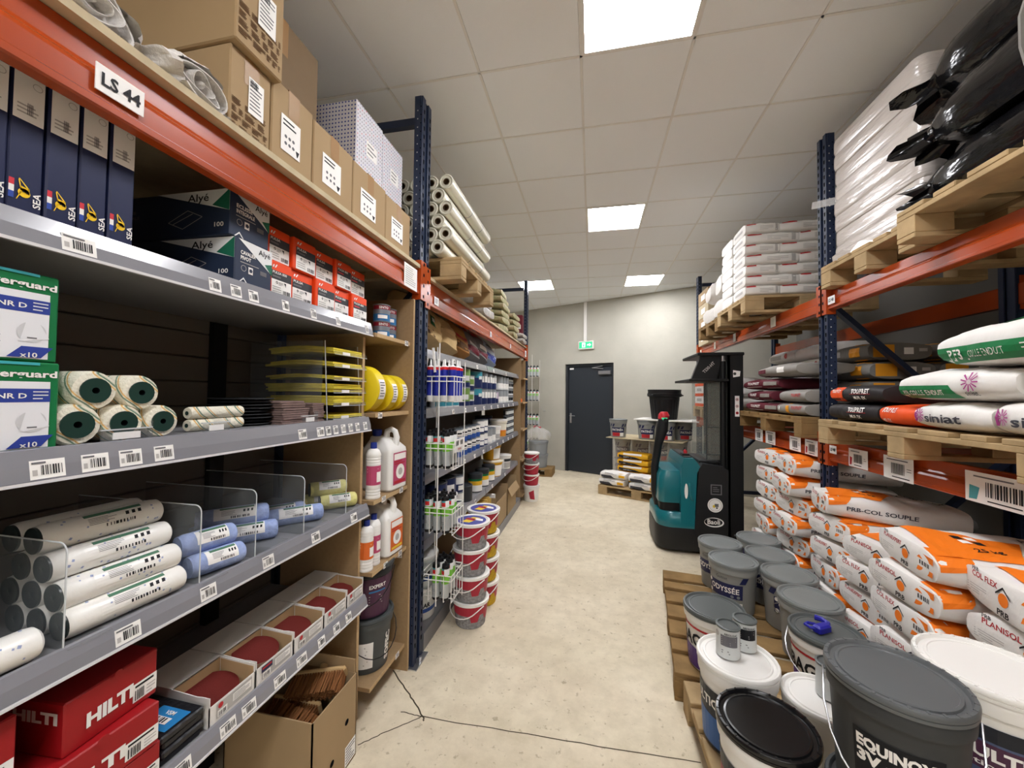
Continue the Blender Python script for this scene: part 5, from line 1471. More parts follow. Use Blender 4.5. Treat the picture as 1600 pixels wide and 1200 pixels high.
# ---- white wire stands with cartridges
mat('wire_white', '#e8e6e2', .4, spec=.5)
mat('c_blue', '#23309c', .3); mat('c_red', '#cf2b2b', .35); mat('c_green', '#7cc142', .35); mat('c_white', '#e4e5e4', .35); mat('c_silver', '#b7bcbe', .3, metal=.2); mat('c_teal', '#4d9aa0', .35)
def cartridge(kind, r=.024, L=.215):
    t = thing('cartridge', None, 'cartridge')
    q = MB()
    if kind == 'blue':
        q.lathe([(0, 0), (r*.9, 0), (r, .004), (r, .035), (r, L*.9), (r, L-.004), (r*.8, L)], 'c_blue', 14, mats=['c_white', 'c_white', 'c_white', 'c_blue', 'c_red', 'c_white']); q.build('tube', t)
        MB().lathe([(r*.85, L), (r*.4, L+.006), (r*.32, L+.012), (.004, L+.045), (0, L+.046)], 'c_white', 10).build('nozzle', t)
        q = MB(); S = cyl((0, 0), r, 0, None, 1, .0008, R(-135)); q.rect(S, -.016, .04, .002, L-.02, 'c_white', 2); q.lines(S, -.014, .05, 0, L-.05, 8, 'ink_grey', .3, 2, e=.0006); q.build('paper_label', t)
    else:
        q.lathe([(0, 0), (r*.9, 0), (r*.95, .016), (r, .017), (r, L*.48), (r, L*.72), (r, L-.02), (r*.98, L-.019), (r*.96, L)], 'c_silver', 14, mats=['black', 'black', 'black', 'c_silver', 'c_green', 'c_white', 'black', 'black']); q.build('tube', t)
        MB().lathe([(r*.96, L), (r*.35, L+.002), (r*.35, L+.018), (0, L+.018)], 'black', 10).build('nozzle', t)
        q = MB(); S = cyl((0, 0), r, 0, None, 1, .0008, R(-120)); q.rect(S, -.012, L*.75, .016, L*.86, 'c_red' , 3); q.lines(S, -.012, L*.15, .014, L*.42, 6, 'ink_grey', .25, 2, e=.0006); q.rect(S, -.012, L*.86, .016, L*.91, 'c_teal', 3); q.build('paper_label', t)
    return t
cart = {'blue': cartridge('blue'), 'green': cartridge('green')}
cused = {}
def put_cart(kind, loc, label, group, rot):
    if kind not in cused:
        cused[kind] = 1; o = cart[kind]; o.location = loc; o.rotation_euler = rot; tag(o, label, None, group); return o
    return dup(cart[kind], loc, None, label, group, rot=rot)
def wire_stand(label, X0, X1, Y0, Y1, tiers, top, wallrot=None):
    t = thing('wire_stand', label, 'wire stand', (0, 0, 0), 0, 'white wire cartridge stands')
    w = .0036
    q = MB()
    for x in (X0, (X0+X1)/2): q.tube([(x, Y0 if x > X0 else Y1, tiers[-1][0]-.03), (x, Y0 if x > X0 else Y1, top)], .004, 'wire_white', 6)
    q.tube([(X0, Y0, tiers[-1][0]), (X0, Y0, top-.05)], .004, 'wire_white', 6); q.tube([(X1, Y1, .25), (X1, Y1, top-.1)], .003, 'wire_white', 6)
    q.build('upright_wires', t)
    for z, full in tiers:
        q = MB()
        for zz in (z+.155, z+.125):
            q.tube([(X0, Y0, zz), (X1, Y0, zz), (X1, Y1, zz), (X0, Y1, zz), (X0, Y0, zz)], w, 'wire_white', 5, cap=False)
        n = 5
        for i in range(n):
            x = X0 + (X1-X0)*i/(n-1)
            q.tube([(x, Y0, z+.155), (x, Y0, z), (x, Y1, z), (x, Y1, z+.155)], w*.8, 'wire_white', 5)
        for i in range(1, 4):
            y = Y0 + (Y1-Y0)*i/4
            q.tube([(X1, y, z+.155), (X1, y, z), (X0, y, z)], w*.8, 'wire_white', 5)
        q.build('basket', t)
    return t
ws = wire_stand('white wire stand of cartridges beside the near navy upright', -1.012, -.818, 2.205, 2.405, [(1.50, 1), (1.09, 1), (.70, 1), (.30, 1)], 1.86)
q = MB(); q.box((-.816, 2.215, 1.19), (-.813, 2.40, 1.27), 'paper'); S = plane((-.813, 2.215, 1.19), (0, 1, 0), (0, 0, 1)); q.barcode(S, .02, .04, .07, .07, 'ink', 8, 1); q.barcode(S, .10, .04, .15, .07, 'ink', 8, 2); q.rect(S, .02, .008, .15, .03, 'plastic_white'); q.text(S, 'SOUDAL', .085, .012, .012, 'logo_red', 'c', .02); q.build('price_card', ws)
q = MB(); q.bar((-.94, 2.2, 1.68), (-.955, 2.2, 1.83), .012, .012, 'white'); q.quad(plane((-1.02, 2.204, 1.64), (1, 0, 0), (0, 0, 1)), [(0, .04), (.02, .04), (.035, .13), (.02, .13)], 'white'); q.build('header_bracket', ws)
tn = ['top', 'second', 'third', 'bottom']
for ti, (z, kind, cols, rows) in enumerate([(1.503, 'blue', 4, 3), (1.093, 'green', 3, 3), (.703, 'green', 3, 3), (.303, 'green', 2, 3)]):
    for r_ in range(rows):
        for c_ in range(cols):
            if ti == 3 and c_ == 0 and r_ == 0: pass
            x = -.985 + c_*(.047 if cols == 4 else .058) + (.058 if ti == 3 else 0); y = 2.235 + r_*.062
            rot = (R(random.uniform(-3, 3)), R(random.uniform(-3, 3)), R(random.uniform(-30, 30)))
            put_cart(kind, (x, y, z), '%s cartridge, %s basket of near wire stand, %s column, %s row' % ({'blue': 'blue and red', 'green': 'silver and green'}[kind], tn[ti], ORD[c_], ORD[r_]), 'cartridges in the %s basket of the near wire stand' % tn[ti], rot)
# far stand against the far wall
ws2 = wire_stand('white wire stand of cartridges against the far wall', -1.36, -1.08, 7.86, 8.02, [(1.92, 1), (1.42, 1), (.92, 1), (.42, 1)], 2.38)
for ti, z in enumerate((1.923, 1.423, .923, .423)):
    for r_ in range(2):
        for c_ in range(4):
            put_cart('green', (-1.32+c_*.068, 7.90+.07*r_, z), 'silver and green cartridge, %s basket of far wire stand, %s column, %s row' % (tn[ti], ORD[c_], ('front', 'back')[r_]), 'cartridges in the far wire stand', (0, 0, R(random.uniform(-30, 30))))

# ---- stacks of wall plug buckets on the floor
m = glassy('bucket_clear', '#d8d6d2', .55, .2)
mat('plugs_grey', '#9c9a9b', .8, var=.5, scale=70); mat('red_wrap', '#a92a3c', .4); mat('yellow_plugs', '#d6ae2a', .7, var=.3, scale=60); mat('lid_art', '#4a4f9a', .4)
def plug_bucket(label, loc, fill, ha, lidart=False, group='buckets of wall plugs', wrap=.52, r0=.10, r1=.118, h=.172):
    t = thing('plug_bucket', label, 'bucket', loc, 0, group)
    q = MB(); q.lathe([(0, .002), (r0-.004, 0), (r0, .004), (r1, h-.012)], fill, 30); q.build('body', t)
    q = MB(); S = cyl((0, 0), r0, 0, r1, h, .0015, 0); rm = (r0+r1)/2
    q.rect(S, 0, h*wrap, 2*math.pi*rm, h*.90, 'red_wrap', 30, 2); q.quad(S, [(-.03, h*(wrap-.22)), (.03, h*(wrap-.22)), (.045, h*wrap), (-.045, h*wrap)], 'red_wrap', 4, 3)
    a = R(-60)*rm; q.quad(S, [(a-.02, h*(wrap-.25)), (a+.025, h*(wrap-.25)), (a+.04, h*wrap), (a-.03, h*wrap)], 'red_wrap', 4, 3); q.build('wrap_label', t)
    q = MB(); q.lathe([(r1, h-.022), (r1+.007, h-.02), (r1+.007, h-.003), (r1+.002, h), (r1-.008, h-.001), (r1-.012, h-.005), (0, h-.005)], 'plastic_white', 30); q.build('lid', t)
    if lidart:
        q = MB(); S = plane((0, 0, h-.005), (1, 0, 0), (0, 1, 0)); q.disc(S, 0, 0, r1-.02, 'lid_art', 26); q.quad(S, [(-.06, -.05), (.0, -.06), (.05, .05), (-.01, .06)], 'label_yellow', e=.0006); q.quad(S, [(-.05, .0), (.02, -.02), (.03, .02), (-.04, .04)], 'red_wrap', e=.001); q.quad(S, [(.01, .0), (.08, -.01), (.07, .03), (.02, .04)], 'paper', e=.001); q.build('lid_print', t)
    q = MB(); bail(q, r1+.004, h*.86, h*.42, 'plastic_white', ha, .0035); q.build('handle', t)
    return t
for k in range(4):
    plug_bucket('clear bucket of grey wall plugs, near stack, %s from the floor' % ORD[k], (-.805+.004*(k % 2), 2.555-.004*k, .1735*k), 'plugs_grey', R(150), k == 3)
for k in range(4):
    plug_bucket('bucket of yellow wall plugs, stack behind the near one, %s from the floor' % ORD[k], (-.80, 2.83, .1735*k), 'yellow_plugs', R(170), k == 3)
for k in range(3):
    plug_bucket('red wrapped bucket of wall plugs, far stack by the niche, %s from its base' % ORD[k], (-.865, 5.62, .235+.157*k), 'plugs_grey' if k == 2 else 'red_wrap', R(150), False, r0=.095, r1=.108, h=.156)
def wb(q, SS, h): q.quad(SS(R(-80)), [(-.02, h*.2), (.05, h*.15), (.03, h*.75), (-.04, h*.6)], 'red_wrap', 3, 3)
t = bucket('plug_bucket', 'white bucket with a red mark at the foot of the far stack', 'bucket', .10, .115, .234, 'plastic_white', 'plastic_white', [], None, 0, 'buckets of wall plugs', wb); t.location = (-.865, 5.62, 0)
# ================================================================ on top of the second left bay
DK2 = 2.273
pallet('pale wooden pallet on the second left beam under the film rolls', (-2.01, 2.28, DK2), 1.2, .80, rz=0, seed=3)
mat('pe_film', '#d9d6c4', .22, spec=.5, coat=.2, bump=.12, bscale=25, stretch=(1, .1, 1)); mat('pe_end', '#c9c6b6', .5, spec=.3); mat('core_card', '#5a4630', .8); mat('strap', '#5d6a78', .5)
def film_roll(label, x, z, y0=2.22, L=.90, r=.047):
    t = thing('film_roll', label, 'plastic film roll', (x, y0, z), 0, 'rolls of clear plastic film')
    q = MB(); q.lathe([(r*.42, .006), (r*.5, .002), (r*.72, .004), (r*.86, 0), (r, .004), (r, L-.004), (r*.9, L), (r*.42, L)], 'pe_film', 26, mats=['pe_end', 'pe_end', 'pe_end', 'pe_end', 'pe_film', 'pe_film', 'pe_end']); q.xform(Matrix.Rotation(R(-90), 4, 'X')); q.build('film', t)
    q = MB(); q.lathe([(r*.42, .002), (r*.36, .002), (r*.36, .12), (0, .12)], 'core_card', 18); q.xform(Matrix.Rotation(R(-90), 4, 'X')); q.build('core', t)
    q = MB()
    for yy in (.40, .66): q.lathe([(r+.0006, yy), (r+.0006, yy+.006)], 'strap', 26)
    q.xform(Matrix.Rotation(R(-90), 4, 'X')); q.build('strap', t)
    return t
PZ = DK2 + .144
k = 0
rows = [(-.95, .002), (-.898, .082), (-.95, .164), (-.898, .246), (-.95, .328), (-.898, .41)]
for i, (x, z) in enumerate(rows):
    for j in range(4):
        film_roll('roll of clear plastic film, %s layer from the pallet, %s from the aisle' % (ORD[i], ORD[j]), x - .099*j, PZ + .0455 + z)
# parcels and bagged goods further along
mat('bag_clear', '#b9b3ac', .35, spec=.5, bump=.5, bscale=40, var=.35, scale=25); mat('bag_floral', '#b9a184', .6, var=.45, scale=18, hex2='#7d8a5c', bump=.4, bscale=30)
def pile(label0, x, y, n, L, W, H, m, dz0=0, seed=0, nm='plaster_bag', grp='bags on top of the paint bay'):
    for k in range(n):
        paper_sack(nm, '%s, %s from bottom' % (label0, ORD[k]), L, W, H, m, None, (x + random.uniform(-.02, .02), y + random.uniform(-.02, .02), DK2 + dz0 + k*H*.9), R(random.uniform(-6, 6)), grp, seed+k, 'bag', end=.6, wr=2.0)
pile('clear plastic bag of pale goods on the deck behind the pallet', -1.18, 3.55, 2, .40, .34, .11, 'bag_clear', seed=10)
pile('patterned cream bag in the tall pile above the paint bay', -1.20, 4.30, 6, .42, .40, .085, 'bag_floral', seed=20)
pile('patterned cream bag in the further pile above the paint bay', -1.16, 4.85, 4, .40, .36, .085, 'bag_floral', seed=30)
pile('clear wrapped parcel beside the far navy upright', -1.14, 5.40, 2, .36, .34, .08, 'bag_clear', seed=40)
# pale board and maroon sack leaning at the far end
tag(MB().box((-1.9, 5.60, DK2), (-1.25, 5.62, DK2+.45), 'ink_light').build('grey_board'), 'pale grey board standing on the deck beside the far upright', 'board')
crate('maroon_carton', 'maroon and white carton on the deck beside the far upright', 'carton', (-1.25, 5.63, DK2), (-1.03, 5.75, DK2+.47), 'bag_maroon', None, lambda q, F, S, T, w, d, h: (q.rect(S, w*.2, h*.55, w*.9, h*.68, 'paper'), q.disc(S, w*.45, h*.8, .05, 'paper', 14), q.rect(S, w*.3, h*.35, w*.9, h*.42, 'paper')))
# far wall: small pallet with bagged goods and grey tubs
pallet('small weathered pallet on the floor against the far wall, left of the door', (-1.45, 7.30, 0), .72, .42, rz=R(-2), m='pallet_dark', seed=9)
for k in range(2):
    t = bucket('grey_tub', 'blue grey tub on the far left pallet, %s' % ('lower', 'upper')[k], 'tub', .17, .19, .25, 't_grey', 't_grey', [], None, 0, 'grey tubs on the far left pallet'); t.location = (-1.03, 7.52, .146+k*.252)
paper_sack('rubbish_bag', 'clear plastic bag with red bits on the grey tubs by the far wall', .44, .40, .26, 'film', lambda q, s: (q.quad(s.top(), [(-.1, -.08), (.05, -.1), (.08, .05), (-.05, .08)], 'red_wrap', 4, 4)), (-1.05, 7.52, .146+.505), R(20), None, 77, 'bag', end=.4, wr=3)
# ================================================================ right racks: sacks
mat('sack_white', '#e6e3de', .6, spec=.3, bump=.35, bscale=18, var=.05, scale=6); mat('prb_orange', '#ee7a1b', .55, spec=.3); mat('sack_grey', '#77746f', .65, spec=.3, bump=.4, bscale=20); mat('sack_black', '#2a2728', .6, spec=.3, bump=.3, bscale=20)
mat('sin_green', '#1d7a47', .55); mat('sin_magenta', '#a83a86', .55); mat('tp_orange', '#e8541f', .55, spec=.3, bump=.3, bscale=20); mat('tp_grey', '#8e8a84', .6, spec=.3, bump=.35, bscale=20); mat('tp_yellow', '#e39a22', .55); mat('tp_maroon', '#5c1d2a', .6, spec=.3, bump=.35, bscale=20); mat('prb_dark', '#3a3a42', .6)
def logo(q, S, u, v, s):
    q.disc(S, u, v, s*.42, 'prb_orange', 14); q.poly(S, [(u-s*.62, v+s*.16), (u, v+s*.66), (u+s*.62, v+s*.16), (u+s*.62, v+s*.28), (u, v+s*.80), (u-s*.62, v+s*.28)], 'ink', e=.001)
    q.text(S, 'PRB', u, v-s*.98, s*.36, 'ink', 'c', .03, s*1.0)
def prb(name, side_txt='PRB PLANISOL FIBRE', v=0):
    def f(q, s):
        L, W, H = s.L, s.W, s.H
        T = s.top()
        q.quad(T, [(-L*.47, -W*.36), (-L*.10, -W*.42), (L*.08, W*.02), (-L*.40, W*.40)], 'prb_orange', 12, 8)
        for i in range(2):
            for j in range(2): q.rect(T, -L*.24+i*.04, -W*.10+j*.045, -L*.24+.028+i*.04, -W*.10+.032+j*.045, 'ink' if (i+j) % 2 else 'paper', 2, 2, e=.0015)
        q.text(T, '25 kg', -L*.24, -W*.27, .026, 'ink', 'l', .02, e=.0015)
        q.text(T, name, L*.10, W*.05, .045, 'prb_dark', 'l', .03, L*.34, rot=R(-14), e=.0015)
        S = s.side(-1)
        q.text(S, side_txt, -L*.36, H*.42, .022, 'prb_dark', 'l', .02, L*.5)
        q.quad(S, [(-L*.49, H*.52), (-L*.36, H*.64), (-L*.30, H*.93), (-L*.49, H*.93)], 'prb_orange', 4, 3)
        E = s.endf(-1); h = H*s.end
        logo(q, E, W*.02, H*.46, h*.46)
        q.text(E, name, -W*.34, H*.5+h*.18, h*.17, 'logo_red', 'l', .02, W*.30); q.text(E, 'PRB', -W*.34, H*.5+h*.36, h*.12, 'ink', 'l', .02)
        q.quad(E, [(W*.20, H*.5-h*.34), (W*.42, H*.5-h*.32), (W*.42, H*.5-h*.12), (W*.22, H*.5-h*.16)], 'prb_orange'); q.quad(E, [(W*.20, H*.5+h*.15), (W*.42, H*.5+h*.15), (W*.42, H*.5+h*.38), (W*.26, H*.5+h*.38)], 'prb_orange')
        q.lines(E, -W*.40, H*.5-h*.34, -W*.16, H*.5-h*.05, 4, 'ink_light', .3, 2); q.barcode(E, W*.24, H*.5-h*.06, W*.38, H*.5+h*.10, 'ink', 7, 2)
    return f
PRBN = ['PLANISOL', 'PLANIEXPERT', 'COL FLEX']
protoP = [paper_sack('cement_sack', None, .60, .40, .145, 'sack_white', prb(PRBN[k], ('PRB PLANISOL FIBRE', 'PRB PLANIEXPERT 4', 'PRB-COL SOUPLE')[k]), (0, 0, 0), 0, None, 60+k, 'sack', end=(.74, .70, .78)[k], wr=1.2) for k in range(3)]
pu = [0, 0, 0]
def prb_put(k, loc, rot, label, group, scale=(1, 1, 1)):
    if not pu[k]:
        pu[k] = 1; o = protoP[k]; o.location = loc; o.rotation_euler = rot; o.scale = scale; return tag(o, label, None, group)
    return dup(protoP[k], loc, None, label, group, rot=rot, scale=scale)
rnd = random.Random(5)
def prb_pile(where, x, y, n, z0, kinds, w=.40, pitch=.137, jit=.03, yaw0=0, topyaw=None):
    """one column of sacks lying with their ends to the aisle"""
    for i in range(n):
        yaw = yaw0 + rnd.uniform(-7, 7)
        xx = x + .3 + rnd.uniform(-jit, jit)
        last = i == n-1
        if last and topyaw is not None: yaw = topyaw
        lab = 'white and orange PRB sack, %s, %s' % (where, 'topmost' if last else '%s layer' % ORD[i])
        prb_put(kinds[i % len(kinds)], (xx, y + rnd.uniform(-.012, .012), z0 + i*pitch), (R(rnd.uniform(-2, 2)), R(rnd.uniform(1, 4)), R(yaw)), lab, 'white and orange sacks on the floor pallets', (1, w/.40, 1))
pallet('floor pallet under the near PRB sacks, right rack', (1.34, 1.22, 0), 1.1, .80, rz=0, seed=21)
pallet('floor pallet under the PRB sacks beside the right upright', (1.34, 2.05, 0), 1.1, .78, rz=0, seed=22)
pallet('floor pallet under the far PRB sacks behind the right upright', (1.36, 2.99, 0), 1.1, .80, rz=0, seed=23)
prb_pile('nearest column on the right', 1.31, 1.46, 6, .15, [0, 2, 0, 1], .42, yaw0=-4, topyaw=-14)
prb_pile('second column on the right', 1.27, 1.90, 6, .15, [0, 1, 0, 2], .42, topyaw=-8)
prb_pile('third column before right upright', 1.34, 2.31, 5, .15, [2, 0, 1], .40, yaw0=8)
prb_pile('column beside the right upright', 1.37, 2.665, 6, .15, [1, 0, 2], .36, topyaw=-14)
prb_pile('column behind the right upright, nearer one', 1.38, 3.18, 7, .15, [2, 1, 2, 0], .40, topyaw=-6)
prb_pile('column behind the right upright, further one', 1.39, 3.58, 7, .15, [0, 2, 1], .38, topyaw=8)
# dark goods further in on the floor level
for k in range(3):
    for j in range(5):
        paper_sack('dark_sack', 'dull sack in shadow behind PRB columns, %s pile, %s from bottom' % (('nearest', 'middle', 'furthest')[k], ORD[j]), .60, .42, .13, ('sack_grey', 'sack_white', 'tp_maroon')[(j+k) % 3], None, (2.25, (1.55, 2.35, 3.4)[k], .15+j*.12), R(rnd.uniform(-5, 5)), 'dull sacks at the back of the floor level', 130+j, 'sack', wr=1.5)
for j in range(6):
    paper_sack('dark_sack', 'dull sack on the floor behind the forklift truck, %s from the bottom' % ORD[j], .56, .42, .13, ('sack_grey', 'tp_maroon', 'sack_white')[j % 3], None, (1.86, 3.95, .002+j*.12), R(rnd.uniform(-5, 5)), 'dull sacks behind the forklift truck', 150+j, 'sack', wr=1.5)

# ---- middle level, near bay
Z2 = 1.275; ZS = Z2 + .144
pallet('pallet on the lower beam of the near right bay, under the green and white sacks', (1.38, 1.50, Z2), .80, 1.24, rz=0, seed=31)
def sidesack(name, label, y0, y1, z, H, W, m, prints, x=1.42, group='sacks on the near right pallet', seed=0, yaw=0.0, **kw):
    """sack lying along the aisle, its long side facing the aisle"""
    L = y1 - y0
    return paper_sack(name, label, L, W, H, m, prints, (x + W/2, (y0+y1)/2, z), R(-90+yaw), group, seed, 'sack', **kw)
def tou(sub, base_o):
    def f(q, s):
        S = s.side(-1); L, H = s.L, s.H
        if base_o: q.rect(S, -L*.48, H*.12, -L*.17, H*.86, 'tp_orange', 6, 4); q.text(S, 'TOUPRET', -L*.44, H*.58, .016, 'paper', 'l', .02, e=.001); 
        q.text(S, 'TOUPRET', L*.02, H*.52, .022, 'paper', 'l', .03, L*.30, e=.0012); q.rect(S, L*.0, H*.48, L*.34, H*.50, 'logo_red', 3, 1, e=.001)
        q.text(S, sub, L*.06, H*.24, .014, 'paper', 'l', .03, L*.20, e=.0012)
    return f
sidesack('filler_sack', 'black and orange Toupret sack, upper one beside the right upright', 2.27, 2.70, ZS+.105, .10, .34, 'sack_black', tou('MUR EX', True), seed=1, end=.85)
sidesack('filler_sack', 'black Toupret sack with a white end, lower one beside the right upright', 2.31, 2.72, ZS, .108, .36, 'sack_black', tou('MUR EX', False), seed=2, end=.85)
sidesack('filler_sack', 'bright orange Toupret sack next to the white sacks', 1.98, 2.295, ZS, .105, .36, 'tp_orange', lambda q, s: (q.text(s.side(-1), 'TOUPRET', -s.L*.40, s.H*.62, .02, 'paper', 'l', .03, .11), q.text(s.side(-1), 'MUR EX', -s.L*.40, s.H*.2, .014, 'paper', 'l', .02)), seed=3, end=.85)
def star(q, S, u, v, r):
    for k in range(11):
        a = 2*math.pi*k/11; c, sn = math.cos(a), math.sin(a)
        q.quad(S, [(u+c*r*.25-sn*.002, v+sn*r*.25+c*.002), (u+c*r*.25+sn*.002, v+sn*r*.25-c*.002), (u+c*r+sn*.0025, v+sn*r-c*.0025), (u+c*r-sn*.0025, v+sn*r+c*.0025)], 'sin_magenta', e=.001)
def siniat(q, s):
    S = s.side(-1); L, H = s.L, s.H; star(q, S, -L*.40, H*.5, .028); q.text(S, 'siniat', -L*.31, H*.30, .034, 'prb_dark', 'l', .02, min(.20, L*.52))
    q.quad(S, [(-L*.49, H*.3), (-L*.46, H*.3), (-L*.46, H*.7), (-L*.49, H*.7)], 'sin_magenta', 2, 2)
def sin2(q, s):
    S = s.side(-1); L, H = s.L, s.H; q.quad(S, [(-L*.49, H*.12), (L*.12, H*.12), (L*.05, H*.48), (-L*.49, H*.50)], 'sin_green', 10, 3)
    q.text(S, 'PF3 COLLE ENDUIT', -L*.44, H*.22, .018, 'paper', 'l', .02, L*.44, e=.0012); star(q, S, L*.22, H*.55, .034); q.text(S, 'siniat', L*.17, H*.20, .016, 'prb_dark', 'l', .01)
    T = s.top(); q.lines(T, -L*.40, -s.W*.40, L*.0, -s.W*.30, 1, 'ink_grey', .3, 2)
def pf3(q, s):
    S = s.side(-1); L, H = s.L, s.H; q.rect(S, -L*.49, H*.14, L*.47, H*.50, 'sin_green', 14, 3); q.text(S, 'PF3', -L*.40, H*.22, .036, 'paper', 'l', .02, .07, e=.0012); q.text(S, 'COLLE ENDUIT', -L*.22, H*.24, .024, 'paper', 'l', .0, .15, e=.0012); q.lines(S, L*.16, H*.2, L*.40, H*.44, 3, 'paper', .3, 2, e=.0012)
    T = s.top(); q.quad(T, [(-L*.08, -s.W*.44), (L*.34, -s.W*.44), (L*.34, -s.W*.12), (-L*.02, -s.W*.12)], 'sin_green', 6, 4); q.text(T, 'PF3', L*.06, -s.W*.38, .07, 'paper', 'l', .02, .13, e=.0015)
sidesack('plaster_sack', 'white siniat sack at the bottom of the green and white pile', 1.70, 2.03, ZS, .125, .42, 'sack_white', siniat, x=1.39, seed=4)
sidesack('plaster_sack', 'white siniat sack at the bottom right, cut off by the edge of the photo', 1.30, 1.685, ZS, .140, .42, 'sack_white', siniat, x=1.385, seed=5)
sidesack('plaster_sack', 'white and green siniat sack in the middle of the pile', 1.62, 2.10, ZS+.122, .135, .42, 'sack_white', sin2, x=1.38, seed=6, yaw=2)
sidesack('plaster_sack', 'white sack with a magenta patch lying beside the middle siniat sack', 1.22, 1.60, ZS+.137, .12, .40, 'sack_white', lambda q, s: q.quad(s.side(-1), [(-s.L*.44, s.H*.42), (-s.L*.33, s.H*.42), (-s.L*.33, s.H*.8), (-s.L*.44, s.H*.8)], 'sin_magenta', 2, 2), x=1.40, seed=7)
sidesack('plaster_sack', 'top white and green sack lettered PF3 COLLE ENDUIT', 1.36, 1.89, ZS+.252, .165, .42, 'sack_white', pf3, x=1.37, seed=8, yaw=-3, end=.6)
# barcode sheets on the lower beams
def sheet(label, y1, w, h, z, x=1.5, mark=None, seed=0):
    t = thing('barcode_sheet', label, 'label sheet', (x, y1, z), 0, 'white barcode sheets on the orange beams')
    MB().box((-.002, -w, 0), (-.0005, 0, h), 'paper').build('sheet', t)
    q = MB(); S = plane((-.002, 0, 0), (0, -1, 0), (0, 0, 1), .0005); q.barcode(S, w*.28, h*.25, w*.74, h*.72, 'ink', 14, seed); q.lines(S, w*.12, h*.80, w*.85, h*.92, 1, 'ink_grey', .4, seed); q.lines(S, w*.3, h*.08, w*.9, h*.16, 1, 'ink', .5, seed); q.lines(S, w*.80, h*.4, w*.95, h*.6, 2, 'ink_grey', .3, seed)
    if mark: q.poly(S, [(w*.05, h*.08), (w*.16, h*.10), (w*.20, h*.5), (w*.06, h*.55)], mark)
    q.build('print', t)
sheet('barcode sheet on the lower right beam, nearest the upright', 2.66, .16, .105, 1.15, mark='logo_red', seed=1); sheet('barcode sheet on the lower right beam, second from the upright', 2.38, .19, .115, 1.143, seed=2); sheet('large barcode sheet with a green mark at the right edge of the photo', 1.93, .30, .12, 1.143, mark='c_teal', seed=3)
sheet('barcode sheet on the lower far beam, nearer the upright', 3.14, .17, .105, 1.15, mark='logo_red', seed=4); sheet('barcode sheet on the lower far beam, second from the upright', 3.36, .16, .105, 1.15, seed=5); sheet('barcode sheet on the lower far beam, beside the forklift mast', 3.78, .18, .11, 1.15, seed=6); sheet('barcode sheet on the lower far beam, behind the forklift mast', 4.00, .16, .11, 1.15, seed=7)
def plate(label, y, z, txt):
    t = thing('bay_sign', label, 'sign', (1.5, y, z)); MB().box((-.012, -.07, 0), (-.0105, 0, .05), 'white').build('plate', t); q = MB(); q.text(plane((-.012, 0, 0), (0, -1, 0), (0, 0, 1), .0005), txt, .035, .016, .02, 'ink', 'c', .03, .052); q.build('lettering', t)
plate('white bay sign reading LS 48 at the end of the upper near right beam', 2.83, 2.15, 'LS 48'); plate('small white tag at the end of the lower near right beam', 2.83, 1.20, 'LS 48')
for k, (y, w, h) in enumerate(((3.66, .09, .085), (4.55, .07, .085), (5.22, .06, .085), (5.85, .06, .06))):
    t = thing('paper_note', 'cream paper note on the upper far right beam, %s from the upright' % ORD[k], 'note', (1.5, y, 2.145), 0, 'paper notes on the upper far right beam'); MB().box((-.006, -w, 0), (-.004, 0, h), 'b_cream').build('sheet', t); q = MB(); q.lines(plane((-.006, 0, 0), (0, -1, 0), (0, 0, 1), .0005), w*.15, h*.25, w*.85, h*.75, 4, 'ink_light', .3, k); q.build('print', t)

# ---- middle level, far bay
pallet('pallet on the lower beam of the far right bay', (1.40, 2.98, Z2), .82, 1.2, rz=0, m='pallet_dark', seed=41)
def greyp(q, s):
    S = s.side(-1); L, H = s.L, s.H; q.rect(S, -L*.05, H*.10, L*.05, H*.9, 'tp_yellow', 2, 4); q.text(S, 'TOUPRET', L*.12, H*.5, .02, 'logo_red', 'l', .03, L*.30, e=.001); q.rect(S, -L*.40, H*.4, -L*.3, H*.65, 'paper', 2, 2)
def marp(q, s):
    S = s.side(-1); L, H = s.L, s.H; q.rect(S, L*.18, H*.12, L*.46, H*.88, 'tp_grey', 4, 3); q.text(S, 'TOUPRET', -L*.30, H*.45, .02, 'paper', 'l', .02, L*.36, e=.001); q.rect(S, -L*.36, H*.25, L*.12, H*.28, 'paper', 4, 1)
G = 'sacks on the far right pallet'
sidesack('filler_sack', 'grey Toupret sack behind the right upright, lower of two', 2.99, 3.40, ZS, .095, .36, 'tp_grey', greyp, group=G, seed=11, end=.85)
sidesack('filler_sack', 'grey Toupret sack behind the right upright, upper of two', 2.99, 3.36, ZS+.095, .095, .36, 'tp_grey', lambda q, s: q.text(s.side(-1), 'TOUPRET', s.L*.1, s.H*.45, .02, 'logo_red', 'l', .03, s.L*.3), group=G, seed=12, end=.85)
for k in range(3):
    sidesack('filler_sack', 'maroon Toupret sack on the far right pallet, %s from the bottom' % ORD[k], 3.42+.05*(k % 2), 3.98+.03*k, ZS+.098*k, .097, .38, 'tp_maroon', marp, group=G, seed=13+k, yaw=(-1) ** k*3)
sidesack('filler_sack', 'maroon and grey sack lying on top of the far right pallet', 3.10, 3.75, ZS+.295, .10, .38, 'tp_grey', lambda q, s: (q.rect(s.side(-1), -s.L*.48, s.H*.1, -s.L*.2, s.H*.9, 'tp_maroon', 4, 3), q.rect(s.side(-1), s.L*.1, s.H*.3, s.L*.26, s.H*.7, 'paper', 3, 2)), group=G, seed=17)
def whp(q, s): S = s.side(-1); L, H = s.L, s.H; q.rect(S, -L*.4, H*.3, L*.1, H*.6, 'ink_light', 5, 2); q.disc(S, L*.25, H*.5, H*.22, 'logo_red', 8)
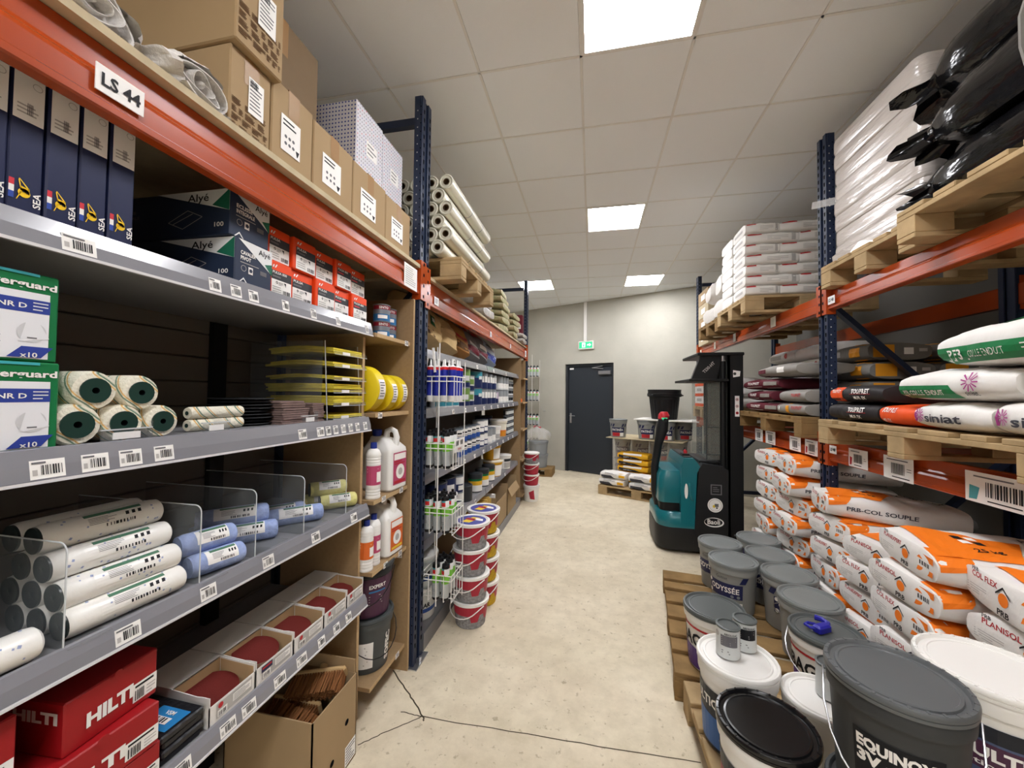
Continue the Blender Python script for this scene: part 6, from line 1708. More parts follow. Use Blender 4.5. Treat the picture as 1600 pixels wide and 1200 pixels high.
for r_ in range(5):
    for c_ in range(2):
        sidesack('mortar_sack', 'white sack in dim stack behind the maroon ones, %s row, %s column' % (ORD[r_], ORD[c_]), 3.50+.54*c_+.04*(r_ % 2), 4.03+.54*c_+.04*(r_ % 2), ZS+.118*r_, .12, .38, 'sack_white', whp if (r_+c_) % 2 else None, x=1.84, group='white sacks at the back of the far right pallet', seed=170+r_, end=.85)
def gop(q, s):
    S = s.side(-1); L, H, W = s.L, s.H, s.W
    q.rect(S, L*.14, H*.08, L*.36, H*.92, 'tp_yellow', 4, 4); q.rect(S, -L*.3, H*.35, -L*.05, H*.65, 'ink_light', 4, 2)
    E = s.endf(1); h = H*s.end; q.rect(E, -W*.40, H*.5-h*.40, -W*.08, H*.5+h*.40, 'tp_yellow'); q.rect(E, W*.06, H*.5-h*.22, W*.20, H*.5+h*.2, 'paper'); q.rect(E, W*.28, H*.5-h*.05, W*.40, H*.5+h*.15, 'ink_light')
for r_ in range(4):
    for c_ in range(2):
        sidesack('filler_sack', 'grey sack with orange bands behind the bracing, %s row, %s column' % (ORD[r_], ORD[c_]), 2.985+.02*((r_+c_) % 2), 3.46, ZS+.128*r_, .13, .38, 'sack_grey', gop, x=1.80+.40*c_, group='grey and orange sacks at the back', seed=190+r_, end=.8)
pallet('far pallet on the lower beam beside the far wall', (1.40, 5.05, Z2), .9, .80, rz=0, seed=43)
for k in range(4):
    crate('carton', 'white and orange carton by the far right upright, %s from its pallet' % ORD[k], 'carton', (1.42, 5.35, ZS+k*.135), (1.85, 5.82, ZS+k*.135+.133), 'white', 'cartons by the far right upright', lambda q, F, S, T, w, d, h: (q.rect(F, 0, 0, d, h*.3, 'tp_orange'), q.rect(F, d*.2, h*.5, d*.7, h*.8, 'ink_light')), side=-1)
for k in range(3): paper_sack('mortar_sack', 'white sack next to the far cartons, %s from its pallet' % ORD[k], .5, .36, .13, 'sack_white', None, (1.72, 5.16, ZS+k*.12), R(4*k), 'white sacks by the far cartons', 220+k, 'sack')

# ---- top level
Z3 = 2.25; ZT = Z3 + .144
pallet('pallet on the upper beam carrying the film wrapped stack', (1.45, 2.09, Z3), .80, .74, rz=0, seed=51)
pallet('pallet on the upper beam carrying the black bundles', (1.36, .86, Z3), .80, 1.2, rz=0, seed=52)
# film wrapped stack: bulging courses of bags under stretched film
mat('wrap_film', '#c4bcb5', .17, spec=.6, bump=.9, bscale=6, stretch=(1, 1, 7), coat=.4); mat('wrap_bag', '#a8988c', .6, var=.2, scale=10)
t = thing('wrapped_stack', 'tall stack wrapped in glossy clear film on the upper right rack', 'wrapped pallet load', (1.86, 2.44, ZT))
q = MB(); secs = []
for k in range(8):
    z = k*.097
    b = .012*math.sin(k*1.7)
    secs += [(z, b*.4, 0, .368, .338, .05), (z+.02, b*.4, 0, .375, .345, .06), (z+.075, b*.4, 0, .375, .345, .06), (z+.095, b*.4, 0, .369, .339, .05)]
secs.append((.785, 0, 0, .33, .30, .05))
loft(q, secs, 'wrap_film', n=5); q.build('film', t)
q = MB(); loft(q, [(0, 0, 0, .382, .352, .05), (.045, 0, 0, .385, .355, .05), (.06, 0, 0, .372, .342, .05)], 'wrap_film', n=5); q.build('film_skirt', t)
q = MB(); q.add([(-.36, .30, .42), (-.45, .40, .44), (-.47, .37, .38), (-.37, .27, .36)], [(0, 1, 2, 3), (3, 2, 1, 0)], 'film'); q.build('loose_tail', t)
# black bundles
mat('poly_black', '#0c0c0e', .14, spec=.6, bump=1.0, bscale=11, stretch=(1, .4, 1))
def bundle(label, x, z, r, y0, y1, seed, neck=True):
    t = thing('black_bundle', label, 'bundle', (x, 0, z), 0, 'black plastic bundles')
    rn = random.Random(seed); ph = [rn.uniform(0, 6.28) for _ in range(6)]
    q = MB(); n, k = 32, 28; vs = []
    for j in range(k+1):
        s = j/k; y = y0+(y1-y0)*s
        e = min(1, (1-s)*7); f = .66+.34*math.sin(e*math.pi/2)
        for i in range(n):
            a = 2*math.pi*i/n
            rr = r*f*(1+.05*math.sin(2*a+ph[0]+s*5)+.03*math.sin(7*a+ph[1]+s*9)+.02*math.sin(13*a+ph[2]-s*22))
            zz = rr*math.sin(a)
            vs.append((rr*math.cos(a), y, max(zz, -r*.9)))
    fs = [(j*n+i, j*n+(i+1) % n, (j+1)*n+(i+1) % n, (j+1)*n+i)[::-1] for j in range(k) for i in range(n)]
    q.add(vs, fs, 'poly_black', True); q.add(vs[:n], [tuple(range(n))], 'poly_black'); q.add(vs[-n:], [tuple(range(n))[::-1]], 'poly_black'); q.build('sleeve', t)
    # gathered loose mouth
    q = MB(); m_ = 26
    V = []
    for j in range(4):
        for i in range(m_):
            a = 2*math.pi*i/m_; rr = r*(.66, .50, .58, .80)[j]*(1+(.08+.09*j)*math.sin(3*a+ph[3])+.05*j*math.sin(7*a+ph[5])); V.append((rr*math.cos(a)-.016*j, y1-.005+(.0, .035, .06, .10)[j]+.012*j*math.sin(5*a+ph[4]), rr*math.sin(a)*(1, .85, .75, .7)[j]-.014*j))
    q.add(V, [(j*m_+i, j*m_+(i+1) % m_, (j+1)*m_+(i+1) % m_, (j+1)*m_+i) for j in range(3) for i in range(m_)], 'poly_black', True); q.build('loose_mouth', t)
bundle('black plastic bundle at the bottom front of the upper right pallet', 1.50, ZT+.095, .10, .75, 1.97, 1); bundle('black plastic bundle at the bottom back', 1.75, ZT+.115, .12, .75, 1.95, 2)
bundle('black plastic bundle in the middle, bulging over the aisle', 1.50, ZT+.32, .13, .70, 1.94, 3); bundle('black plastic bundle in the middle at the back', 1.78, ZT+.345, .13, .70, 1.96, 4); bundle('black plastic bundle on top, near the ceiling', 1.56, ZT+.575, .13, .70, 2.0, 5)
t = MB(); t.tube([(1.385, 1.51, ZT+.005), (1.382, 1.51, ZT+.12), (1.355, 1.52, ZT+.30), (1.355, 1.52, ZT+.40), (1.40, 1.52, ZT+.56), (1.46, 1.52, ZT+.69), (1.56, 1.52, ZT+.722)], .008, 'sack_grey', 6); tag(t.build('tie_rope'), 'grey rope tied round the black bundles', 'rope')
# white sack stack in the far bay
pallet('pallet on the upper far beam under the white sack stack', (1.24, 3.50, Z3), .95, .72, rz=0, seed=55)
def wst(q, s):
    S = s.side(-1); L, H = s.L, s.H; q.rect(S, -L*.46, H*.74, -L*.2, H*.86, 'logo_red', 4, 1); q.lines(S, -L*.1, H*.25, L*.3, H*.65, 3, 'ink_light', .3, 2); q.rect(S, L*.36, H*.2, L*.44, H*.8, 'ink_light', 1, 2)
    E = s.endf(-1); q.rect(E, -s.W*.3, H*.35, s.W*.3, H*.6, 'ink_light')
for r_ in range(7):
    for c_, (dx, L) in enumerate((((0, .40), (.40, .26)) if r_ % 2 else ((0, .26), (.26, .40)))):
        for d_ in range(2):
            paper_sack('mortar_sack', 'white sack in tall far right stack, %s course, %s, %s row' % (ORD[r_], ('aisle end', 'inner end')[c_], ('front', 'back')[d_]), L-.004, .30, .092, 'sack_white', wst if d_ == 0 else None, (1.25+dx+L/2, 3.66+.305*d_, ZT+r_*.087), R(rnd.uniform(-1, 1)), 'white sacks in the tall far right stack', 240+r_*4+c_, 'sack', end=.88, p=4.5)
mat('woven', '#dcd8d2', .6, spec=.3, bump=.5, bscale=30)
pallet('weathered pallet on the upper far beam under the white bulk bags', (1.30, 4.42, Z3), .95, .75, m='pallet_dark', seed=56)
for k, (y, z, L) in enumerate(((4.57, 0, .5), (4.57, .26, .46), (4.96, 0, .5), (4.95, .26, .42))):
    paper_sack('bulk_bag', 'slumped white woven bag beside the far right stack, %s' % ('lower near', 'upper near', 'lower far', 'upper far')[k], L, .36, .27, 'woven', None, (1.36+L/2, y, ZT+z), R(6*(-1) ** k), 'white woven bags', 300+k, 'bag', end=.4, wr=2.5)
for k in range(4):
    crate('carton', 'pale carton at the far end of the upper right rack, %s from the beam' % ORD[k], 'carton', (1.47, 5.38, Z3+k*.185), (1.9, 5.84, Z3+k*.185+.183), 'card' if k % 2 else 'ply', 'cartons at the far end of the upper right rack', lambda q, F, S, T, w, d, h: q.rect(F, d*.3, h*.3, d*.7, h*.7, 'paper'), side=-1)
# ================================================================ buckets on the floor pallets, right of the aisle
pallet('floor pallet under the grey Odyssée buckets', (.42, 2.13, 0), .82, 1.22, rz=R(-7), m='pallet_dark', seed=61)
pallet('near floor pallet under the white and black buckets', (.45, .92, 0), .82, 1.16, rz=R(0), seed=62)
PB = .146
mat('bk_grey', '#8a8c89', .42, spec=.45, var=.05, scale=6); mat('lid_grey', '#7d8180', .38, spec=.45, var=.12, scale=5); mat('lid_slate', '#585d5c', .36, spec=.45, var=.12, scale=5); mat('label_navy', '#20264f', .42); mat('label_purple', '#55377f', .42); mat('mc_blue', '#2c5fa3', .42); mat('mc_dark', '#1c212b', .42); mat('eq_grey', '#3b3d3e', .5, spec=.35, var=.08, scale=4); mat('lid_eq', '#5f6263', .36, spec=.45, var=.12, scale=6); mat('lid_black', '#131314', .22, spec=.6, var=.3, scale=5); mat('mc_slate', '#4d5878', .42)
VA = R(-128)                       # direction from these buckets towards the viewer
def ody(q, SS, h):
    S = SS(VA)
    for a in (-.16, .08): q.quad(S, [(a, h*.66), (a+.035, h*.66), (a+.055, h*.785), (a+.02, h*.785)], 'label_navy', 2, 2)
    q.text(S, 'Guittet', -.02, h*.70, .02, 'prb_dark', 'c', .0, .07)
    q.rect(S, -.125, h*.34, .10, h*.63, 'label_navy', 12, 2); q.text(S, 'ODYSSÉE', -.01, h*.45, .034, 'paper', 'c', .02, .18, e=.0012)
    q.disc(S, -.108, h*.59, .012, 'paper', 12, e=.0014); q.disc(S, -.108, h*.38, .012, 'paper', 12, e=.0014); q.quad(S, [(-.08, h*.30), (.06, h*.22), (.06, h*.35), (-.02, h*.35)], 'bk_grey', 8, 2, e=.0012); q.rect(S, .05, h*.14, .10, h*.27, 'paper', 3); q.disc(S, .04, h*.39, .010, 'tin_grey', 10, e=.002); q.disc(S, .075, h*.39, .010, 'tin_grey', 10, e=.002)
grp = 'grey paint buckets on the floor pallet'
pB = bucket('paint_bucket', 'grey Odyssée paint bucket standing in front on the pallet', 'bucket', .122, .141, .318, 'bk_grey', 'lid_grey', [], 'steel', R(-38), grp, ody, hd=.15)
pB.location = (.931, 2.858, PB)
for lab, x, y, rz in (('grey paint bucket at the far left corner of the group', .945, 3.175, -10), ('grey paint bucket at the far right corner of the group', 1.265, 3.33, 30), ('grey paint bucket right of the Odyssée one, third row from the front', 1.215, 3.02, 25), ('grey paint bucket right of the Odyssée one, second row from the front', 1.20, 2.715, 35), ('grey paint bucket right of the Odyssée one, front row', 1.165, 2.41, 40)):
    dup(pB, (x, y, PB), R(rz), lab, grp)
def agb(q, SS, h, w='BAGAR'):
    S = SS(VA); q.rect(S, -.2, h*.70, .2, h*.735, 'logo_red', 16); q.text(S, w, -.03, h*.42, .062, 'ink', 'c', .03, .24); q.quad(S, [(-.14, .01), (.16, .01), (.16, h*.30), (-.14, h*.40)], 'label_purple', 12, 4); q.lines(S, -.1, h*.08, .12, h*.26, 3, 'ink_light', .25, 1, e=.001)
t = bucket('filler_bucket', 'grey lidded BAGAR bucket with a purple label at the aisle edge', 'bucket', .120, .140, .30, 'plastic_white', 'lid_slate', [], None, 0, 'filler buckets on the floor pallet', agb); t.location = (.635, 2.235, PB)
t = bucket('filler_bucket', 'grey lidded BAGAR bucket with the blue trigger on its lid', 'bucket', .120, .141, .31, 'plastic_white', 'lid_slate', [], 'steel', R(142), 'filler buckets on the floor pallet', lambda q, SS, h: agb(q, SS, h), hd=.14); t.location = (1.085, 2.105, PB)
# blue trigger sprayer part lying on that lid
mat('trigger_blue', '#20209a', .35, spec=.5)
t = thing('blue_trigger', 'blue plastic trigger handle lying on a grey bucket lid', 'trigger', (1.06, 2.09, PB+.313), R(30))
q = MB(); loft(q, [(0, 0, 0, .04, .02, .01), (.022, 0, 0, .04, .02, .01), (.030, 0, 0, .03, .013, .008)], 'trigger_blue'); q.build('body', t)
q = MB(); q.tube([(.03, 0, .016), (.055, .012, .018), (.062, .04, .02), (.05, .065, .02)], [.014, .013, .012, .013], 'trigger_blue', 8); q.build('grip', t)
q = MB(); q.tube([(-.03, 0, .014), (-.05, .02, .014), (-.045, .045, .014), (-.02, .05, .014), (0, .03, .014)], .007, 'trigger_blue', 8); q.build('hook', t)
# white lidded bucket with two tins on it
def mul(q, SS, h):
    S = SS(VA); q.rect(S, -.26, h*.02, .24, h*.70, 'mc_dark', 22, 2); q.text(S, 'MULTICRYL', -.06, h*.50, .036, 'paper', 'c', .03, .22, e=.0012); q.quad(S, [(-.16, h*.06), (.12, h*.06), (.12, h*.36), (-.16, h*.42)], 'mc_blue', 12, 3, e=.0012); q.disc(S, .0, h*.18, .02, 'ink_light', 12, e=.002, r0=.017)
t = bucket('paint_bucket', 'white lidded bucket with a dark blue wrap, two small tins on its lid', 'bucket', .122, .141, .342, 'plastic_white', 'plastic_white', [], None, 0, 'white lidded buckets', mul); t.location = (.587, 1.762, PB)
def abs_tin(label, loc, m, rz):
    r, h = .044, .118
    t = tin('varnish_tin', r, h, [(0, .97, 't_pale'), (.97, 1, 'steel')], 'lid_slate', label, 'tin', 26); t.location = loc; t['group'] = 'small tins standing on lids'
    q = MB(); S = cyl((0, 0), r, 0, None, 1, .0008, VA + rz)
    q.rect(S, -.012, h*.42, .052, h*.78, m, 6); q.text(S, 'ABSOLULAC', .002, h*.80, .008, 'ink', 'l', .03, .048); q.lines(S, -.008, h*.46, .045, h*.74, 4, 'ink_light', .25, 2, e=.001); q.lines(S, -.008, h*.15, .03, h*.30, 2, 'ink_grey', .4, 3); q.disc(S, -.03, h*.75, .012, 'ink_light', 8); q.build('paper_label', t)
zl = PB+.345
abs_tin('pale grey ABSOLULAC tin standing on the white lid, nearer the aisle', (.555, 1.765, zl), 'ink_grey', R(0)); abs_tin('pale grey ABSOLULAC tin with a black label on the white lid', (.640, 1.83, zl), 'ink', R(8))
t = bucket('paint_bucket', 'smaller white lidded bucket with one tall tin on its lid', 'bucket', .102, .118, .295, 'plastic_white', 'plastic_white', [], None, 0, 'white lidded buckets'); t.location = (.840, 1.665, PB)
abs_tin('pale grey tin with fine print standing on the smaller white lid', (.875, 1.675, PB+.298), 'paper', R(30))
def blk(q, SS, h): S = SS(VA); q.rect(S, -.26, h*.02, .24, h*.66, 'mc_dark', 22, 2); q.rect(S, -.20, h*.3, .1, h*.5, 'sinto_red', 12, 1, e=.001)
t = bucket('paint_bucket', 'white bucket with a shiny black lid in the foreground', 'bucket', .122, .141, .325, 'plastic_white', 'lid_black', [], None, 0, 'foreground buckets', blk, 'notched', 48); t.location = (.572, 1.455, PB)
# large dark bucket on another, and the white one behind it
t = bucket('paint_bucket', 'dark bucket hidden under the large EQUINOX one', 'bucket', .122, .141, .330, 'eq_grey', 'eq_grey', [], None, 0, 'foreground buckets'); t.location = (.803, 1.248, PB)
def equ(q, SS, h):
    S = SS(R(-117)); q.rect(S, -.095, h*.06, .075, h*.66, 'ink', 12, 2); q.text(S, 'EQUINOX', -.088, h*.545, .026, 'paper', 'l', .05, .145, e=.0012); q.text(S, '3V', -.088, h*.43, .028, 'paper', 'l', .05, .05, e=.0012); q.text(S, 'PRO', -.03, h*.44, .014, 'paper', 'l', .04, .04, e=.0012); q.lines(S, -.085, h*.12, .06, h*.36, 3, 'ink_grey', .3, 2, e=.0012)
t = bucket('paint_bucket', 'large dark grey EQUINOX bucket in the foreground', 'bucket', .122, .141, .330, 'eq_grey', 'lid_eq', [], 'steel', R(150), 'foreground buckets', equ, 'notched', 56, hd=.22); t.location = (.803, 1.248, PB+.333)
t = bucket('paint_bucket', 'white bucket hidden under the white MULTICRYL one', 'bucket', .125, .145, .32, 'plastic_white', 'plastic_white', [], None, 0, 'foreground buckets'); t.location = (1.10, 1.355, PB)
def mul2(q, SS, h):
    S = SS(R(-125)); q.rect(S, -.26, h*.02, .26, h*.72, 'mc_slate', 24, 2); q.rect(S, -.26, h*.60, .26, h*.72, 'mc_dark', 24, 1, e=.0008); q.rect(S, -.10, h*.36, .24, h*.58, 'sofec_purple', 12, 1, e=.0008); q.text(S, 'MULTICRYL', -.08, h*.46, .03, 'paper', 'l', .04, .24, e=.0016); q.text(S, 'finition mate', -.08, h*.39, .014, 'paper', 'l', .02, .17, e=.0016); q.lines(S, -.12, h*.15, .1, h*.3, 3, 'ink_light', .2, 1, e=.001)
t = bucket('paint_bucket', 'large white lidded MULTICRYL bucket at the right edge', 'bucket', .125, .146, .330, 'plastic_white', 'plastic_white', [], None, 0, 'foreground buckets', mul2, 'notched', 56); t.location = (1.10, 1.355, PB+.323)
# ================================================================ stacker truck
mat('teal', '#0f6a74', .28, spec=.5, coat=.3); mat('truck_black', '#1c1d1f', .45, spec=.4, var=.15, scale=6); mat('truck_dark', '#0f1011', .5, spec=.4); mat('mesh_grey', '#3a3d3d', .5); mat('grip_red', '#b52a33', .4); glassy('guard', '#8d9088', .28, .1)
t = thing('forklift_truck', 'teal and black pedestrian stacker truck parked against the right rack', 'forklift', (.64, 4.07, 0))
# local: x towards the rack (mast at x .60), y away from the viewer, width .68
W = .68
q = MB(); loft(q, [(.03, .33, W/2, .325, W/2-.02, .16), (.08, .33, W/2, .335, W/2, .17), (.24, .33, W/2, .335, W/2, .17), (.26, .33, W/2, .33, W/2-.005, .16)], 'truck_black', n=6); q.build('base_skirt', t)
q = MB(); loft(q, [(.255, .31, W/2, .305, W/2-.004, .15), (.29, .31, W/2, .31, W/2, .155), (.37, .30, W/2, .30, W/2-.01, .15), (.40, .305, W/2, .285, W/2-.03, .14)], 'teal', n=6); q.build('foot_ledge', t)
q = MB(); loft(q, [(.395, .155, W/2, .115, W/2-.07, .05), (.49, .155, W/2, .115, W/2-.07, .05)], 'truck_dark', n=4); q.build('recess_band', t)
q = MB(); loft(q, [(.485, .15, W/2, .125, W/2-.05, .06), (.50, .15, W/2, .13, W/2-.045, .06), (.74, .155, W/2, .125, W/2-.05, .06), (.80, .17, W/2, .11, W/2-.07, .05)], 'teal', n=4); q.build('handle_housing', t)
q = MB(); q.prism([(.22, .28), (.345, .28), (.37, .80), (.40, .86), (.375, .90), (.34, .94), (.25, .94), (.225, .86)], 0, W, 'y', 'teal'); q.build('cowl', t)
q = MB(); q.box((.255, .05, .938), (.335, W-.05, .948), 'truck_dark', .004); q.build('tray', t)
q = MB(); q.prism([(.335, .10), (.645, .10), (.65, .84), (.60, .875), (.42, .895), (.385, .84)], -.003, W+.003, 'y', 'truck_black'); q.build('battery_case', t)
q = MB(); q.box((.41, .08, .885), (.60, W-.08, .912), 'truck_dark', .006); q.build('battery_lid', t)
q = MB(); S = plane((0, -.003, 0), (1, 0, 0), (0, 0, 1)); q.disc(S, .53, .50, .068, 'paper', 24); q.disc(S, .53, .50, .058, 'ink_light', 24, e=.0006, r0=.054); q.disc(S, .52, .49, .014, 'label_yellow', 8, e=.001); q.rect(S, .525, .485, .56, .515, 'ink_grey', e=.001); q.disc(S, .545, .475, .008, 'ink', 8, e=.0014)
# brand oval and plate
n = 28
q.add([S(.52+.088*math.cos(2*math.pi*i/n), .335+.046*math.sin(2*math.pi*i/n)) for i in range(n)] + [S(.515+.080*math.cos(2*math.pi*i/n), .338+.037*math.sin(2*math.pi*i/n)) for i in range(n)], [(i, (i+1) % n, n+(i+1) % n, n+i) for i in range(n)], 'paper')
q.text(S, 'Baoli', .515, .318, .046, 'paper', 'c', .02, .115); q.rect(S, .49, .60, .59, .70, 'ink_grey'); q.rect(S, .50, .61, .58, .69, 'truck_black', e=.0006); q.lines(S, .51, .625, .57, .68, 3, 'ink_grey', .4, 1, e=.001); q.build('decals', t)
q = MB(); S2 = plane((0, -.001, 0), (1, 0, 0), (0, 0, 1)); q.add([S2(.27+.016*math.cos(2*math.pi*i/16), .62+.075*math.sin(2*math.pi*i/16)) for i in range(16)], [tuple(range(16))], 'paper'); q.build('side_badge', t)
q = MB(); q.tube([(.30, -.002, .70), (.30, -.016, .66), (.315, -.016, .56), (.335, -.004, .54)], .012, 'teal', 8); q.build('side_handle', t)
# tiller arm
q = MB(); q.tube([(.06, W*.42, .40), (.02, W*.40, .55), (.015, W*.38, .80), (.05, W*.36, 1.05), (.085, W*.34, 1.20), (.10, W*.34, 1.32)], [.045, .040, .038, .042, .06, .05], 'truck_black', 12); q.build('tiller_arm', t)
q = MB(); q.tube([(.09, W*.34, 1.30), (.105, W*.34, 1.35), (.105, W*.34, 1.385)], [.05, .056, .034], 'grip_red', 14); q.build('tiller_button', t)
q = MB(); q.tube([(.105, W*.34-.075, 1.30), (.105, W*.34+.075, 1.30)], .02, 'truck_dark', 10); q.poly(plane((.065, W*.34-.062, 1.27), (1, 0, 0), (0, 0, 1)), [(.0, .055), (.065, .055), (.032, .012)], 'exit_green'); q.build('tiller_grip', t)
q = MB(); q.box((.26, .12, .945), (.33, .22, .968), 'truck_dark', .006); q.tube([(.30, .17, .965), (.30, .17, .985), (.29, .17, 1.0)], [.018, .018, .012], 'grip_red', 10); q.build('emergency_button', t)
# mast: two channel columns, crossheads, cylinders, guard
for y in (.02, W-.10):
    q = MB(); q.box((.655, y, .06), (.675, y+.08, 1.98), 'truck_dark'); q.box((.655, y, .06), (.79, y+.014, 1.98), 'truck_dark'); q.box((.655, y+.066, .06), (.79, y+.08, 1.98), 'truck_dark'); q.build('mast_column', t)
    q = MB(); q.box((.70, y+.016, .10), (.735, y+.064, 1.93), 'truck_black'); q.build('inner_mast', t)
    q = MB(); q.tube([(.62, y+.04, .85), (.62, y+.04, 1.90)], .028, 'truck_dark', 14); q.tube([(.62, y+.04, 1.90), (.62, y+.04, 1.96)], .016, 'steel', 10); q.build('lift_cylinder', t)
q = MB(); q.box((.38, .01, 1.955), (.80, W-.01, 1.985), 'truck_dark', .006); q.build('top_crosshead', t)
q = MB(); q.prism([(.33, 1.72), (.56, 1.72), (.62, 1.96), (.42, 1.96)], .05, .10, 'y', 'truck_dark'); q.build('top_bracket', t)
q = MB(); q.box((.30, .0, 1.70), (.66, W, 1.725), 'truck_dark', .004); q.build('middle_crosshead', t)
q = MB(); q.box((.47, .06, .93), (.475, W-.06, 1.70), 'guard'); q.box((.47, .055, .93), (.60, .058, 1.70), 'guard'); q.build('clear_guard', t)
q = MB(); q.tube([(.47, .055, .93), (.47, .055, 1.70)], .006, 'mesh_grey', 6); q.tube([(.60, .055, .93), (.60, .055, 1.70)], .006, 'mesh_grey', 6)
for z in (.98, 1.25): q.tube([(.47, .055, z), (.60, .055, z)], .005, 'mesh_grey', 6)
q.build('guard_frame', t)
q = MB(); S3 = plane((0, .02, 0), (1, 0, 0), (0, 0, 1)); q.rect(S3, .715, 1.36, .755, 1.56, 'paper')
for k in range(3): q.disc(S3, .735, 1.395+.065*k, .014, 'logo_red', 12, e=.001, r0=.010 if k else None); q.disc(S3, .735, 1.395+.065*k, .006, 'ink', 8, e=.0012)
q.quad(S3, [(.70, 1.74), (.76, 1.75), (.765, 1.80), (.70, 1.81)], 'paper'); q.disc(S3, .715, 1.775, .014, 'mesh_grey', 10, e=.001); q.build('warning_stickers', t)
q = MB(); q.box((.612, .045, 1.30), (.618, .05, 1.50), 'paper'); q.text(plane((0, .05, 0), (1, 0, 0), (0, 0, 1)), 'TS30-HT', .45, 1.78, .03, 'ink_light', 'l', .02, .14, rot=R(45)); q.build('serial_plate', t)
for y in (.14, W-.26):
    q = MB(); q.box((.79, y, .05), (.82, y+.12, .55), 'truck_dark', .004); q.prism([(.80, .05), (1.85, .05), (1.90, .065), (1.85, .085), (.80, .085)], y, y+.12, 'y', 'truck_dark'); q.build('fork', t)
q = MB(); q.tube([(.70, .04, .22), (.74, -.02, .22), (.78, -.02, .22)], .010, 'steel', 8); q.build('stabiliser_pin', t)
for x in (.10, .50):
    q = MB(); q.lathe([(0, 0), (.05, 0), (.055, .01), (.055, .06), (.05, .07), (0, .07)], 'rubber', 18); q.xform(Matrix.Translation((x, .25, .056)) @ Matrix.Rotation(R(-90), 4, 'X')); q.build('wheel', t)

# ================================================================ pallet of paint and sacks by the far wall
ang2 = math.atan2(WD.y, WD.x)
O2 = Vector((.10, 6.26, 0)); D2 = WD; N2 = Vector((-WD.y, WD.x, 0))
def bp(u, v, z): p = O2 + D2*u + N2*v; return (p.x, p.y, z)
pallet('wooden pallet near the far wall under the paint buckets and yellow sacks', bp(0, 0, 0), 1.2, .80, rz=ang2, seed=71)
mat('sack_yellow', '#e3ac22', .55, spec=.3, bump=.3, bscale=20)
def ylp(q, s): S = s.side(-1); L, H = s.L, s.H; q.quad(S, [(-L*.45, H*.1), (L*.30, H*.1), (L*.10, H*.40), (-L*.45, H*.62)], 'sack_black', 8, 3); q.rect(S, -L*.30, H*.62, L*.3, H*.86, 'sack_white', 6, 2); q.lines(S, -L*.3, H*.2, L*.0, H*.4, 2, 'paper', .3, 1, e=.001)
def whp2(q, s): S = s.side(-1); L, H = s.L, s.H; q.quad(S, [(-L*.45, H*.1), (L*.1, H*.1), (-L*.05, H*.5), (-L*.45, H*.5)], 'prb_dark', 6, 3); q.rect(S, L*.25, H*.08, L*.48, H*.85, 'sack_yellow', 4, 3); q.lines(S, -L*.3, H*.6, L*.2, H*.85, 2, 'ink_grey', .3, 1)
zp = .146
for lab, u, v, z, L, m, pr in (('white and yellow sack at the left end of the far pallet, lower', .20, .14, 0, .40, 'sack_white', whp2), ('white and yellow sack at the left end of the far pallet, upper', .22, .15, .105, .40, 'sack_white', whp2), ('white sack at the right end of the far pallet, lower', .70, .12, 0, .42, 'sack_white', whp2), ('white sack at the right end of the far pallet, upper', .69, .13, .105, .42, 'sack_white', whp2)):
    paper_sack('mortar_sack', lab, L, .24, .11, m, pr, bp(u, v, zp+z), ang2, 'sacks on the far pallet', int(u*100)+int(z*100), 'sack')
for k in range(5): paper_sack('mortar_sack', 'yellow and black sack in the middle of the far pallet, %s from the bottom' % ORD[k], .48, .26, .105, 'sack_yellow' , ylp, bp(.45, .40, zp+k*.1), ang2, 'sacks on the far pallet', 400+k, 'sack')
def pat(q, SS, h): S = SS(R(-100)); q.rect(S, -.10, h*.28, .11, h*.56, 'label_navy', 8, 2); q.text(S, 'PATINÉA', 0, h*.37, .036, 'paper', 'c', .02, .18, e=.0012); q.rect(S, -.09, h*.08, .04, h*.27, 'logo_red', 5); q.rect(S, .04, h*.08, .1, h*.27, 'paper', 3); [q.quad(S, [(a, h*.60), (a+.03, h*.60), (a+.05, h*.76), (a+.02, h*.76)], 'label_navy', 2, 2) for a in (-.14, -.09, .06, .11)]
pp = bucket('paint_bucket', 'grey PATINÉA paint bucket at the left end of the far pallet load', 'bucket', .118, .138, .29, 'bk_grey', 'lid_grey', [], None, 0, 'grey buckets on the far pallet', pat)
ZB2 = .86
pp.location = bp(.17, .42, ZB2+.012)
dup(pp, bp(.62, .44, ZB2+.012), R(8), 'grey PATINÉA paint bucket behind the tiller arm on the far pallet load'); dup(pp, bp(.92, .42, ZB2+.012), R(-5), 'grey PATINÉA paint bucket in the middle right of the far pallet load'); dup(pp, bp(1.12, .66, ZB2+.012), R(20), 'grey PATINÉA paint bucket at the right end of the far pallet load'); dup(pp, bp(.82, .72, ZB2+.012), R(20), 'grey PATINÉA paint bucket hidden behind the others on the far pallet load')
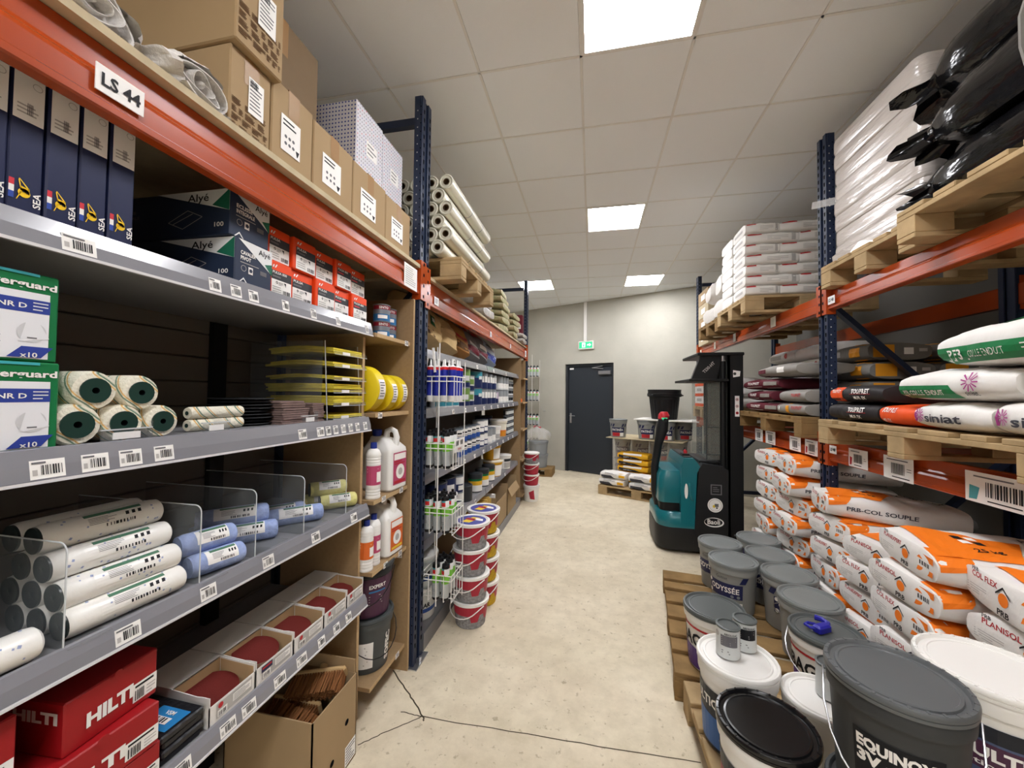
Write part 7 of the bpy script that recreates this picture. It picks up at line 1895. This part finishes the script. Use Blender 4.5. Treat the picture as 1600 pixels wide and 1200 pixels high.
t = MB(); t.box((0, 0, 0), (1.18, .72, .01), 'ply'); o = t.build('layer_board', None, bp(.02, .12+.14, ZB2), ang2); tag(o, 'thin wooden sheet between the two layers of far grey buckets', 'board')
for i in range(4):
    for j in range(1):
        for k in range(2):
            dup(pp, bp(.15+.295*i, .69, zp+.357*k), R(30*i), 'grey bucket below the wooden sheet, %s from the left, %s layer' % (ORD[i], ('lower', 'upper')[k]), scale=(1, 1, 1.2))
t = MB(); t.box((0, 0, 0), (1.02, .50, .022), 'plastic_white', .004); o = t.build('white_board', None, bp(.46, .30, ZB2+.012+.296), ang2); tag(o, 'white board lying on the far grey buckets under the black bin', 'board')
t = thing('black_bin', 'ribbed black dustbin standing on the white board by the far wall', 'bin', bp(.86, .56, ZB2+.012+.319)); q = MB(); P = []
n = 48; vs = []
for z, r in ((0, .185), (.015, .19), (.34, .225), (.36, .228)):
    for i in range(n): a = 2*math.pi*i/n; rr = r*(1.0 if i % 2 else .975); vs.append((rr*math.cos(a), rr*math.sin(a), z))
q.add(vs, [(j*n+i, j*n+(i+1) % n, (j+1)*n+(i+1) % n, (j+1)*n+i) for j in range(3) for i in range(n)], 'black', False); q.add(vs[:n], [tuple(range(n))[::-1]], 'black'); q.build('tub', t)
MB().lathe([(.222, .345), (.252, .352), (.256, .395), (.246, .40), (.244, .43), (.25, .455), (.246, .46), (.236, .455), (.225, .40), (.222, .30)], 'black', 48).build('rim', t)
for a in (R(-150), R(10)):
    q = MB(); c, s = math.cos(a), math.sin(a); q.tube([(.25*c-.05*s, .25*s+.05*c, .375), (.275*c-.04*s, .275*s+.04*c, .37), (.275*c+.04*s, .275*s-.04*c, .37), (.25*c+.05*s, .25*s-.05*c, .375)], .010, 'black', 8); q.build('handle', t)
q = MB(); loft(q, [(zp, .6, .69, .60, .145, .06), (ZB2-.005, .6, .69, .60, .145, .06)], 'film', n=4); o = q.build('stretch_film', None, bp(0, 0, 0), ang2); tag(o, 'clear stretch film round the lower grey buckets by the far wall', 'plastic film')
